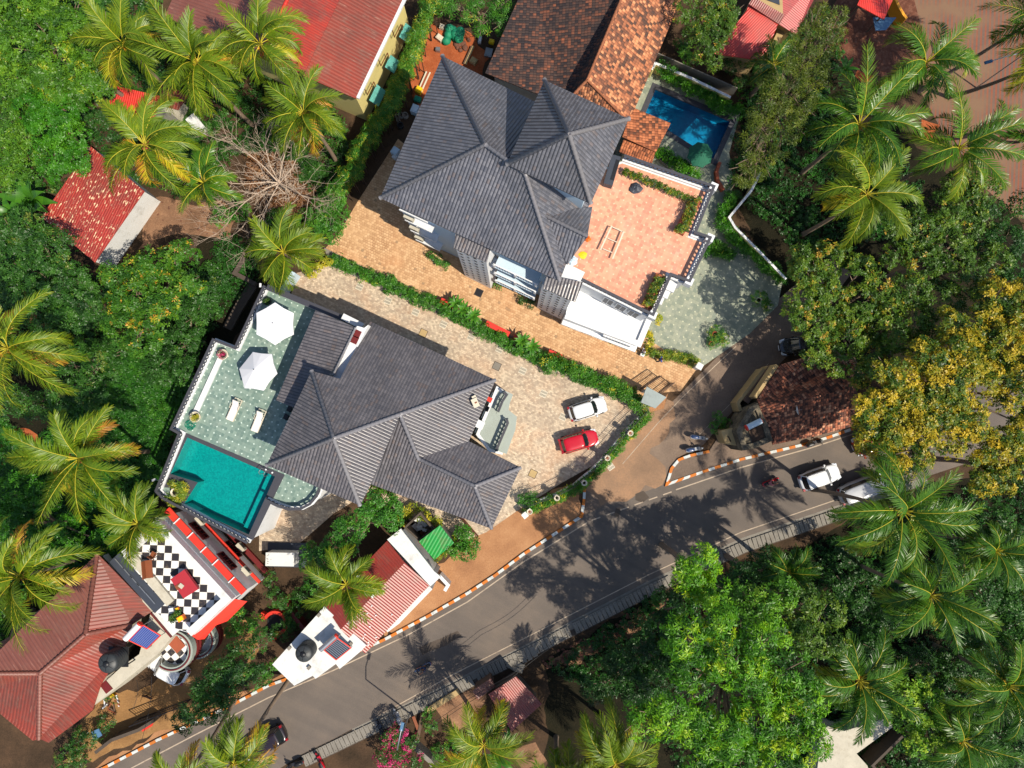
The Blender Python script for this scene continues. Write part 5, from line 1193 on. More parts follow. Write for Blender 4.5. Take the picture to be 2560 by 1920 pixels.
# bush and hedges round the drives
bush('bush', 'round bright green bush at the top of the orange drive', [(700, 450, 32), (730, 470, 28), (690, 490, 30), (725, 430, 24), (715, 505, 24)], 3.2, 'hedge', leaf=.24, tint=(.5, .15))
bush('bush', 'green thicket under the feathery palm beside the leafless tree', [(600, 480, 26), (640, 500, 26), (480, 470, 24), (520, 455, 22), (650, 530, 20), (660, 470, 22), (570, 500, 20)], 2.2, 'hedge', leaf=.24, tint=(.35, .18))
bush('flowering_bush', 'yellow leaved bush at the head of the beige drive', [(690, 575, 12), (672, 588, 11), (708, 566, 10)], 1.4, 'yellow', leaf=.26, tint=(.8, .15))
hp = [(715, 560), (760, 583), (830, 610), (880, 633), (945, 658), (1000, 690), (1055, 720), (1120, 752), (1200, 790), (1290, 828), (1350, 850)]
bush('hedge', 'long mixed hedge between the beige and the orange drive', line_pts(hp, 9, 15, 5), 1.2, 'hedge', cat='hedge', leaf=.2, tint=(.45, .17))
for i, (x, y, lb) in enumerate([(1000, 668, 'big rosette plant in the hedge beside the square drain cover'), (1022, 682, 'leafy rosette just below the biggest hedge rosette'), (1128, 735, 'broad rosette near the middle red wall piece of the hedge'), (1150, 748, 'rosette right of the middle red wall piece'), (985, 655, 'rosette at the upper end of the first red wall piece')]):
    blade_plant('rosette_plant', lb, x, y, 21, 1.5, 'hedge', n=13, group='rosette plants in the drive hedge', wide=.3, trunk=False)
bush('hedge', 'clump of spiky green plants at the lower end of the drive hedge', line_pts([(1180, 775), (1260, 808), (1340, 838), (1385, 880)], 8, 14, 6), 1.7, 'hedge', cat='hedge', leaf=.34, wd=.22, tint=(.55, .2))
bush('bush', 'red tinged spiky shrub next to the white parked car', [(1375, 862, 12), (1390, 880, 11), (1368, 845, 10)], 1.3, 'warm', leaf=.3, wd=.2, tint=(.6, .25), accent=.15)
for i, ((x0, y0), (x1, y1)) in enumerate([((952, 648), (985, 664)), ((1050, 697), (1100, 722)), ((1110, 728), (1135, 738)), ((1185, 760), (1215, 772))]):
    t = thing('low_red_wall', ['short red wall piece at the upper end of the hedge', 'longest red wall piece showing through the hedge', 'small red wall piece in the middle of the hedge', 'red wall piece near the lower end of the hedge'][i], 'wall', (*W(*o((x0+x1)/2, (y0+y1)/2), 0).to_2d(), 0), 0, 'red wall pieces in the hedge')
    wall_mb(MB(), [W(*o(x0, y0), 1).to_2d(), W(*o(x1, y1), 1).to_2d()], .5, 0, 1.0).build('wall', M['redpaint'], t)
bush('hedge', 'green planting strip along the base of the terrace wall', line_pts([(1262, 700), (1300, 715), (1375, 742)], 8, 12, 3), .9, 'yellow', cat='hedge', leaf=.3, wd=.25, tint=(.3, .2))
bush('hedge', 'low yellow green planting beside the entrance column', line_pts([(1398, 757), (1430, 768), (1445, 768), (1490, 775), (1505, 785)], 7, 10, 3), .8, 'yellow', cat='hedge', leaf=.24, wd=.3, tint=(.3, .25))
bush('bush', 'tiny shrub at the foot of the left stair tower', [(945, 560, 12), (960, 572, 10), (930, 552, 9)], .8, 'hedge', tint=(.35, .1))
bush('bush', 'small plant between left stair tower and balconies', [(1075, 612, 12), (1085, 602, 9)], .9, 'hedge', tint=(.35, .1))
bush('bush', 'dark shrub in the shade by the right stair tower', [(1130, 645, 11), (1145, 655, 10)], .8, 'dark', tint=(.4, .1))
bush('bush', 'yellow flowering shrub at the right corner of the terrace villa', [(1420, 690, 9), (1404, 740, 9), (1400, 722, 7)], 1.5, 'yellow', leaf=.26, tint=(.7, .2))
# bamboo hedge along the yellow building and bushes behind the villa
bb = thing('bamboo_hedge', 'tall feathery bamboo hedge between yellow walled building and tall villa', 'hedge', (*W(*o(850, 260), 0).to_2d(), 0))
Lb = []
for (x, y, r) in line_pts([(935, -10), (915, 60), (885, 130), (862, 190), (835, 240), (800, 290), (770, 350), (745, 400), (720, 420)], 9, 17, 9):
    for hh in (random.uniform(3.6, 5.2), 2.0):
     rw = r*1.157*(CAMH-hh)/FPX; p = W(*o(x, y), hh-rw*.7); Lb.append((p.x, p.y, p.z, rw))
V, F, T = canopy(Lb, leaf=.34, wd=.16, nl=6, clump=.45, tint=(.6, .25), accent=.12, rise=-.1); fast_mesh('foliage', V, F, LM['hedge'], T, None, bb)
mb = MB()
for q in Lb: mb.tube([(q[0], q[1], 0), (q[0]+.1, q[1], q[2])], [.05, .03], 5)
mb.build('stem', M['barkdark'], bb)
tree('bush', 'feathery yellow-green bamboo clump behind the clay roofed building', [(985, 15, 26), (1020, 5, 26), (1050, 30, 30), (1085, 20, 28), (1090, 55, 22), (1040, 65, 18), (1010, 40, 18), (960, 20, 18)], 4.8, 'hedge', cat='bamboo', leaf=.36, wd=.16, nl=6, clump=.5, tint=(.5, .2), rise=-.1)
tree('tree', 'grey-green tree with red flowers between clay roof and bright red roof', [(1530, 25, 36), (1500, 60, 34), (1550, 70, 36), (1520, 100, 32), (1575, 40, 28), (1480, 20, 26), (1560, 10, 28), (1540, 130, 22)], 7.5, 'warm', group='garden trees on the right', leaf=.24, tint=(.42, .16), accent=.06)
bush('bush', 'pale green scrub beside the end of the clay roof', [(1480, 110, 18), (1495, 130, 16), (1465, 100, 14), (1430, 140, 12), (1450, 150, 12)], 1.8, 'hedge', tint=(.4, .2))
bush('bush', 'dark bush below the bright red roof', [(1580, 140, 20), (1605, 130, 18), (1630, 160, 18), (1600, 175, 16)], 2.4, 'dark', tint=(.5, .2))
bush('hedge', 'lush hedge along the far side of the blue ground pool', line_pts([(1425, 150), (1470, 175), (1520, 200), (1560, 230), (1590, 245)], 7, 15, 4), 1.3, 'bright', cat='hedge', leaf=.3, wd=.3, tint=(.45, .2))
bush('hedge', 'curved row of green plants beside the blue pool deck', line_pts([(1425, 325), (1450, 345), (1480, 365), (1505, 378)], 6, 11, 3), 1.0, 'bright', cat='hedge', leaf=.3, wd=.3, tint=(.5, .2))
bush('hedge', 'dark green hedge inside the curving compound wall', line_pts([(1580, 425), (1560, 460), (1565, 490), (1600, 525), (1650, 570), (1690, 605)], 7, 13, 4), 1.2, 'bright', cat='hedge', leaf=.3, wd=.3, tint=(.4, .2))
bush('hedge', 'clump of long green leaves in two boxes near the side steps', line_pts([(1515, 540), (1545, 535), (1575, 550)], 5, 10, 5), 1.0, 'hedge', cat='plant', leaf=.5, wd=.16, tint=(.4, .2))
bush('bush', 'dark round planting inside the terracotta curved wall', [(1578, 410, 14), (1590, 425, 14), (1575, 430, 12)], 1.2, 'dark', tint=(.4, .2))
# long conifer-like tree, garden trees on the right
def spray(x0, y0, x1, y1, wdt, n):
    out = []
    for i in range(n):
        t = i/(n-1); w = wdt*(.35+.65*math.sin(math.pi*min(1, t*1.0+.05))**.6)
        for s in (-.75, 0, .75): out.append((x0+(x1-x0)*t+s*w*.75+random.uniform(-7, 7), y0+(y1-y0)*t+s*w*.3+random.uniform(-7, 7), w*.42, -3.5*t))
    return out
tree('conifer', 'tall olive green feathery conifer leaning across the upper right garden', spray(1795, 25, 1610, 390, 62, 15), 13, 'olive', cat='tree', leaf=.30, wd=.14, nl=7, clump=.5, tint=(.45, .2), gap=.12, r0=.3)
tree('tree', 'sparse green tree with yellow tips above the dark parked van', [(1740, 590, 40), (1790, 560, 44), (1850, 590, 42), (1730, 650, 36), (1790, 650, 44), (1850, 660, 46), (1760, 710, 44), (1830, 730, 46), (1880, 770, 40), (1800, 780, 34), (1900, 700, 40), (1900, 620, 36), (1860, 810, 28), (1730, 560, 34), (1770, 620, 40), (1820, 690, 40), (1720, 690, 34), (1760, 760, 34), (1930, 660, 34), (1940, 740, 34)], 9, 'warm', group='garden trees on the right', leaf=.26, clump=.5, tint=(.55, .22), accent=.06, gap=.18, nl=6)
tree('tree', 'dark green spreading tree right of the coconut palms', [(1980, 490, 48), (2040, 460, 48), (2050, 540, 50), (1990, 570, 48), (2080, 600, 46), (1960, 630, 44), (2030, 650, 48), (1970, 700, 42), (2070, 400, 40), (2120, 410, 40), (1930, 550, 36), (2100, 480, 40), (2110, 660, 36), (2000, 730, 36), (1930, 480, 34), (2150, 560, 36)], 9.5, 'warm', group='garden trees on the right', leaf=.26, clump=.52, tint=(.42, .2), accent=.03, gap=.1, nl=6)
tree('tree', 'dark green tree at the right edge below the striped paving', [(2130, 470, 44), (2170, 520, 40), (2120, 540, 40), (2190, 590, 36), (2210, 450, 34)], 7.5, 'dark', group='garden trees on the right', leaf=.26, tint=(.4, .2))
tree('blossoming_tree', 'huge golden blossoming tree over the right end of the road', [(2140, 650, 46), (2195, 690, 44), (2100, 720, 44), (2160, 740, 52), (2210, 770, 44), (2080, 790, 46), (2140, 820, 50), (2190, 860, 48), (2040, 830, 40), (2000, 850, 42), (2050, 880, 50), (1960, 870, 36), (1910, 860, 38), (1880, 910, 40), (1930, 930, 48), (1990, 930, 46), (2100, 910, 46), (1920, 975, 36), (1980, 985, 34), (2050, 950, 36), (1900, 800, 24), (2160, 960, 40), (2210, 920, 40), (2215, 810, 40), (1870, 960, 26), (2010, 900, 44), (1860, 880, 24), (2070, 740, 40), (2205, 640, 36), (1900, 1010, 24), (1950, 1010, 26), (2050, 700, 36), (1990, 770, 38), (1945, 810, 34), (2020, 790, 40)], 12, 'gold', cat='tree', leaf=.27, clump=.6, tint=(.55, .22), nl=6, dens=1.25)
tree('blossoming_tree', 'smaller golden tree below the huge one at the right edge', [(2110, 1000, 38), (2150, 980, 34), (2200, 1010, 42), (2160, 1035, 36), (2120, 1040, 30), (2215, 960, 30)], 10, 'gold', cat='tree', leaf=.26, clump=.55, tint=(.5, .2), nl=6)
# lower right wood
tree('mango_tree', 'single vivid green domed tree at the edge of the road', [(1510, 1215, 42), (1490, 1250, 34), (1530, 1260, 38), (1510, 1285, 30), (1480, 1225, 24)], 14, 'vivid', group='vivid green trees of the lower wood', leaf=.34, wd=.26, nl=7, tint=(.6, .18), rise=.1)
tree('mango_tree', 'largest vivid green many-domed tree in the lower middle wood', [(1480, 1370, 54), (1550, 1340, 48), (1500, 1440, 56), (1580, 1420, 60), (1650, 1380, 56), (1620, 1470, 64), (1700, 1450, 54), (1440, 1540, 46), (1500, 1560, 50), (1560, 1580, 58), (1640, 1560, 66), (1710, 1540, 58), (1740, 1500, 44), (1600, 1640, 56), (1690, 1630, 56), (1750, 1600, 40), (1530, 1640, 44), (1400, 1560, 38), (1370, 1540, 26)], 16, 'vivid', group='vivid green trees of the lower wood', leaf=.36, wd=.24, nl=7, clump=.7, tint=(.48, .27), rise=.1, gap=.04, r0=.4)
tree('tree', 'yellow tinged green tree upper right of the largest vivid tree', [(1610, 1290, 36), (1650, 1310, 36), (1640, 1350, 32), (1690, 1280, 34), (1590, 1320, 26)], 12, 'lime', group='trees of the lower wood', leaf=.28, tint=(.25, .2), gap=.1)
tree('tree', 'dull green tree with bare twigs between vivid tree and dark palm', [(1730, 1300, 44), (1780, 1320, 42), (1740, 1370, 42), (1800, 1380, 34), (1700, 1350, 30), (1770, 1400, 24)], 12, 'warm', group='trees of the lower wood', leaf=.26, clump=.5, tint=(.45, .2), gap=.15)
tree('tree', 'airy lime green tree beside the pale concrete slab', [(1970, 1480, 40), (2000, 1520, 44), (1960, 1550, 40), (2010, 1580, 38), (2030, 1560, 26), (1980, 1610, 26), (1950, 1500, 26)], 8, 'lime', group='trees of the lower wood', leaf=.24, wd=.6, clump=.4, tint=(.6, .25), gap=.2)
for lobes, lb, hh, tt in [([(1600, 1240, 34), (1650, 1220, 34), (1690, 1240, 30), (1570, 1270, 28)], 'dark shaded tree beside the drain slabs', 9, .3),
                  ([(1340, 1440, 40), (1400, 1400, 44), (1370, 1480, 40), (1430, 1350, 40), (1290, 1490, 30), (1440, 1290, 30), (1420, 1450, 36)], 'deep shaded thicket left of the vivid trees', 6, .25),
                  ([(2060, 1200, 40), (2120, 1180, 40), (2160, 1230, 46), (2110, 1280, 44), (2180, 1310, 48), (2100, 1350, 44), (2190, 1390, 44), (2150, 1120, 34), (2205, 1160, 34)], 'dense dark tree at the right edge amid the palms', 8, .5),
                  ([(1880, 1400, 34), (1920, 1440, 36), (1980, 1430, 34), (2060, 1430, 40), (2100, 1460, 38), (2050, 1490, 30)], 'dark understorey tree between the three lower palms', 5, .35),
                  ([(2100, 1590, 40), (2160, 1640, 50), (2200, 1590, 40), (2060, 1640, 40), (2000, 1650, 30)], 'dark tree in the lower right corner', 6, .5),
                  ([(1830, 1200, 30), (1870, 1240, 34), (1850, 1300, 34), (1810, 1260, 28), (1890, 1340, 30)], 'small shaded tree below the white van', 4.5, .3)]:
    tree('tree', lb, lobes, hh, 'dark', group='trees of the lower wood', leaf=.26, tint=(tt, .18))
cover('ground_cover', [(1180, 1440), (1240, 1400), (1400, 1290), (1560, 1240), (1700, 1200), (2000, 1080), (2240, 1020), (2240, 1680), (1480, 1680), (1380, 1500), (1280, 1500)], 'cover', 2600, .7, .22, tint=(.12, .16))
cover('ground_cover', [(1600, 200), (1700, 60), (1790, 10), (1830, 60), (1800, 160), (1850, 280), (2000, 400), (1960, 480), (1800, 560), (1720, 540), (1620, 440), (1570, 380)], 'cover', 900, .4, .2, tint=(.15, .18))
# plants round the small houses
tree('tree', 'dark leafy tree over the gate of the red and white house', [(520, 1420, 34), (480, 1450, 34), (450, 1490, 32), (490, 1490, 30), (420, 1530, 28), (540, 1460, 28), (400, 1560, 22), (570, 1380, 22), (460, 1530, 30), (430, 1480, 22), (510, 1455, 34)], 6, 'dark', group='trees between the small houses', leaf=.26, tint=(.4, .18))
bush('bush', 'light green bush left of the round red well', [(510, 1330, 22), (530, 1350, 20), (500, 1360, 16), (555, 1340, 14)], 2.4, 'hedge', leaf=.26, tint=(.5, .2))
bush('bush', 'small bushy plant at the lower edge of the white flat roof', [(580, 1450, 16), (570, 1470, 14), (590, 1435, 12)], 2.0, 'hedge', tint=(.4, .15))
bush('bush', 'dark thicket between the well and the roadside house', [(610, 1360, 24), (640, 1330, 26), (600, 1290, 26), (650, 1290, 22), (585, 1250, 16)], 2.0, 'dark', tint=(.5, .2))
tree('tree', 'leafy garden tree below the corner of the low villa', [(810, 1080, 26), (840, 1095, 28), (790, 1110, 24), (770, 1130, 24), (740, 1145, 24), (830, 1120, 22), (850, 1130, 20), (720, 1180, 24), (690, 1200, 22), (760, 1175, 20)], 7.5, 'hedge', group='trees between the small houses', leaf=.28, tint=(.4, .2))
bush('bush', 'sprawling green shrub beside the white electrical cabinet', [(670, 1190, 22), (665, 1220, 20), (700, 1235, 22), (740, 1215, 24), (680, 1260, 20), (720, 1200, 20), (770, 1150, 18)], 5.0, 'hedge', leaf=.26, tint=(.4, .2))
bush('bush', 'yellow crotons behind the walled store', [(870, 1110, 14), (890, 1105, 14), (910, 1110, 14), (930, 1118, 14), (860, 1125, 13), (945, 1130, 10)], 1.8, 'yellow', leaf=.3, wd=.3, tint=(.6, .25))
bush('bush', 'round green tree-like bush right of the green roof', [(1000, 1160, 20), (1015, 1178, 20), (990, 1190, 20), (1010, 1195, 16), (1000, 1145, 14), (975, 1185, 12)], 2.8, 'hedge', leaf=.26, tint=(.5, .15))
bush('bush', 'reddish low shrubs at the lower edge of the green roof', line_pts([(985, 1165), (960, 1185), (940, 1205)], 6, 9, 2), .8, 'warm', tint=(.8, .2), accent=.2)
hw = [(1130, 1095), (1160, 1085), (1200, 1070), (1240, 1050), (1275, 1020), (1300, 995), (1330, 960), (1360, 925), (1395, 890)]
bush('hedge', 'narrow bright green hedge outside the white boundary wall', line_pts([(x+5, y+5) for x, y in hw], 6, 9, 2), 1.1, 'hedge', cat='hedge', leaf=.28, wd=.26, tint=(.55, .2), accent=.04)
bush('bush', 'dark bushy plant at the lower end of the boundary wall', [(1140, 1080, 14), (1150, 1072, 13), (1128, 1078, 11)], 1.4, 'hedge', tint=(.3, .15))
bush('bush', 'green shrubs behind the cream booth', [(1552, 905, 15), (1570, 915, 13), (1545, 922, 12)], 1.4, 'hedge', tint=(.35, .2))
bush('bougainvillea', 'pink flowering bougainvillea beside the road drain', [(850, 1590, 24), (880, 1600, 24), (860, 1630, 26), (830, 1640, 22), (895, 1640, 22), (835, 1600, 18)], 2.6, 'flower', leaf=.22, tint=(.42, .22), cat='flowering shrub')
bush('bush', 'green plants beside the bougainvillea', [(930, 1570, 16), (950, 1620, 20), (980, 1640, 22), (985, 1600, 16), (925, 1540, 12)], 1.6, 'hedge', tint=(.4, .2))
bush('bush', 'dark scrub left of the lower yard by the maroon roof', [(240, 1500, 18), (170, 1600, 26), (200, 1590, 22), (140, 1640, 26), (230, 1560, 18), (170, 1640, 20)], 1.8, 'dark', tint=(.5, .25))
for (x, y, r, lb) in [(1075, 1640, 40, 'banana plant with torn leaves below the rusty hut'), (1100, 1600, 24, 'small banana plant right of the rusty hut'), (1830, 145, 30, 'banana plant in front of the brick yard')]:
    blade_plant('banana_plant', lb, x, y, r, 2.6, n=8, group='banana plants', wide=.32)
# potted plants on the patio
def pot(x, y, r, h, potmat, name='flower_pot', hb=0.0, label='', group=None, lm='hedge', leafr=None, hcm=None):
    c = W(*o(x, y), hb+h); t = thing(name, label, 'pot', (c.x, c.y, hb), 0, group)
    s = r*1.15732*(CAMH-hb-h)/FPX
    MB().lathe((c.x, c.y, hb), [(s*.66, 0), (s*.8, h*.5), (s*1.0, h), (s*.84, h), (s*.8, h-.08), (.01, h-.1)], 16).build('pot_body', potmat, t)
    MB().lathe((c.x, c.y, hb+h-.09), [(s*.78, 0), (.01, .02)], 12).build('potting_soil', M['soil_dark'], t)
    if leafr:
        q = leafr*1.15732*(CAMH-hb-h)/FPX
        V, F, T = canopy([(c.x, c.y, hb+h+q*.25, q)], leaf=.14, wd=.3, clump=.2, tint=(.5, .25), accent=.1); fast_mesh('foliage', V, F, LM[lm], T, None, t)
    return t
for x, y, rr, lb in [(1640, 640, 20, 'large leafy plant in a pot near the upper road edge of the patio'), (1655, 655, 13, 'smaller potted shrub touching the road edge')]:
    pot(x, y+8, 7, .5, M['potwhite'], 'planter', 0, lb, None, 'hedge', rr)
for x, y, rr in [(1545, 722, 20), (1560, 735, 15), (1538, 742, 13)]:
    pot(x, y, 7, .5, M['terracotta'], 'planter', 0, {1545: 'potted bush with red flowers on the lower patio', 1560: 'right-hand pot of the patio trio beside the lane', 1538: 'lowest pot of the patio trio in an orange tub'}[x], None, 'hedge', rr)
# ------------------------------------------------ coconut palms
P = [
 (268, 95, 112, 11, 'palm', 'coconut palm nearest the big green wood in the top left group', {}),
 (425, 135, 122, 12, 'palm', 'coconut palm with a fruit bunch in front of the brown roof', {}),
 (562, 95, 112, 11.5, 'palm', 'coconut palm overlapping the bright red roof', {}),
 (655, 245, 100, 11, 'palm', 'palm with orange-yellow lower fronds by the yellow wall corner', {'old': .9}),
 (312, 312, 122, 12, 'palm', 'coconut palm standing above the red shed', {'old': .5}),
 (440, 395, 80, 8, 'palmd', 'smaller darker palm left of the leafless tree', {'nuts': False}),
 (612, 545, 92, 7, 'palm', 'feathery palm at the head of the orange drive', {'nuts': False, 'tint': .4}),
 (18, 752, 150, 12, 'palm', 'yellowing palm at the left edge with a long leaning trunk', {'old': 1.0, 'tint': .55}),
 (172, 990, 128, 11, 'palm', 'coconut palm left of the turquoise pool', {'old': .7}),
 (45, 1245, 150, 12, 'palm', 'big palm above the maroon roof at the lower left', {'old': .6}),
 (298, 1132, 82, 8.5, 'palm', 'small palm leaning over the checkered terrace', {'nuts': False}),
 (748, 1262, 86, 8, 'palm', 'palm rising beside the roadside house roof', {'nuts': False, 'lm': 'palm'}),
 (505, 1650, 100, 10, 'palm', 'palm over the dark car at the bottom edge', {'old': .6, 'foot': (1, 3, 330, 830)}),
 (390, 1690, 80, 9, 'palm', 'palm fronds at the bottom edge left of the dark car', {'old': .6, 'foot': (0, 3, 2030, 1070)}),
 (1045, 1610, 98, 8, 'palm', 'palm over the rusty hut', {'old': .6, 'lean': (-1.2, -1.0)}),
 (1330, 1650, 120, 9, 'palm', 'bottom edge palm between the hut and the vivid trees', {}),
 (1215, 1690, 90, 8, 'palm', 'bottom edge palm partly out of view right of the hut', {}),
 (2000, 135, 108, 11, 'palmd', 'windblown palm in front of the striped paving', {'tint': .5}),
 (1855, 270, 135, 11, 'palmd', 'wide dark palm beside the feathery conifer', {'tint': .5}),
 (2070, 320, 128, 11, 'palmd', 'palm at the edge of the striped paving on the right', {'tint': .55}),
 (1872, 420, 118, 12, 'palm', 'bright palm nearest the dark green spreading tree', {'tint': .5}),
 (1948, 1104, 156, 15, 'palmd', 'palm hanging over the white van', {'tint': .5}),
 (2010, 1285, 122, 14, 'palmd', 'dark palm below the one over the white van', {'tint': .45}),
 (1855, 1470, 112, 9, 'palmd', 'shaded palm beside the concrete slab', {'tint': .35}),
 (2175, 1480, 122, 10, 'palmd', 'palm at the right edge of the lower wood', {'tint': .45}),
 (2080, 1600, 90, 8, 'palmd', 'lowest palm near the bottom right corner', {'tint': .4}),
 (2230, 45, 110, 11, 'palmd', 'palm in the top right corner', {'tint': .45, 'foot': (3, 0, 1300, 790)}),
 (1700, 1235, 66, 8, 'palmd', 'little palm at the edge of the drain slabs', {'tint': .3, 'nuts': False}),
 (1670, 140, 60, 6, 'palmd', 'little palm shaded by the conifer', {'tint': .3, 'nuts': False}),
 (2150, 1190, 80, 9, 'palmd', 'palm crown behind the right edge dark tree', {'tint': .45, 'nuts': False}),
 (825, 1045, 44, 4, 'palm', 'young palm at the corner of the low villa roof', {'nuts': False, 'n': 13}),
 (2225, 300, 60, 10, 'palmd', 'palm just entering at the right edge beside the striped paving', {'tint': .45, 'foot': (3, 0, 1900, 1130)}),
 (2275, 120, 105, 12, 'palm', 'palm mostly out of view whose trunk crosses the striped paving', {'foot': (3, 0, 1560, 840)}),
]
for (x, y, r, h, lm, lb, kw) in P:
    kw = dict(kw); lm = kw.pop('lm', lm); palm(lb, x, y, r, h, lm, **kw)
# ------------------------------------------------ leafless tree
dt = thing('leafless_tree', 'leafless grey twigged tree over the rusty brush pile', 'tree', (*W(*o(615, 415), 0).to_2d(), 0))
mb = MB(); bp = W(*o(625, 415), 0)
def twig(p, d, L, r, depth):
    n = 4; pts = [p]; q = Vector(p)
    for i in range(n):
        d = (d+Vector((random.uniform(-.25, .25), random.uniform(-.25, .25), random.uniform(-.12, .14)))).normalized(); q = q+d*L/n; pts.append(q.copy())
    mb.tube(pts, [r*(1-.6*i/n) for i in range(n+1)], 5 if depth > 2 else 4, caps=False)
    if depth > 0:
        for i in range(5 if depth > 1 else 4):
            s = random.uniform(.35, 1); j = min(n, int(s*n)+1); e = Vector((random.gauss(0, .75), random.gauss(0, .75), random.uniform(-.2, .7)))
            twig(pts[j], (d+e).normalized(), L*random.uniform(.5, .75), r*.45, depth-1)
mb.tube([bp, bp+Vector((-.2, .1, 2.5))], [.18, .12], 7)
for a in range(9):
    an = a*.7+.3; twig(bp+Vector((-.2, .1, 2.3)), Vector((math.cos(an), math.sin(an), random.uniform(.3, 1.0))).normalized(), random.uniform(3.2, 5.0), .085, 3)
mb.build('branches', M['deadwood'], dt)
# ================================================================== VEHICLES AND PEOPLE
def rrect(x0, x1, hw, n=36, e=4.0, e2=None):
    out = []; cx, hx = (x0+x1)/2, (x1-x0)/2
    for i in range(n):
        a = 2*math.pi*i/n; c, s = math.cos(a), math.sin(a); ex = e if (c > 0 or e2 is None) else e2
        out.append((cx+hx*math.copysign(abs(c)**(2/ex), c), hw*math.copysign(abs(s)**(2/ex), s)))
    return out
def loft(mb, rings, mi=0, cap=True, zc=None):
    n = len(rings[0]); vs = [p for r in rings for p in r]; fs = []
    for i in range(len(rings)-1):
        for j in range(n): fs.append((i*n+j, i*n+(j+1) % n, (i+1)*n+(j+1) % n, (i+1)*n+j))
    if cap: vs.append((sum(p[0] for p in rings[-1])/n, 0, zc if zc is not None else rings[-1][0][2])); fs += [((len(rings)-1)*n+j, (len(rings)-1)*n+(j+1) % n, len(vs)-1) for j in range(n)]
    return mb.add(vs, fs, mi, smooth=True)
def make_car(name, label, paintm, L=3.9, Wd=1.7, H=1.5, loc=(0, 0, 0), rot=0.0, group=None, glassroof=False, rails=False, bus=False, cat='car'):
    t = thing(name, label, cat, loc, rot, group); h = Wd/2
    if bus:
        fb, ft, rb_, rt, belt = .47*L, .43*L, -.485*L, -.47*L, 1.15
    else:
        fb, ft, rb_, rt, belt = .245*L, .115*L, -.445*L, -.375*L, .92
    def top(x): 
        u = max(0, min(1, (x/L-.2)/.3)); v_ = max(0, min(1, (-x/L-.42)/.08)); return belt-.16*u*u*(0 if bus else 1)-.1*v_
    rings = []
    for z, sc_, e in ((.2, .93, 5), (.32, .985, 4.6), (.55, 1.0, 4.4), (.72, .985, 4.2)):
        rings.append([(x, y, z) for x, y in rrect(-L/2*sc_, L/2*sc_, h*sc_, 40, 3.4, 4.6)])
    for sc_, dz in ((.955, -.05), (.90, .0), (.80, .02)): rings.append([(x, y, top(x)+dz) for x, y in rrect(-L/2*(sc_+.03), L/2*(sc_+.03), h*sc_, 40, 3.2, 4.4)])
    rings.append([(x*.5, y*.5, belt+.02) for x, y in rrect(-L/2, L/2, h, 40, 3.2, 4.4)])
    loft(MB(), rings, 0, True, belt+.02).build('body', paintm, t, local=True)
    gb = [(x, y, belt-.02) for x, y in rrect(rb_, fb, h*.90, 40, 4.2, 5)]; gt = [(x, y, H-.09) for x, y in rrect(rt, ft, h*.735, 40, 5.5, 6)]
    loft(MB(), [gb, gt], 0, False).build('window_glass', M['carglass'], t, local=True)
    rr = [[(x, y, H-.10) for x, y in rrect(rt-.02, ft+.02, h*.75, 40, 5.5, 6)], [(x, y, H-.05) for x, y in rrect(rt+.02, ft-.02, h*.73, 40, 5.5, 6)], [(x, y, H-.015) for x, y in rrect(rt+.16, ft-.16, h*.6, 40, 5, 5)], [(x*.5+(rt+ft)*.25, y, H) for x, y in rrect(rt, ft, h*.3, 40, 4, 4)]]
    loft(MB(), rr, 0, True, H).build('roof_panel', paintm, t, local=True)
    for s in (-1, 1):
        for (xa, xb) in ((fb-.1, ft-.03), (rb_+.08, rt+.05)):
            MB().bar((xa, s*h*.84, belt-.01), (xb, s*h*.70, H-.08), .07, .05).build('pillar', paintm, t, local=True)
        xm = (rt+ft)/2; MB().bar((xm, s*h*.895, belt-.01), (xm, s*h*.745, H-.08), .07, .03).build('pillar', M['black'], t, local=True)
        m = MB(); m.lathe((fb-.28, s*(h+.07), belt+.02), [(.03, -.07), (.1, -.04), (.11, .03), (.04, .08)], 8); m.bar((fb-.28, s*(h-.1), belt), (fb-.28, s*(h+.05), belt+.02), .06); m.build('mirror', paintm, t, local=True)
        yl = s*h*.68
        lg = MB(); lg.add([(L/2-.06, yl-s*.2, .64), (L/2-.14, yl+s*.17, .64), (L/2-.55, yl+s*.235, .80), (L/2-.30, yl-s*.1, .80)], [(0, 1, 2, 3) if s > 0 else (3, 2, 1, 0)]); 
        lg.box((L/2-.22, yl, .66), (.30, .26, .16)); lg.build('headlight', M['lamp_clear'], t, local=True)
        MB().box((-L/2+.12, s*h*.74, .80), (.2, .22, .22)).build('tail_light', M['lamp_red'], t, local=True)
        if rails: MB().tube([(ft-.1, s*h*.66, H-.02), (rt+.1, s*h*.66, H-.02)], .022, 6).build('roof_rail', M['steel'], t, local=True)
        for xw in (.31*L, -.31*L):
            w = MB().tube([(xw, s*(h-.2), .31), (xw, s*(h+.012), .31)], .31, 20).build('wheel', M['tyre'], t, local=True)
            MB().tube([(xw, s*(h-.02), .31), (xw, s*(h+.022), .31)], .2, 14).build('rim', M['rim'], w, local=True)
    MB().box((L/2+.005, 0, .42), (.03, .5, .12)).build('number_plate', M['white'], t, local=True)
    MB().box((L/2-.04, 0, .58), (.07, .75, .12)).build('grille', M['black'], t, local=True)
    wv = MB(); wv.bar((fb-.02, .05, belt+.02), (fb-.16, .5, belt+.10), .02); wv.bar((fb-.02, -.4, belt+.02), (fb-.16, .02, belt+.10), .02); wv.build('wiper', M['black'], t, local=True)
    return t
def at(x, y): q = W(*o(x, y), 0); return (q.x, q.y, .02)
def atk(c, r, x, y, z=.02, h=.7): q = W(*k(c, r, x, y), h); return (q.x, q.y, z)
pk = 'cars parked on the beige drive'
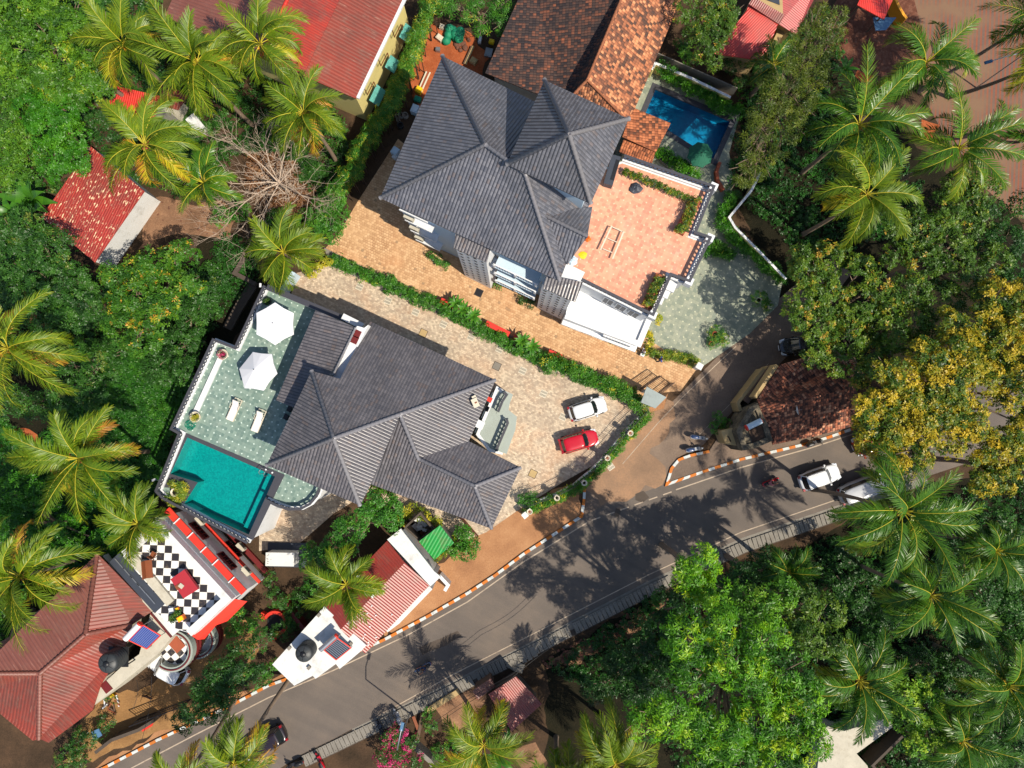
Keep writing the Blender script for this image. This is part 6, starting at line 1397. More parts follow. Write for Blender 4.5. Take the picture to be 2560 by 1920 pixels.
make_car('parked_car', 'white hatchback parked on the beige paving', M['car_white'], 3.75, 1.68, 1.5, atk(2, 2, 652, 215, .025), R(17.5), pk)
make_car('parked_car', 'red hatchback parked on the beige paving', M['car_red'], 3.8, 1.7, 1.5, atk(2, 2, 575, 495, .025), R(16), pk)
make_car('car', 'white car with roof rails driving on the main road', M['car_white'], 4.0, 1.76, 1.6, atk(3, 2, 445, 805), R(19.5), 'vehicles on the main road', rails=True)
make_car('parked_car', 'dark grey car parked in the lane under the sparse tree', M['car_dark'], 3.9, 1.68, 1.7, atk(3, 1, 275, 1322), R(188))
make_car('van', 'orange van half hidden under the golden blossoming tree', M['car_orange'], 5.2, 2.1, 2.2, atk(3, 2, 960, 470), R(201), 'vehicles on the main road', bus=True, cat='van')
make_car('van', 'white van covered by the windblown palm on the main road', M['car_silver'], 4.6, 1.9, 1.9, atk(3, 2, 810, 905), R(21), 'vehicles on the main road', bus=True, cat='van')
make_car('car', 'black car driving beneath the palm at the bottom edge', M['car_maroon'], 4.3, 1.8, 1.6, atk(1, 3, 75, 1440), R(208), 'vehicles on the main road')
q = W(*cr(*CG, 1290, 850), 1.2); make_car('parked_car', 'white car parked in the dusty yard under the round balcony', M['car_white'], 4.1, 1.8, 1.8, (q.x, q.y, .02), R(152))

def make_scooter(name, label, pm, loc, rot, seat=None, group=None, cat='scooter'):
    t = thing(name, label, cat, loc, rot, group)
    for xw in (.62, -.55):
        w = MB().tube([(xw, -.06, .24), (xw, .06, .24)], .24, 16).build('wheel', M['tyre'], t, local=True)
        MB().tube([(xw, -.07, .24), (xw, .07, .24)], .13, 10).build('rim', M['rim'], w, local=True)
    b = MB(); loft(b, [[(x, y, z) for x, y in rrect(-.86, .0, w_, 20, 3, 3)] for z, w_ in ((.28, .14), (.42, .22), (.6, .21), (.68, .15))], 0, True, .69)
    b.box((.18, 0, .27), (.5, .3, .07)); b.build('body', pm, t, local=True)
    f = MB(); f.add([(.40, -.2, .3), (.40, .2, .3), (.52, .17, .78), (.52, -.17, .78), (.50, 0, .3), (.60, 0, .8)], [(0, 4, 5, 3), (4, 1, 2, 5), (0, 3, 2, 1)]); loft(f, [[(x, y, z) for x, y in rrect(.42, .88, w_, 14, 2.4, 2.4)] for z, w_ in ((.42, .09), (.5, .1), (.55, .05))], 0, True, .56)
    f.build('front_shield', pm, t, local=True)
    s = MB(); loft(s, [[(x, y, z) for x, y in rrect(-.78, -.02, w_, 20, 3, 3)] for z, w_ in ((.69, .15), (.76, .17), (.79, .12))], 0, True, .8); s.build('seat', seat or M['black'], t, local=True)
    h = MB(); h.tube([(.66, 0, .3), (.5, 0, .95)], .03, 6); h.tube([(.42, -.33, .98), (.5, -.12, 1.0), (.5, .12, 1.0), (.42, .33, .98)], .018, 6); h.box((.53, 0, .98), (.14, .2, .1)); h.build('handlebar', M['black'], t, local=True)
    for s_ in (-1, 1): MB().tube([(.47, s_*.2, 1.0), (.47, s_*.27, 1.14)], [.01, .05], 8).build('mirror', M['black'], t, local=True)
    MB().box((.61, 0, .9), (.06, .12, .1)).build('headlight', M['lamp_clear'], t, local=True)
    MB().box((-.87, 0, .58), (.05, .16, .07)).build('tail_light', M['lamp_red'], t, local=True)
    return t
SC = [('scooter', 'dark blue scooter carrying a rider in the middle of the main road', 'scoot_blue', atk(1, 3, 1440, 795), 207, None),
      ('motorcycle', 'red motorcycle ridden behind the white car', 'car_red', atk(3, 2, 28, 845), 24, None),
      ('scooter', 'black scooter parked against the painted kerb', 'car_dark', atk(3, 2, 405, 510), 20, None),
      ('scooter', 'upper silver scooter parked beside the cream booth', 'car_silver', (*W(*cr(*CR, 300, 1035), .7).to_2d(), .1), -8, 'scoot_blue'),
      ('scooter', 'lower silver scooter parked beside the cream booth', 'car_silver', (*W(*cr(*CR, 250, 1165), .7).to_2d(), .1), 8, 'scoot_blue'),
      ('scooter', 'silver scooter standing on the drain slabs near the pink flowers', 'car_silver', atk(1, 3, 1222, 1225), 118, 'car_silver'),
      ('scooter', 'dark scooter standing left of the silver one on the drain slabs', 'car_blueblack', atk(1, 3, 1072, 1330), 118, None),
      ('motorcycle', 'red motorcycle parked at the bottom edge of the road', 'car_red', atk(1, 3, 545, 1610), 120, None),
      ('motorcycle', 'dark motorcycle at the bottom edge left of the red one', 'car_dark', atk(1, 3, 330, 1640), 200, None)]
for nm, lb, pm, loc, rot, seat in SC: make_scooter(nm, lb, M[pm], loc, R(rot), M[seat] if seat else None, 'scooters and motorcycles', nm)

def skin_body(name, chains, mat, parent, root_i=0, sub=1):
    """chains: lists of ((x,y,z), radius); equal points are merged so limbs join"""
    vs, rs, es, idx = [], [], [], {}
    for ch in chains:
        prev = None
        for p, r in ch:
            key = tuple(round(c, 4) for c in p)
            if key not in idx: idx[key] = len(vs); vs.append(p); rs.append(r)
            i = idx[key]
            if prev is not None and prev != i: es.append((prev, i))
            prev = i
    me = bpy.data.meshes.new(name); me.from_pydata(vs, es, []); me.materials.append(mat)
    ob = bpy.data.objects.new(name, me); COL.objects.link(ob)
    if parent is not None: ob.parent = parent
    md = ob.modifiers.new('Skin', 'SKIN'); md.use_smooth_shade = True
    for i, sv in enumerate(me.skin_vertices[0].data): sv.radius = (rs[i], rs[i]); sv.use_root = (i == root_i)
    ob.modifiers.new('Sub', 'SUBSURF').levels = sub; ob.modifiers['Sub'].render_levels = sub
    return ob
def hand(wrist, d, side, r=.013):
    """palm and five curled fingers beyond the wrist; d: direction of the forearm"""
    w, d = Vector(wrist), Vector(d).normalized(); lat = d.cross(Vector((0, 0, 1))) if abs(d.z) < .9 else Vector((1, 0, 0)); lat = lat.normalized()
    dn = d.cross(lat).normalized(); dn = dn if dn.z < 0 else -dn
    palm = w+d*.075; out = [[(tuple(w), .028), (tuple(palm), .032)]]
    for i, ln in enumerate((.062, .072, .068, .052)):
        b = palm+lat*(.024*(i-1.5)); out.append([(tuple(palm), .032), (tuple(b+d*.02), r*.95), (tuple(b+d*(.02+ln*.55)+dn*.01), r*.8), (tuple(b+d*(.02+ln*.9)+dn*.035), r*.65)])
    th = w+d*.03-lat*side*.035; out.append([(tuple(w), .028), (tuple(th+d*.01), r), (tuple(th+d*.045-lat*side*.02+dn*.015), r*.8)])
    return out
def person(label, loc, rot, pose='stand', shirt='shirtblue', pants='denim', head_turn=0.0):
    t = thing('person', label, 'person', loc, R(rot))
    if pose == 'stand':
        pel, sp, ch, nk = (0, 0, .93), (.01, 0, 1.12), (.0, 0, 1.34), (.01, 0, 1.47); hz = 1.50
        legs = {s: [(0, s*.09, .88), (.03+.08*s, s*.10, .50), (-.02+.12*s, s*.11, .09), (.13+.12*s, s*.13, .04)] for s in (-1, 1)}
        arms = {s: [(0, s*.18, 1.40), (-.03, s*.25, 1.13), (.12, s*.24, .92)] for s in (-1, 1)}
    else:
        pel, sp, ch, nk = (-.3, 0, .84), (-.26, 0, 1.02), (-.2, 0, 1.24), (-.17, 0, 1.37); hz = 1.40
        legs = {s: [(-.28, s*.1, .84), (.12, s*.17, .80), (.16, s*.15, .38), (.30, s*.15, .33)] for s in (-1, 1)}
        arms = {s: [(-.2, s*.18, 1.30), (.02, s*.27, 1.12), (.33, s*.29, 1.04)] for s in (-1, 1)}
    hx = nk[0]
    chains = [[(pel, .13), (sp, .12), (ch, .135), (nk, .055), ((hx+.01, 0, hz+.06), .07), ((hx+.02, 0, hz+.14), .095), ((hx+.01, 0, hz+.21), .07)],
              [((hx+.02, 0, hz+.14), .095), ((hx+.10, 0, hz+.12), .022), ((hx+.118, 0, hz+.11), .012)]]
    for s in (-1, 1):
        L_ = legs[s]; chains.append([(pel, .13), (L_[0], .095), (L_[1], .062), (L_[2], .042), (L_[3], .036)])
        A_ = arms[s]; chains.append([(ch, .135), (A_[0], .062), (A_[1], .042), (A_[2], .028)]); d = Vector(A_[2])-Vector(A_[1]); chains += hand(A_[2], d, s)
        chains.append([((hx+.02, 0, hz+.14), .095), ((hx+.01, s*.10, hz+.13), .02)])
    skin_body('body', chains, M['skin'], t)
    sh = [[(pel, .155), (sp, .145), (ch, .16), ((nk[0], 0, nk[2]-.03), .075)]]+[[(ch, .16), (arms[s][0], .08), (tuple(Vector(arms[s][0]).lerp(Vector(arms[s][1]), .8)), .062)] for s in (-1, 1)]
    skin_body('shirt', sh, M[shirt], t)
    pn = [[((pel[0], 0, pel[2]+.05), .14), (pel, .15)]]+[[(pel, .15), (legs[s][0], .108), (legs[s][1], .078), (tuple(Vector(legs[s][2])+Vector((0, 0, .03))), .06)] for s in (-1, 1)]
    skin_body('trousers', pn, M[pants], t)
    skin_body('hair', [[((hx-.02, 0, hz+.12), .09), ((hx-.01, 0, hz+.19), .088), ((hx+.03, 0, hz+.225), .06)]], M['hair'], t)
    for s in (-1, 1):
        MB().box((legs[s][2][0]+.06, legs[s][2][1]+.01*s, legs[s][2][2]-.045), (.27, .10, .07)).build('shoe', M['black'], t, local=True)
        MB().lathe((hx+.108, s*.035, hz+.15), [(.001, -.01), (.012, 0), (.001, .01)], 6).build('eye', M['black'], t, local=True)
    MB().box((hx+.105, 0, hz+.07), (.02, .045, .012)).build('mouth', M['darkred'], t, local=True)
    return t
q = atk(2, 1, 1285, 1448, .025, 1.0); person('person in a blue shirt walking out of the orange drive', q, 0, 'stand', 'shirtblue', 'denim')
q = atk(2, 1, 1135, 1372, .025, 1.0); person('person in a white shirt and blue trousers standing by the white box', q, 200, 'stand', 'shirtwhite', 'denim')
person('rider in a dark shirt on the blue scooter', atk(1, 3, 1440, 795), 207, 'ride', 'denim', 'oldwood')
person('rider in a pink shirt on the red motorcycle', atk(3, 2, 28, 845), 24, 'ride', 'shirtpink', 'black')
q = W(*k(2, 1, 1130, 1402), .5); t = thing('white_box', 'small white box with a green patch beside the standing person', 'box', (q.x, q.y, .02), -UA)
MB().box((0, 0, .25), (.4, .4, .5)).build('case', M['white'], t, local=True); MB().box((0, 0, .51), (.16, .14, .02)).build('green_patch', M['hose'], t, local=True)
# dog
q = W(*cr(*CG, 1055, 1230), .4); dg_ = thing('dog', 'brown dog walking across the dusty yard', 'dog', (q.x, q.y, .01), R(155))
ch = [[((-.28, 0, .46), .09), ((0, 0, .47), .095), ((.22, 0, .46), .115), ((.34, 0, .56), .065), ((.42, 0, .62), .075), ((.54, 0, .59), .04), ((.60, 0, .585), .03)], [((-.28, 0, .46), .09), ((-.42, 0, .50), .025), ((-.58, 0, .58), .015)]]
for s in (-1, 1):
    ch.append([((.22, 0, .46), .115), ((.23, s*.07, .34), .045), ((.20+.05*s, s*.07, .16), .028), ((.22+.05*s, s*.07, .03), .026), ((.26+.05*s, s*.07, .02), .022)])
    ch.append([((-.28, 0, .46), .09), ((-.22, s*.07, .32), .06), ((-.36-.04*s, s*.07, .19), .03), ((-.31-.04*s, s*.07, .04), .024), ((-.26-.04*s, s*.07, .02), .022)])
    ch.append([((.42, 0, .62), .075), ((.39, s*.06, .70), .02)])
skin_body('body', ch, M['brownfur'], dg_)
# ================================================================== SMALL THINGS
def along(path, step):
    path = [Vector((q[0], q[1])) for q in path]; out = []; rest = step/2
    for a, b in zip(path, path[1:]):
        L = (b-a).length; d = (b-a)/L; s = rest
        while s < L: out.append((a+d*s, math.atan2(d.y, d.x))); s += step
        rest = s-L
    return out
# walls and fences
def wall_thing(name, label, path, w, h, mat, cat='wall', group=None, z0=0.0, mtop=None):
    p = [Vector((q[0], q[1])) for q in path]; c = p[len(p)//2]; t = thing(name, label, cat, (c.x, c.y, 0), 0, group)
    wall_mb(MB(), p, w, z0, h, 0, False, 1 if mtop else None).build('wall', [mat, mtop] if mtop else mat, t); return t
hwp = [W(*o(x, y), 1.2).to_2d() for x, y in hw]
bw = wall_thing('boundary_wall', 'white boundary wall with spiked railing and pots along the beige drive', hwp, .2, .85, M['white'])
ins = [W(*o(x-7, y-6), 1.2).to_2d() for x, y in hw]
rl_ = MB()
for z in (1.5, 2.2): 
    for a, b in zip(hwp, hwp[1:]): rl_.bar((a.x, a.y, z), (b.x, b.y, z), .035)
for p_, a in along(hwp, .17): rl_.bar((p_.x, p_.y, .9), (p_.x, p_.y, 2.42), .02)
rl_.build('railing', M['black'], bw)
for (tx, ty, lb) in [(1023, 425, 'pot on the boundary wall nearest the gate shelter'), (825, 640, 'pot on the boundary wall second from the gate shelter'), (625, 855, 'pot at the bend of the boundary wall'), (388, 985, 'pot on the boundary wall below the bend'), (152, 1105, 'pot on the lowest white column of the boundary wall')]:
    q = W(*k(2, 2, tx, ty), 2.0); cc = thing('wall_column', lb.replace('pot', 'white column under the pot', 1), 'column', (q.x, q.y, 0), 0, 'columns of the boundary wall')
    MB().box((q.x, q.y, .7), (.4, .4, 1.4), R(40)).build('shaft', M['white'], cc)
    pt = thing('flower_pot', lb, 'pot', (q.x, q.y, 1.4), 0, 'pots on the boundary wall')
    MB().lathe((q.x, q.y, 1.4), [(.14, 0), (.2, .3), (.28, .6), (.22, .6), (.2, .52), (.01, .5)], 16).build('pot_body', M['potwhite'], pt)
    MB().lathe((q.x, q.y, 1.9), [(.2, 0), (.01, .04)], 12).build('potting_soil', M['wood'] if tx < 300 or tx > 700 else M['soil_dark'], pt)
q = W(*k(2, 1, 1620, 1505), 1.6); t = thing('gate_column', 'white gate column at the corner of the patio and the lane', 'column', (q.x, q.y, 0), -R(30)); MB().box((0, 0, .8), (.42, .42, 1.6)).build('shaft', M['white'], t, local=True); MB().box((0, 0, 1.64), (.6, .6, .08)).build('cap', M['white2'], t, local=True)
q = W(*k(2, 2, 112, 1135), 1.3); t = thing('gate_column', 'low white column beside the lowest wall pot', 'column', (q.x, q.y, 0), R(40)); MB().box((0, 0, .65), (.4, .4, 1.3)).build('shaft', M['white'], t, local=True); MB().box((0, 0, 1.33), (.52, .52, .06)).build('cap', M['white2'], t, local=True)
wall_thing('garden_wall', 'short pale wall behind the corner of the pool terrace', [W(*k(1, 1, 215, 850), 1.8), W(*k(1, 1, 325, 690), 1.8)], .35, 1.8, M['skyblue_white'])
wall_thing('compound_wall', 'curving white compound wall with yellow stained side', [W(*o(*q), 1.7) for q in [(1645, 370), (1625, 410), (1600, 440), (1577, 468), (1590, 490), (1640, 540), (1700, 602)]], .22, 1.5, M['yellow_wall'], mtop=M['white'])
wall_thing('compound_wall', 'white wall behind the hedge of the blue ground pool', [W(*k(2, 0, *q), 1.6) for q in [(1205, 600), (1240, 545), (1560, 680), (1890, 840)]], .25, 1.6, M['yellow_wall'], mtop=M['white'])
wall_thing('wire_fence', 'thin grey railing above the pool hedge', [W(*k(2, 0, *q), 1.5) for q in [(1265, 460), (1640, 625), (1950, 760)]], .08, 1.5, M['greyconc'], 'fence')
wall_thing('foundation_wall', 'low weathered foundation wall left of the terrace corner', [W(*k(0, 1, *q), .6) for q in [(1700, 1180), (1475, 1515), (1660, 1620)]], .5, .6, M['wetconc'])
wall_thing('foundation_wall', 'low weathered foundation wall above the terrace corner', [W(*k(0, 1, *q), .6) for q in [(2110, 560), (2025, 700), (2205, 795)]], .4, .6, M['wetconc'])
wall_thing('foundation_wall', 'straight concrete sill along the shaded yard by the terrace', [W(*k(0, 1, *q), .3) for q in [(2180, 800), (2050, 1010), (1960, 1180)]], .9, .25, M['wetconc'])
wall_thing('planter_wall', 'curved terracotta planter wall beside the patio steps', [W(*k(2, 0, *q), .6) for q in [(1800, 1400), (1770, 1480), (1780, 1560), (1830, 1640)]], .3, .6, M['terracotta'])
wall_thing('planter_wall', 'curved grey kerb round the pool side planting', [W(*k(2, 0, *q), .4) for q in [(1245, 1320), (1300, 1400), (1400, 1480), (1500, 1545), (1610, 1560)]], .12, .4, M['greyconc'])
wall_thing('roadside_wall', 'dark wall along the lower yard beside the painted kerb', [W(*k(0, 3, *q), 1.4) for q in [(820, 1530), (960, 1420), (1200, 1330), (1330, 1250)]], .3, 1.4, M['wetconc'])
wall_thing('roadside_wall', 'white plastered corner wall at the road end of the roadside house', [W(*k(1, 3, *q), 1.4) for q in [(1585, 0), (1660, 80), (1630, 130)]], .3, 1.4, M['white'])
wall_thing('yard_wall', 'dark red edged wall beside the round well', [W(*k(1, 3, *q), 1.2) for q in [(225, 195), (320, 340), (410, 460)]], .35, 1.2, M['darkred'])
wall_thing('yard_wall', 'narrow old wall crossing behind the pink bougainvillea', [W(*k(1, 3, *q), 1.3) for q in [(1350, 1470), (1500, 1600), (1560, 1700)]], .4, 1.3, M['greyconc'])
wall_thing('bund', 'sandy bank beside the rusty hut', [W(*k(1, 3, *q), .4) for q in [(1480, 1170), (1620, 1080), (1750, 1000)]], .5, .4, M['cream'])
# gates
def gate(name, label, a, b, h, mat, n=14, z0=.1, cat='gate'):
    a, b = Vector((a[0], a[1], 0)), Vector((b[0], b[1], 0)); t = thing(name, label, cat, ((a+b)/2)[:]); f = MB(); z = Vector((0, 0, 1))
    for zz in (z0, h): f.bar(a+z*zz, b+z*zz, .07)
    for q in (a, b): f.bar(q+z*z0, q+z*h, .07)
    f.bar(a+z*(h*.5), b+z*(h*.5), .05); f.build('frame', mat, t); g = MB()
    for i in range(1, n): q = a.lerp(b, i/n); g.bar(q+z*z0, q+z*h, .035)
    g.build('bars', mat, t); return t
gate('gate', 'open barred gate leaf beside the gate shelter', W(*k(2, 2, 1130, 40), 1.6), W(*k(2, 1, 1290, 1590), 1.6), 1.8, M['oldwood'])
gate('gate', 'second barred gate leaf reaching into the lane', W(*k(2, 2, 1290, 80), 1.6), W(*k(2, 2, 1400, -10), 1.6), 1.8, M['oldwood'], 9)
gate('gate', 'black sliding gate of the dusty yard', W(*k(0, 3, 1130, 1290), 1.5), W(*k(0, 3, 1590, 1115), 1.5), 1.8, M['black'], 22)
gate('gate', 'slatted brown gate between the green roof and the grey wing roof', W(*k(1, 2, 1745, 1130), 1.2), W(*k(1, 2, 1915, 1330), 1.2), 1.4, M['wood'], 18)
# drain grates and covers
def grate(label, loc):
    t = thing('drain_grate', label, 'drain grate', loc, -UA, 'drain grates in the paving'); MB().box((0, 0, .0), (.66, .66, .012)).build('plate', M['potwhite'], t, local=True)
    s = MB()
    for j in range(2):
        for i in range(6): s.box((-.25+.1*i, -.15+.3*j, .008), (.042, .22, .008))
    s.build('slots', M['black'], t, local=True); return t
G = [((1, 1, 895, 820), 'uppermost drain grate by the hedge near the terrace'), ((1, 1, 1140, 940), 'second drain grate down the hedge side'), ((1, 1, 1380, 1040), 'third drain grate down the hedge side'), ((1, 1, 1620, 1145), 'fourth drain grate down the hedge side'),
     ((1, 1, 1860, 1255), 'fifth drain grate down the hedge side'), ((1, 1, 2105, 1360), 'sixth drain grate down the hedge side'), ((2, 1, 92, 1545), 'seventh drain grate down the hedge side'), ((2, 2, 272, 85), 'eighth drain grate nearest the white parked car'),
     ((2, 2, 440, 285), 'drain grate touching the shadow of the white parked car'), ((2, 2, 850, 712), 'drain grate outside the wall on the sandy verge')]
g0 = None
for (c, r, x, y), lb in G:
    loc = atk(c, r, x, y, .036, 0)
    if g0 is None: g0 = grate(lb, loc)
    else: dup(g0, loc, -UA if 'outside' not in lb else R(35), lb)
for (c, r, x, y), lb, m in [((1, 1, 1445, 1220), 'beige inspection cover in the middle of the beige drive', 'cream'), ((1, 1, 1925, 870), 'dark square cover in the orange drive', 'black'), ((1, 1, 2080, 1505), 'grey inspection cover near the roof corner', 'greyconc'), ((2, 2, 180, 775), 'inspection cover left of the red parked car', 'cream')]:
    t = thing('inspection_cover', lb, 'drain cover', atk(c, r, x, y, .034, 0), -UA, 'square covers in the drives'); MB().box((0, 0, 0), (.66, .66, .014)).build('lid', M[m], t, local=True); MB().box((0, 0, -.003), (.76, .76, .012)).build('frame', M['wetconc'], t, local=True)
# drain slabs beside the road
dp = [W(*o(x, y), .1) for x, y in [(655, 1645), (765, 1592), (985, 1488), (1060, 1448), (1155, 1402), (1240, 1358), (1405, 1274), (1605, 1182), (1826, 1106)]]
s0 = thing('drain_slab', 'grey concrete slab in the row that covers the roadside drain', 'concrete slab', (0, 0, 0), 0, 'slabs covering the roadside drain')
MB().box((0, 0, .06), (.37, 1.05, .12)).build('slab', M['greyconc'], s0, local=True)
hm = MB(); 
for sy in (-.38, .38): hm.lathe((0, sy, .12), [(.035, 0), (.035, .004)], 8)
hm.build('lifting_holes', M['black'], s0, local=True); first = True
for p_, a in along(dp, .43):
    if random.random() < .04: continue
    loc = (p_.x, p_.y, .02+random.uniform(0, .02)); rt_ = a+random.gauss(0, .03)
    if first: s0.location = loc; s0.rotation_euler[2] = rt_; first = False
    else: dup(s0, loc, rt_)
t = MB(); A_, B_ = offset_path(dp, 1.3)
st_ = MB()
for i in range(len(dp)-1): st_.add([(A_[i].x, A_[i].y, .014), (B_[i].x, B_[i].y, .014), (B_[i+1].x, B_[i+1].y, .014), (A_[i+1].x, A_[i+1].y, .014)], [(0, 1, 2, 3)])
struct('drain_channel', st_, M['wetconc'])
for i, (x, y, a) in enumerate([(1130, 1420, 20), (1142, 1415, 22), (1153, 1408, 25), (1112, 1432, 75), (1122, 1436, 70), (1105, 1440, 60), (1118, 1446, 72)]):
    q = W(*o(x, y), .15); t = thing('spare_slab', 'spare concrete slab dumped beside the drain', 'concrete slab', (q.x, q.y, .04+.02*i), R(a), 'spare slabs dumped beside the drain'); MB().box((0, 0, .05), (.42, 1.0, .1)).build('slab', M['greyconc'], t, local=True)
# rocks
rk = []
for v_ in range(4):
    mb = MB(); n = 8; rings = []
    for z, r in ((-.3, .5), (-.05, 1.0), (.35, .85), (.6, .35)):
        rings.append([(r*math.cos(2*math.pi*j/n)*random.uniform(.75, 1.2), r*math.sin(2*math.pi*j/n)*random.uniform(.75, 1.2), z+random.uniform(-.1, .1)) for j in range(n)])
    loft(mb, rings, 0, True, .62); ob = mb.build('rock', M['rock']); rk.append(ob)
def rocks(poly_o, n, label, group, smin=.1, smax=.24, mat=None):
    xs = [p[0] for p in poly_o]; ys = [p[1] for p in poly_o]; c = 0
    while c < n:
        q = (random.uniform(min(xs), max(xs)), random.uniform(min(ys), max(ys)))
        if not inside(q, poly_o): continue
        w = W(*o(*q), 0); r = rk[c % 4].copy(); COL.objects.link(r); s = random.uniform(smin, smax); r.location = (w.x, w.y, s*.3); r.scale = (s, s*random.uniform(.7, 1), s*random.uniform(.6, 1)); r.rotation_euler = (0, 0, random.uniform(0, 6.3)); tag(r, label, 'rock', group)
        if mat:
            r.data = r.data.copy() if c < 4 else r.data; 
        c += 1
rocks([(1170, 1425), (1240, 1385), (1280, 1370), (1270, 1410), (1190, 1450)], 60, 'broken reddish stone in the rubble beside the spare slabs', 'stones beside the spare slabs')
rocks([(1280, 1370), (1400, 1300), (1450, 1290), (1400, 1340), (1280, 1410)], 80, 'reddish stone in the rubble between drain slabs and thicket', 'stones between drain slabs and thicket')
rocks([(985, 75), (1003, 65), (1015, 80), (1005, 110), (985, 108)], 16, 'reddish block lying beside the green netting', 'blocks beside the green netting', .2, .34)
rocks([(300, 440), (420, 420), (500, 470), (500, 510), (380, 500), (320, 480)], 30, 'small pale stone on the bare earth right of the red shed', 'stones on the bare earth', .05, .12)
for r in rk: bpy.data.objects.remove(r)
# building material behind the villa
q = W(*k(1, 0, 1700, 290), .8); t = thing('netting_heap', 'heap of green netting on the red earth behind the villa', 'netting', (q.x, q.y, 0)); mb = MB()
for i in range(9): mb.lathe((q.x+random.uniform(-.7, .7), q.y+random.uniform(-.8, .7), random.uniform(0, .3)), [(.55*random.uniform(.6, 1), 0), (.5, .2), (.3, .45), (.02, .55)], 9)
mb.build('heap', M['netgreen'], t)
for (c, r, x0, y0, x1, y1, w, lb, m) in [(1, 0, 1505, 625, 1425, 800, .14, 'long pale pipe nearest the roof edge', 'potwhite'), (1, 0, 1490, 618, 1408, 800, .14, 'middle reddish pipe beside the roof edge', 'terracotta'), (1, 0, 1474, 618, 1395, 800, .14, 'outer pale pipe beside the roof edge', 'potwhite'), (1, 0, 1880, 400, 1810, 555, .2, 'long plank beside the blackened clay roof', 'cream'), (1, 0, 1865, 395, 1795, 550, .1, 'thin plank left of the long plank', 'oldwood')]:
    a, b = W(*k(c, r, x0, y0), .3), W(*k(c, r, x1, y1), .3); t = thing('pipe' if 'pipe' in lb else 'plank', lb, 'pipe' if 'pipe' in lb else 'plank', (a.x, a.y, 0), 0, 'building material behind the villa'); MB().bar((a.x, a.y, .3), (b.x, b.y, .3), w, .08).build('length', M[m], t)
for (x, y, w_, d_, h_, m, lb) in [(1405, 770, .8, .8, .6, 'tarpyellow', 'yellow sack beside the pipes'), (1395, 850, .9, .7, .5, 'hose', 'green crate below the yellow sack'), (1370, 935, .9, 1.1, .8, 'skyblue_white', 'pale blue box under the roof edge'), (1200, 1300, .9, 1.0, .9, 'skyblue_white', 'pale blue tank at the west eave'), (1195, 1350, .6, .5, .6, 'white', 'small white box below the pale blue tank'), (1570, 420, .6, .5, .4, 'steel', 'grey metal grille box on the red earth'), (1585, 320, .9, .7, .5, 'potwhite', 'white sack left of the green netting'), (1605, 225, .6, .6, .4, 'potwhite', 'round white basin above the netting'), (1935, 340, .4, .9, .3, 'white', 'white foam board by the clay roof'), (2035, 355, .7, .6, .3, 'tarpyellow', 'yellow tray by the clay roof'), (1880, 520, .9, .8, .4, 'cream', 'stack of beige tiles beside the plank'), (2010, 450, 1.0, 1.2, .3, 'steel', 'metal frame pile beside the clay roof')]:
    q = W(*k(1, 0, x, y), h_); t = thing('crate' if 'crate' in lb else 'box', lb, 'building supplies', (q.x, q.y, 0), -UA+random.uniform(-.3, .3), 'supplies behind the villa'); w_ *= .72; d_ *= .72; mb = MB(); mb.box((0, 0, h_/2), (w_, d_, h_)); mb.box((.02, .02, h_+.03), (w_*.8, d_*.75, .05), .1); mb.build('case', M[m], t, local=True)
for i, (x, y, r_) in enumerate([(1287, 990, .3), (1250, 990, .28), (1215, 997, .18), (1225, 1030, .18), (1245, 1078, .32)]):
    q = W(*k(1, 0, x, y), .4); t = thing('concrete_ring', ['largest pale ring behind the villa', 'second pale ring left of the largest', 'small ring left of the large rings', 'lowest small ring of the cluster', 'black tub below the pale rings'][i], 'ring', (q.x, q.y, 0), 0, 'rings behind the villa'); MB().lathe((q.x, q.y, 0), [(r_, 0), (r_, .4), (r_*.75, .4), (r_*.75, .1)], 16).build('ring', M['black'] if i == 4 else M['greyconc'], t)
# terrace furniture, low villa
def umbrella(label, c, r, h, tilt, az, mat, n=6, z=TZ):
    t = thing('parasol', label, 'parasol', (c[0], c[1], z), az); t.rotation_euler = (0, 0, az)
    mb = MB(); T = Matrix.Rotation(tilt, 3, 'X'); top = Vector((0, 0, h+.35)); vs = []
    rim = [Vector((r*math.cos(2*math.pi*i/n), r*math.sin(2*math.pi*i/n), -.32)) for i in range(n)]
    for i in range(n):
        a, b = rim[i], rim[(i+1) % n]; m = (a+b)/2*.965+Vector((0, 0, .06)); q = [T @ Vector((0, 0, .30)), T @ a, T @ m, T @ b]; h0 = Vector((0, 0, h)); q = [p+h0 for p in q]
        mb.add(q, [(0, 1, 2), (0, 2, 3)]); mb.add([q[1], q[2], q[3], q[1]-Vector((0, 0, .12)), q[2]-Vector((0, 0, .12)), q[3]-Vector((0, 0, .12))], [(0, 3, 4, 1), (1, 4, 5, 2)])
    mb.build('canopy', mat, t, local=True)
    MB().tube([(0, 0, 0), (0, 0, h+.28)], .03, 8).build('pole', M['steel'], t, local=True)
    MB().lathe((0, 0, 0), [(.32, 0), (.32, .06), (.06, .1), (.05, .3)], 14).build('base', M['darkgrey'], t, local=True)
    rb = MB()
    for i in range(n): rb.bar(Vector((0, 0, h))+T @ Vector((0, 0, .22)), Vector((0, 0, h))+T @ (rim[i]*.97+Vector((0, 0, -.02))), .025)
    rb.build('ribs', M['steel'], t, local=True)
    MB().lathe(Vector((0, 0, h))+T @ Vector((0, 0, .3)), [(.05, 0), (.03, .08), (.005, .12)], 8).build('finial', M['darkgrey'], t, local=True)
    return t
q = W(*cr(*CB, 1045, 472), TZ+2.3); umbrella('upper white hexagonal parasol on the pool terrace', (q.x, q.y), 1.82, 2.2, R(3), R(30), M['canvas'])
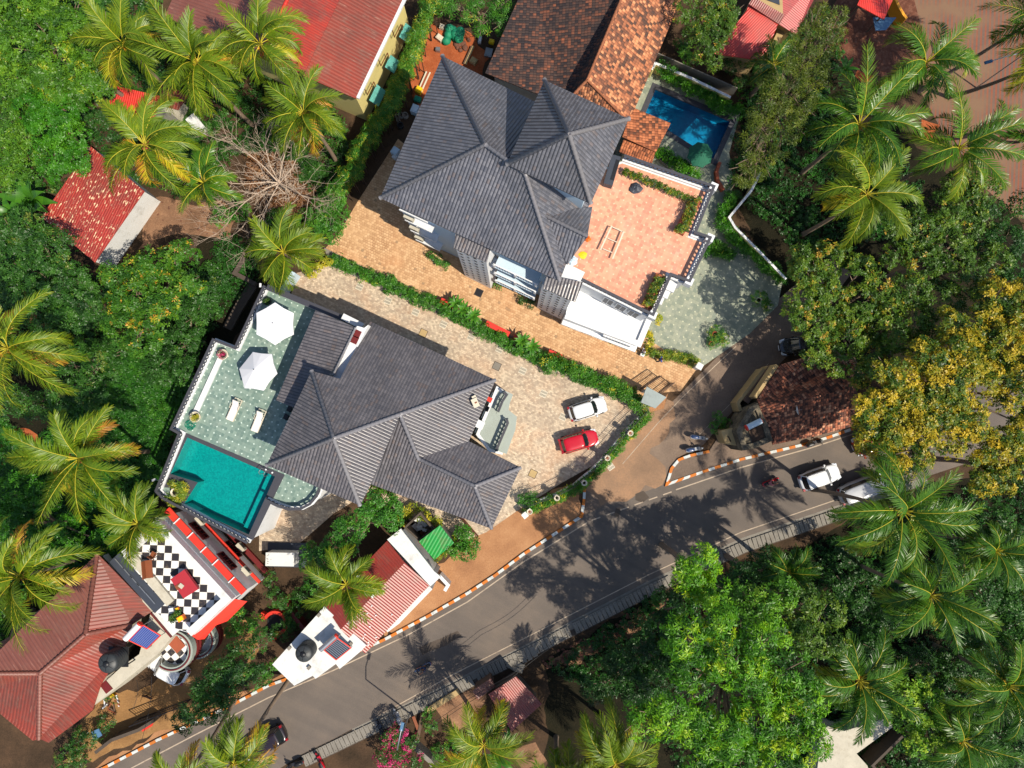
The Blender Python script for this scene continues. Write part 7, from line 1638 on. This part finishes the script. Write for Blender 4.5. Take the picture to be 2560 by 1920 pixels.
q = W(*cr(*CB, 880, 905), TZ+2.3); umbrella('tilted white parasol above the sun loungers', (q.x, q.y), 1.85, 2.2, R(-16), R(52), M['canvas'])
q = W(*k(2, 0, 1638, 1322), 2.3); umbrella('green octagonal parasol beside the blue ground pool', (q.x, q.y), 1.25, 2.1, R(3), R(10), plain('dark_green_canvas', (28, 110, 84), .8, .1), 8, 0.03)
def lounger(label, c, az):
    t = thing('sun_lounger', label, 'sun lounger', (c[0], c[1], TZ), az, 'sun loungers on the pool terrace')
    f = MB()
    for s in (-1, 1): f.bar((-1.0, s*.33, .3), (1.0, s*.33, .3), .05)
    for x in (-1.0, -.3, .98): f.bar((x, -.33, .3), (x, .33, .3), .045)
    for x in (.55, .75, .9): f.bar((x, -.33, .3), (x, .33, .3), .03)
    f.build('frame', M['potwhite'], t, local=True)
    for x in (-.9, .9):
        for s in (-1, 1): MB().bar((x, s*.33, 0), (x, s*.33, .29), .05).build('leg', M['potwhite'], t, local=True)
    MB().box((-.35, 0, .35), (1.3, .58, .05)).build('seat', M['cushion'], t, local=True)
    b = MB(); b.add([(.28, -.29, .36), (.28, .29, .36), (.80, .27, .86), (.80, -.27, .86), (.32, -.29, .31), (.32, .29, .31), (.84, .27, .81), (.84, -.27, .81)], [(3, 2, 1, 0), (4, 5, 6, 7), (0, 1, 5, 4), (2, 3, 7, 6), (1, 2, 6, 5), (3, 0, 4, 7)]); b.build('backrest', M['cushion'], t, local=True)
    for s in (-1, 1): MB().tube([(.0, s*.36, .34), (.05, s*.38, .56), (.45, s*.38, .58), (.5, s*.36, .34)], .025, 6).build('armrest', M['potwhite'], t, local=True)
    return t
def dirang(c, x0, y0, x1, y1, h=0): a, b = W(*cr(*c, x0, y0), h), W(*cr(*c, x1, y1), h); return math.atan2(b.y-a.y, b.x-a.x)
q = W(*cr(*CB, 680, 1268), TZ+.4); lounger('cream sun lounger standing in full sun', (q.x, q.y), dirang(CB, 620, 1390, 730, 1140))
q = W(*cr(*CB, 905, 1370), TZ+.4); lounger('white sun lounger standing in the roof shadow', (q.x, q.y), dirang(CB, 855, 1490, 950, 1250))
def chair(label, c, az, z, seatm, framem, group=None):
    t = thing('chair', label, 'chair', (c[0], c[1], z), az, group); MB().box((0, 0, .44), (.46, .46, .05)).build('seat', seatm, t, local=True)
    b = MB(); b.box((-.23, 0, .72), (.04, .44, .42)); b.build('backrest', seatm, t, local=True)
    for x in (-.2, .2):
        for s in (-1, 1): MB().bar((x, s*.2, 0), (x, s*.2, .42), .035).build('leg', framem, t, local=True)
    for s in (-1, 1): MB().bar((-.2, s*.22, .62), (.18, s*.22, .62), .03).build('armrest', framem, t, local=True)
    return t
q = W(*cr(*CB, 1195, 1262), TZ+.5); chair('black chair under the roof edge, the upper of two', (q.x, q.y), R(155), TZ, M['black'], M['black'])
q = W(*cr(*CB, 1162, 1335), TZ+.5); chair('black chair under the roof edge, the lower of two', (q.x, q.y), R(155), TZ, M['black'], M['black'])
q = W(*cr(*CQ, 320, 730), 5.2); chair('coral red chair on the entrance porch', (q.x, q.y), R(-25), 4.62, M['redpaint'], M['darkgrey'])
q = W(*cr(*CQ, 262, 895), 5.2); chair('black chair on the entrance porch', (q.x, q.y), R(155), 4.62, M['black'], M['black'])
q = W(*cr(*CQ, 150, 1190), 5.2); t = thing('table', 'square white table on the entrance porch', 'table', (q.x, q.y, 4.62), -UA); MB().box((0, 0, .7), (.7, .7, .05)).build('tabletop', M['white'], t, local=True)
for a, b in ((-1, -1), (1, -1), (1, 1), (-1, 1)): MB().bar((a*.3, b*.3, 0), (a*.3, b*.3, .68), .05).build('leg', M['white'], t, local=True)
q = W(*cr(*CQ, 62, 790), 9.2); t = thing('roof_unit', 'cream appliance with a dark slot on the roof near the porch', 'appliance', (q.x, q.y, 9.05), -R(65)); MB().box((0, 0, .15), (.75, .5, .3)).build('case', M['potwhite'], t, local=True); MB().box((-.45, .1, .1), (.3, .35, .2)).build('bracket', M['potwhite'], t, local=True); MB().box((.0, .05, .305), (.12, .2, .02)).build('slot', M['wood'], t, local=True)
pot_o = lambda c, x, y: (cr(*c, x, y)[0]/1.15732, cr(*c, x, y)[1]/1.15732)
pot(*pot_o(CB, 575, 760), 12, .55, M['potwhite'], 'planter', TZ, 'round pot of red flowers at the step of the terrace', None, 'flower', 9)
pot(*pot_o(CB, 320, 1335), 12, .55, M['potwhite'], 'planter', TZ, 'round pot of yellow leaves beside the green hose', None, 'yellow', 9)
pot(*pot_o(CB, 985, 265), 9, .5, M['black'], 'planter', TZ, 'dark potted plant behind the upper white parasol', None, 'dark', 8)
pot(*pot_o((0, 960, 3.45625), 1505, 937), 9, .5, M['potwhite'], 'planter', TZ, 'grey pot among yellow shrubs in the notch of the pool', None, 'warm', None)
def bush_at(label, pts, z, h, lm, **kw):
    L = []
    for (px, py, r) in pts: w = W(px, py, z+h*.7); L.append((w.x, w.y, z+h*.35, r/25.9))
    root = thing('planting', label, 'plant', (L[0][0], L[0][1], z)); kk = dict(leaf=.18, clump=.26, tint=(.5, .25), zmin=-.2); kk.update(kw)
    V, F, T = canopy(L, **kk); fast_mesh('foliage', V, F, LM[lm], T, None, root); return root
K = lambda c, r, l, rad: [(*k(c, r, x, y), rad) for x, y in l]
bush_at('bright yellow shrubs round the grey pot in the pool notch', K(0, 2, [(1500, 865), (1540, 900), (1580, 895), (1575, 940), (1560, 960), (1515, 1000), (1480, 1010), (1540, 1000), (1450, 980)], 11), TZ, .6, 'yellow', leaf=.24, wd=.3)
bush_at('row of brownish bushes in the upper right terrace planter', K(2, 1, [(1590, 70), (1560, 110), (1545, 160), (1525, 200), (1505, 250), (1480, 290), (1455, 330)], 11), 10.6, .6, 'warm', tint=(.4, .3), accent=.15)
bush_at('row of brownish bushes in the lower right terrace planter', K(2, 1, [(1280, 740), (1250, 770), (1265, 800), (1240, 830), (1220, 870), (1205, 920), (1180, 960)], 10), 10.6, .6, 'warm', tint=(.4, .3), accent=.15)
bush_at('low hedge strip along the top edge of the terracotta terrace', K(2, 0, [(990+58*i, 1478+25*i) for i in range(10)], 7), 10.5, .4, 'warm', tint=(.5, .3), accent=.1)
for lb, pa, pb in [('long box planter at the upper right of the terracotta terrace', (1600, 60), (1445, 350)), ('long box planter at the lower right of the terracotta terrace', (1290, 715), (1165, 990))]:
    a, b = W(*k(2, 1, *pa), 10.6), W(*k(2, 1, *pb), 10.6); t = thing('planter_box', lb, 'planter', ((a.x+b.x)/2, (a.y+b.y)/2, 10.2)); wall_mb(MB(), [a, b], .85, 10.21, 10.62).build('box', M['terracotta'], t)
hs = thing('garden_hose', 'coiled green hose beside the yellow potted plant', 'hose', (*W(*cr(*CB, 270, 1410), TZ).to_2d(), TZ)); mb = MB(); cc_ = W(*cr(*CB, 285, 1415), TZ)
for ring_ in range(7):
    ox, oy, rr_ = random.uniform(-.3, .3), random.uniform(-.2, .2), random.uniform(.22, .42); mb.tube([(cc_.x+ox+rr_*math.cos(i*.5), cc_.y+oy+rr_*math.sin(i*.5), TZ+.05+.02*ring_) for i in range(13)], .025, 5)
mb.build('coil', M['hose'], hs)
q = W(*cr(*CB, 1180, 580), TZ); 
t = thing('pool_ladder', 'curved steel handrails at the corner of the turquoise pool', 'pool ladder', (*W(*k(1, 2, 80, 735), TZ).to_2d(), TZ)); 
for dx in (0, .45):
    q = W(*k(1, 2, 70, 725), TZ); b = Vector((q.x+dx*.9, q.y-dx*.42, TZ)); MB().tube([b, b+Vector((0, 0, .75)), b+Vector((-.15, -.3, .85)), b+Vector((-.2, -.5, .5)), b+Vector((-.2, -.5, -.5))], .03, 8).build('handrail', M['steel'], t)
for (x, y, lb) in [(85, 738, 'small white round light on the pool coping, the upper one'), (140, 765, 'small white round light on the pool coping, the lower one')]:
    q = W(*k(1, 2, x, y), TZ+.05); t = thing('pool_light', lb, 'light fitting', (q.x, q.y, TZ+.03)); MB().lathe((q.x, q.y, TZ+.03), [(.09, 0), (.09, .05), (.05, .09), (.01, .1)], 10).build('housing', M['white'], t)
# terracotta terrace things
t = thing('metal_frame', 'pale rectangular metal frame lying on the terracotta terrace', 'frame', (*W(*k(2, 1, 860, 440), 10.3).to_2d(), 10.2)); Z = 10.32
c4 = [W(*k(2, 1, x, y), Z) for x, y in [(856, 305), (960, 352), (865, 585), (760, 508), (905, 440), (822, 405), (862, 528), (780, 495)]]
for a, b, nm in [(0, 3, 'rail'), (1, 2, 'rail'), (0, 1, 'rung'), (5, 4, 'rung'), (7, 6, 'rung')]: MB().bar(c4[a]+Vector((0, 0, .3 if nm == 'rail' else .2)), c4[b]+Vector((0, 0, .3 if nm == 'rail' else .2)), .12 if nm == 'rail' else .07, .06).build(nm, M['potwhite'], t)
def heap(name, label, cat, c, r, h, mat, n=8):
    t = thing(name, label, cat, c[:]); mb = MB(); rg_ = []
    for z, s in ((0, 1), (.35, .9), (.7, .6), (1, .25)): rg_.append([(c[0]+r*s*math.cos(2*math.pi*j/14)*random.uniform(.7, 1.25), c[1]+r*s*math.sin(2*math.pi*j/14)*random.uniform(.6, 1.1), c[2]+h*z*random.uniform(.7, 1.1)) for j in range(14)])
    vs = [p for r__ in rg_ for p in r__]; fs = [(i*14+j, i*14+(j+1) % 14, (i+1)*14+(j+1) % 14, (i+1)*14+j) for i in range(3) for j in range(14)]; fs.append(tuple(42+j for j in range(14))); mb.add(vs, fs); mb.build('cloth', mat, t); return t
q = W(*k(2, 1, 615, 540), 10.3); heap('tarpaulin', 'crumpled yellow tarpaulin at the roof edge', 'tarpaulin', (q.x, q.y, 10.21), .36, .08, M['tarpyellow'])
q = W(*k(2, 0, 1065, 1625), 10.3); heap('tarpaulin', 'dark grey crumpled sheet on the terracotta terrace', 'tarpaulin', (q.x, q.y, 10.21), .55, .35, M['slate'])
q = W(*k(2, 1, 520, 590), 10.3); heap('tarpaulin', 'pale blue sheet beside the yellow tarpaulin', 'tarpaulin', (q.x, q.y, 10.21), .5, .25, M['skyblue_white'])
q = W(*k(2, 1, 655, 405), 10.3); heap('cloth_bundle', 'orange and brown bundle in the roof valley corner', 'bundle', (q.x, q.y, 10.21), .28, .4, M['orangepaint'])
q = W(*k(2, 0, 880, 1458), 10.9); t = thing('round_lid', 'round white lid beside the grey gutter box', 'lid', (q.x, q.y, 10.2)); MB().lathe((q.x, q.y, 10.22), [(.2, 0), (.2, .5), (.15, .56), (.01, .58)], 14).build('lid', M['white'], t)
for (x, y, lb) in [(588, 735, 'terracotta flower pot by the lower roof corner'), (492, 690, 'small terracotta pot beside the white parapet')]:
    q = W(*k(2, 1, x, y), 10.6); pot(k(2, 1, x, y)[0]/1.15732, k(2, 1, x, y)[1]/1.15732, 5, .4, M['terracotta'], 'flower_pot', 10.2, lb, None, 'warm', 4)
# water tanks and solar heaters
def tank(label, c, r, h, z):
    t = thing('water_tank', label, 'water tank', (c[0], c[1], z), .4, 'black roof tanks'); pr_ = [(r*.96, 0)]
    for i in range(5): pr_ += [(r, h*.16*i+.04), (r, h*.16*(i+.7)), (r*.95, h*.16*(i+.85))]
    pr_ += [(r*.98, h*.82), (r*.8, h*.93), (r*.32, h*.985)]; MB().lathe((0, 0, 0), pr_, 28).build('tank_body', M['darkgrey'], t, local=True)
    MB().lathe((0, 0, h*.97), [(r*.3, 0), (r*.3, .1), (.02, .13)], 18).build('lid', M['black'], t, local=True); rb = MB()
    for i in range(6): a = i*math.pi/3; rb.bar((r*.34*math.cos(a), r*.34*math.sin(a), h*.985), (r*.86*math.cos(a), r*.86*math.sin(a), h*.91), .05, .03)
    rb.build('ribs', M['black'], t, local=True); return t
q = W(*cr(*CG, 470, 780), 8.7); tank('large black water tank on a frame above the maroon roof', (q.x, q.y), .86, 1.75, 6.95)
t = thing('tank_stand', 'dark steel stand beneath the large black tank', 'stand', (q.x, q.y, 5.6)); mb = MB()
for a, b in ((-1, -1), (1, -1), (1, 1), (-1, 1)): MB().bar((q.x+a*.7, q.y+b*.7, 5.6), (q.x+a*.7, q.y+b*.7, 6.9), .08).build('leg', M['black'], t)
MB().box((q.x, q.y, 6.9), (1.7, 1.7, .08)).build('platform', M['black'], t)
q = W(*k(1, 3, 405, 680), 5.9); tank('black water tank on the white roof of the roadside house', (q.x, q.y), .78, 1.6, 4.25)
def heater(label, corners, zb, zt, panel, cyl=True, zc=0):
    """corners: top-left, top-right, bottom-right, bottom-left world points"""
    c = poly_center(corners); t = thing('solar_heater', label, 'solar water heater', (c.x, c.y, zb)); mb = MB(); a, b, c_, d = corners
    L = (b-a).length; H = (d-a).length; mb.add([a, d, c_, b], [(0, 1, 2, 3)], 0, [[(0, 0), (0, H), (L, H), (L, 0)]]); off = Vector((0, 0, -.08)); mb.add([p+off for p in (a, b, c_, d)], [(0, 1, 2, 3)], 0)
    mb.build('collector', panel, t)
    f = MB()
    for p, q_ in ((a, b), (b, c_), (c_, d), (d, a)): f.bar(p, q_, .08)
    f.build('frame', M['redpaint'], t)
    for p in (a, b, c_, d): MB().bar((p.x, p.y, zc), (p.x, p.y, p.z-.02), .05).build('leg', M['steel'], t)
    return t
ZC = 5.7
t = heater('blue striped solar collector with white cylinder above the maroon roof', [W(*cr(*CG, 985, 235), 7.2), W(*cr(*CG, 785, 445), 7.2), W(*cr(*CG, 1035, 565), 6.4), W(*cr(*CG, 1225, 380), 6.4)], 5.75, 0, M['solarblue'], zc=5.62)
a, b = W(*cr(*CG, 930, 225), 7.3), W(*cr(*CG, 735, 430), 7.3); MB().tube([a, b], .26, 14).build('cylinder', M['white'], t); d = (a-b).normalized(); MB().tube([a, a+d*.14], .24, 14).build('end_cap', M['redpaint'], t)
t = heater('dark striped solar collector on the white roof of the roadside house', [W(*k(1, 3, 588, 640), 5.3), W(*k(1, 3, 705, 537), 5.3), W(*k(1, 3, 822, 620), 4.6), W(*k(1, 3, 693, 725), 4.6)], 4.25, 0, M['solardark'], zc=4.2)
a, b = W(*k(1, 3, 555, 640), 5.4), W(*k(1, 3, 690, 520), 5.4); MB().tube([a, b], .22, 14).build('cylinder', M['steel'], t); d = (b-a).normalized(); MB().tube([b, b+d*.14], .21, 14).build('end_cap', M['redpaint'], t)
for (x, y) in [(545, 335), (290, 620), (460, 790), (820, 585)]:
    q = W(*k(1, 3, x, y), 4.3); t = thing('roof_vent', {545: 'small grey roof hatch nearest the brick red sheets', 290: 'small grey roof hatch at the left roof edge', 460: 'small grey roof hatch at the lower roof edge', 820: 'small grey roof hatch beside the dark collector'}[x], 'vent', (q.x, q.y, 4.2), R(48), 'small hatches on the white roof'); MB().box((0, 0, .1), (.28, .22, .2)).build('case', M['slate'], t, local=True); MB().box((0, 0, .215), (.34, .28, .03)).build('lid', M['greyconc'], t, local=True)
# red and white house terrace
rc = [W(*cr(*CF, *q), 7.5) for q in [(1110, 795), (1305, 1065), (1100, 1195), (918, 930)]]; c = poly_center(rc); t = thing('covered_table', 'table under a crimson cloth on the checkered terrace', 'table', (c.x, c.y, 6.72))
MB().prism(rc, 7.2, 7.52).build('cloth', M['curtainred'], t)
for q in inset(rc, .2): MB().bar((q.x, q.y, 6.74), (q.x, q.y, 7.22), .08).build('leg', M['wood'], t)
q = W(*cr(*CF, 1045, 1030), 7.55); t = thing('papers', 'two folded sheets on the crimson table cloth', 'papers', (q.x, q.y, 7.525), R(35)); MB().box((-.12, .05, .02), (.45, .4, .03)).build('sheet', M['wood'], t, local=True); MB().box((.14, -.04, .045), (.36, .4, .02), .3).build('sheet', M['offwhite'], t, local=True)
q = W(*cr(*CF, 620, 790), 7.2); t = thing('bench', 'reddish brown wooden bench on the checkered terrace', 'bench', (q.x, q.y, 6.74), R(-84)); MB().box((0, 0, .45), (1.5, .6, .06)).build('seat', M['wood'], t, local=True); MB().box((0, -.3, .75), (1.5, .06, .5)).build('backrest', M['wood'], t, local=True)
for a, b in ((-1, -1), (1, -1), (1, 1), (-1, 1)): MB().bar((a*.68, b*.25, 0), (a*.68, b*.25, .42), .06).build('leg', M['wood'], t, local=True)
q = W(*cr(*CF, 680, 590), 7.2); chair('dark wooden chair behind the brown bench', (q.x, q.y), R(60), 6.74, M['wood'], M['black'])
for (x, y, w_, m, lb, a) in [(1000, 1345, .28, 'orangepaint', 'small orange box at the corner of the checkered terrace', 20), (1065, 1470, .55, 'orangepaint', 'larger orange crate at the corner of the checkered terrace', 30), (930, 1350, .45, 'steel', 'grey metal crate beside the small orange box', 10), (555, 1190, .45, 'orangepaint', 'yellow orange crate in the lower yard beside the service slab', 40)]:
    cc = CF if x != 555 else CG; z = 6.74 if x != 555 else 1.0; q = W(*cr(*cc, x, y+(20 if x == 555 else 0)), z+.3); t = thing('crate', lb, 'crate', (q.x, q.y, z), R(a), 'crates of the red and white house'); mb = MB(); mb.box((0, 0, w_*.4), (w_, w_*.8, w_*.8)); mb.build('case', M[m], t, local=True); MB().box((0, 0, w_*.81), (w_*.84, w_*.64, .02)).build('contents', M['tarpyellow'] if m == 'orangepaint' else M['white'], t, local=True)
bush_at('dark potted plants at the corner of the checkered terrace', [(*cr(*CF, 960, 1440), 8), (*cr(*CF, 940, 1480), 7), (*cr(*CF, 1010, 1400), 6)], 6.72, .5, 'dark', tint=(.5, .3), accent=.2)
# cabinet, well, dish, lamps, cables
q0 = W(*k(1, 2, 207, 1515), 1.7); t = thing('electrical_cabinet', 'white electrical cabinet on a dark plinth below the round balcony terrace', 'cabinet', (q0.x, q0.y, 0), -R(1)); MB().box((0, 0, .95), (2.55, 1.15, 1.5)).build('case', M['white2'], t, local=True); MB().box((.15, .1, .1), (3.7, 2.3, .2)).build('plinth', M['slate'], t, local=True); MB().box((0, 0, 1.72), (2.65, 1.25, .05)).build('lid', M['white2'], t, local=True)
mk = MB()
for x, y, a, b in [(-1.15, .35, .12, .03), (-1.05, .42, .03, .14), (-1.15, .05, .14, .03), (-1.1, -.05, .1, .03), (-1.15, -.2, .03, .12), (-1.05, -.22, .1, .03), (-1.12, -.38, .14, .03), (-.82, .0, .06, .06)]: mk.box((x, y, 1.752), (a, b, .01))
mk.build('stencil_marks', M['slate'], t, local=True)
q = W(*k(1, 3, 165, 410), .6); t = thing('well', 'round well with a broken red ring wall between the small houses', 'well', (q.x, q.y, 0)); pts = [Vector((q.x+1.05*math.cos(a), q.y+1.05*math.sin(a))) for a in [R(-100)+i*R(250)/20 for i in range(21)]]
wall_mb(MB(), pts, .3, 0, .75).build('ring_wall', M['redpaint'], t); MB().lathe((q.x, q.y, .02), [(.95, 0), (.9, .01)], 24).build('shaft', M['black'], t)
for a in (R(-100), R(150)): p = Vector((q.x+1.35*math.cos(a), q.y+1.35*math.sin(a))); MB().box((p.x, p.y, .3), (.6, .5, .6), a).build('step', M['redpaint'], t)
def dish(label, loc, r=.4, az=0, tl=60):
    t = thing('satellite_dish', label, 'satellite dish', loc, az); mb = MB(); T = Matrix.Rotation(R(tl), 3, 'Y'); n = 16; vs = [T @ Vector((0, 0, 0))]
    for s_ in (.5, 1): vs += [T @ Vector((r*s_*math.cos(2*math.pi*j/n), r*s_*math.sin(2*math.pi*j/n), .12*s_*s_)) for j in range(n)]
    up = Vector((0, 0, .9)); vs = [v+up for v in vs]; fs = [(0, 1+j, 1+(j+1) % n) for j in range(n)]+[(1+j, 1+n+j, 1+n+(j+1) % n, 1+(j+1) % n) for j in range(n)]; mb.add(vs, fs); mb.build('reflector', M['white'], t, local=True)
    MB().tube([(0, 0, 0), (0, 0, .9)], .03, 6).build('mast', M['steel'], t, local=True); MB().bar((0, 0, .85), tuple(T @ Vector((0, 0, .5))+up), .02).build('feed_arm', M['steel'], t, local=True)
q = W(*cr(*CR, 1400, 735), 5.6); dish('white satellite dish on the old tiled corner building', (q.x, q.y, 4.2), .42, R(10), 62)
t = thing('solar_tank', 'white cylindrical tank with red ends on the stone gatehouse', 'water tank', (*W(*cr(*CR, 905, 890), 3.9).to_2d(), 3.3)); a, b = W(*cr(*CR, 830, 925), 3.9), W(*cr(*CR, 985, 850), 3.9); MB().tube([a, b], .27, 16).build('cylinder', M['skyblue_white'], t); d = (b-a).normalized(); MB().tube([a-d*.12, a+d*.02], .275, 16).build('end_cap', M['redpaint'], t); MB().tube([b-d*.02, b+d*.08], .25, 16).build('end_cap', M['terracotta'], t)
for p in (a.lerp(b, .2), a.lerp(b, .8)): MB().bar((p.x, p.y, 3.2), (p.x, p.y, 3.7), .08).build('leg', M['steel'], t)
def street_lamp(label, base_px, head_px, h):
    a, b = W(*base_px, 0), W(*head_px, h); t = thing('street_lamp', label, 'street lamp', (a.x, a.y, 0), 0, 'street lamps'); top = Vector((a.x, a.y, h-.3)); MB().tube([a, top, top.lerp(b, .5)+Vector((0, 0, .25)), b], [.08, .06, .05, .04], 8).build('pole', M['steel'], t)
    d = (b-top); d.z = 0; d.normalize(); MB().box((b.x, b.y, b.z), (.7, .26, .12), math.atan2(d.y, d.x)).build('lamp_head', M['bluetarp'], t)
street_lamp('curved street lamp beside the pink flowering shrub', k(1, 3, 1330, 1180), k(1, 3, 1262, 1300), 7.5)
street_lamp('thin curved lamp at the striped paving', k(3, 0, 1800, 760), k(3, 0, 1905, 535), 7.0)
q = W(*k(0, 2, 1330, 828), 5.5); t = thing('floodlight', 'small white floodlight fixed outside the pool terrace', 'floodlight', (q.x, q.y, 5)); MB().box((q.x, q.y, 5.5), (.35, .16, .12), R(20)).build('housing', M['white'], t); MB().bar((q.x, q.y, 5.45), (q.x+.9, q.y-.1, 5.3), .05).build('bracket', M['steel'], t)
q = W(*k(1, 1, 42, 808), 6.5); t = thing('floodlight', 'small white floodlight at the upper corner of the pool terrace', 'floodlight', (q.x, q.y, 6)); MB().box((q.x, q.y, 6.6), (.16, .34, .12)).build('housing', M['white'], t); MB().bar((q.x, q.y, 6.55), (q.x+.35, q.y-.25, 6.4), .05).build('bracket', M['steel'], t)
def cable(label, pts, r=.018):
    p = [W(*q[:2], q[2]) for q in pts]; t = thing('cable', label, 'cable', (p[0].x, p[0].y, 0), 0, 'overhead cables'); out = []
    for a, b in zip(p, p[1:]):
        for i in range(8): s = i/8; out.append(a.lerp(b, s)-Vector((0, 0, .5*math.sin(math.pi*s))))
    out.append(p[-1]); MB().tube(out, r, 5).build('wire', M['black'], t)
cable('thin cable hanging across the dusty yard', [(*k(0, 3, 1310, 870), 4.0), (*k(0, 3, 1225, 1420), 4.0)])
cable('second thin cable left of the first over the dusty yard', [(*k(0, 3, 1180, 900), 4.0), (*k(0, 3, 1150, 1150), 3.0)])
cable('cable over the hollow below the drain slabs', [(*k(1, 3, 1490, 1330), 5.0), (*k(1, 3, 2212, 880), 5.0), (*k(2, 3, 520, 500), 5.0)])
cable('upper cable over the hollow below the drain slabs', [(*k(1, 3, 1500, 1290), 5.2), (*k(1, 3, 2212, 850), 5.2), (*k(2, 3, 480, 500), 5.2)])
for (x0, y0, x1, y1, lb) in [(1440, 1200, 1395, 1420, 'weathered timber board leaning behind the street lamp'), (1360, 1210, 1400, 1330, 'brown board beside the weathered one')]:
    a, b = W(*k(1, 3, x0, y0), .6), W(*k(1, 3, x1, y1), .6); t = thing('board', lb, 'board', (a.x, a.y, 0), 0, 'boards beside the drain'); MB().bar((a.x, a.y, .7), (b.x, b.y, .5), .28, .05).build('length', M['oldwood'] if x0 == 1440 else M['wood'], t)
t = thing('sign_board', 'flat red board lying by the dark roadside wall', 'board', (*W(*k(0, 3, 1270, 1310), .2).to_2d(), 0)); MB().prism([W(*k(0, 3, *q), .2) for q in [(1210, 1315), (1325, 1262), (1310, 1300), (1225, 1350)]], .05, .12).build('panel', M['redpaint'], t)
q = W(*k(0, 3, 820, 1370), .5); t = thing('awning', 'small blue tarpaulin in the shade by the maroon roof', 'tarpaulin', (q.x, q.y, 0)); MB().prism([W(*k(0, 3, *q_), 1.5) for q_ in [(785, 1350), (850, 1320), (880, 1380), (800, 1430)]], 1.4, 1.45).build('sheet', M['bluetarp'], t)
for q_ in [(795, 1352), (845, 1328), (872, 1378), (805, 1420)]: p = W(*k(0, 3, *q_), 1.4); MB().bar((p.x, p.y, 0), (p.x, p.y, 1.4), .04).build('post', M['oldwood'], t)
# brushwood under the leafless tree, scrap in the lower yard
mb = MB()
for i in range(420):
    x, y = random.gauss(600, 34), random.gauss(400, 34); q = W(*o(x, y), 0); a = random.uniform(0, 6.3); L = random.uniform(.4, 1.1); z = random.uniform(.05, .9); mb.bar((q.x, q.y, z), (q.x+L*math.cos(a), q.y+L*math.sin(a), z+random.uniform(-.2, .3)), .03)
tag(mb.build('brushwood', M['deadwood']), kind='stuff')
for i, (mm, lb) in enumerate([(m_, l_) for m_, l_ in (('white', 'white painted timber'), ('oldwood', 'grey weathered timber'), ('wood', 'reddish brown timber')) for _ in range(3)]):
    q = W(*cr(*CG, 430+random.uniform(0, 220), 1280+random.uniform(0, 150)), .3); t = thing('timber_scrap', lb+' in the scrap pile of the lower yard', 'timber', (q.x, q.y, .1+.05*i), random.uniform(0, 3), 'scrap timber in the lower yard'); MB().box((0, 0, 0), (random.uniform(.6, 1.2), .12, .05)).build('length', M[mm], t, local=True)
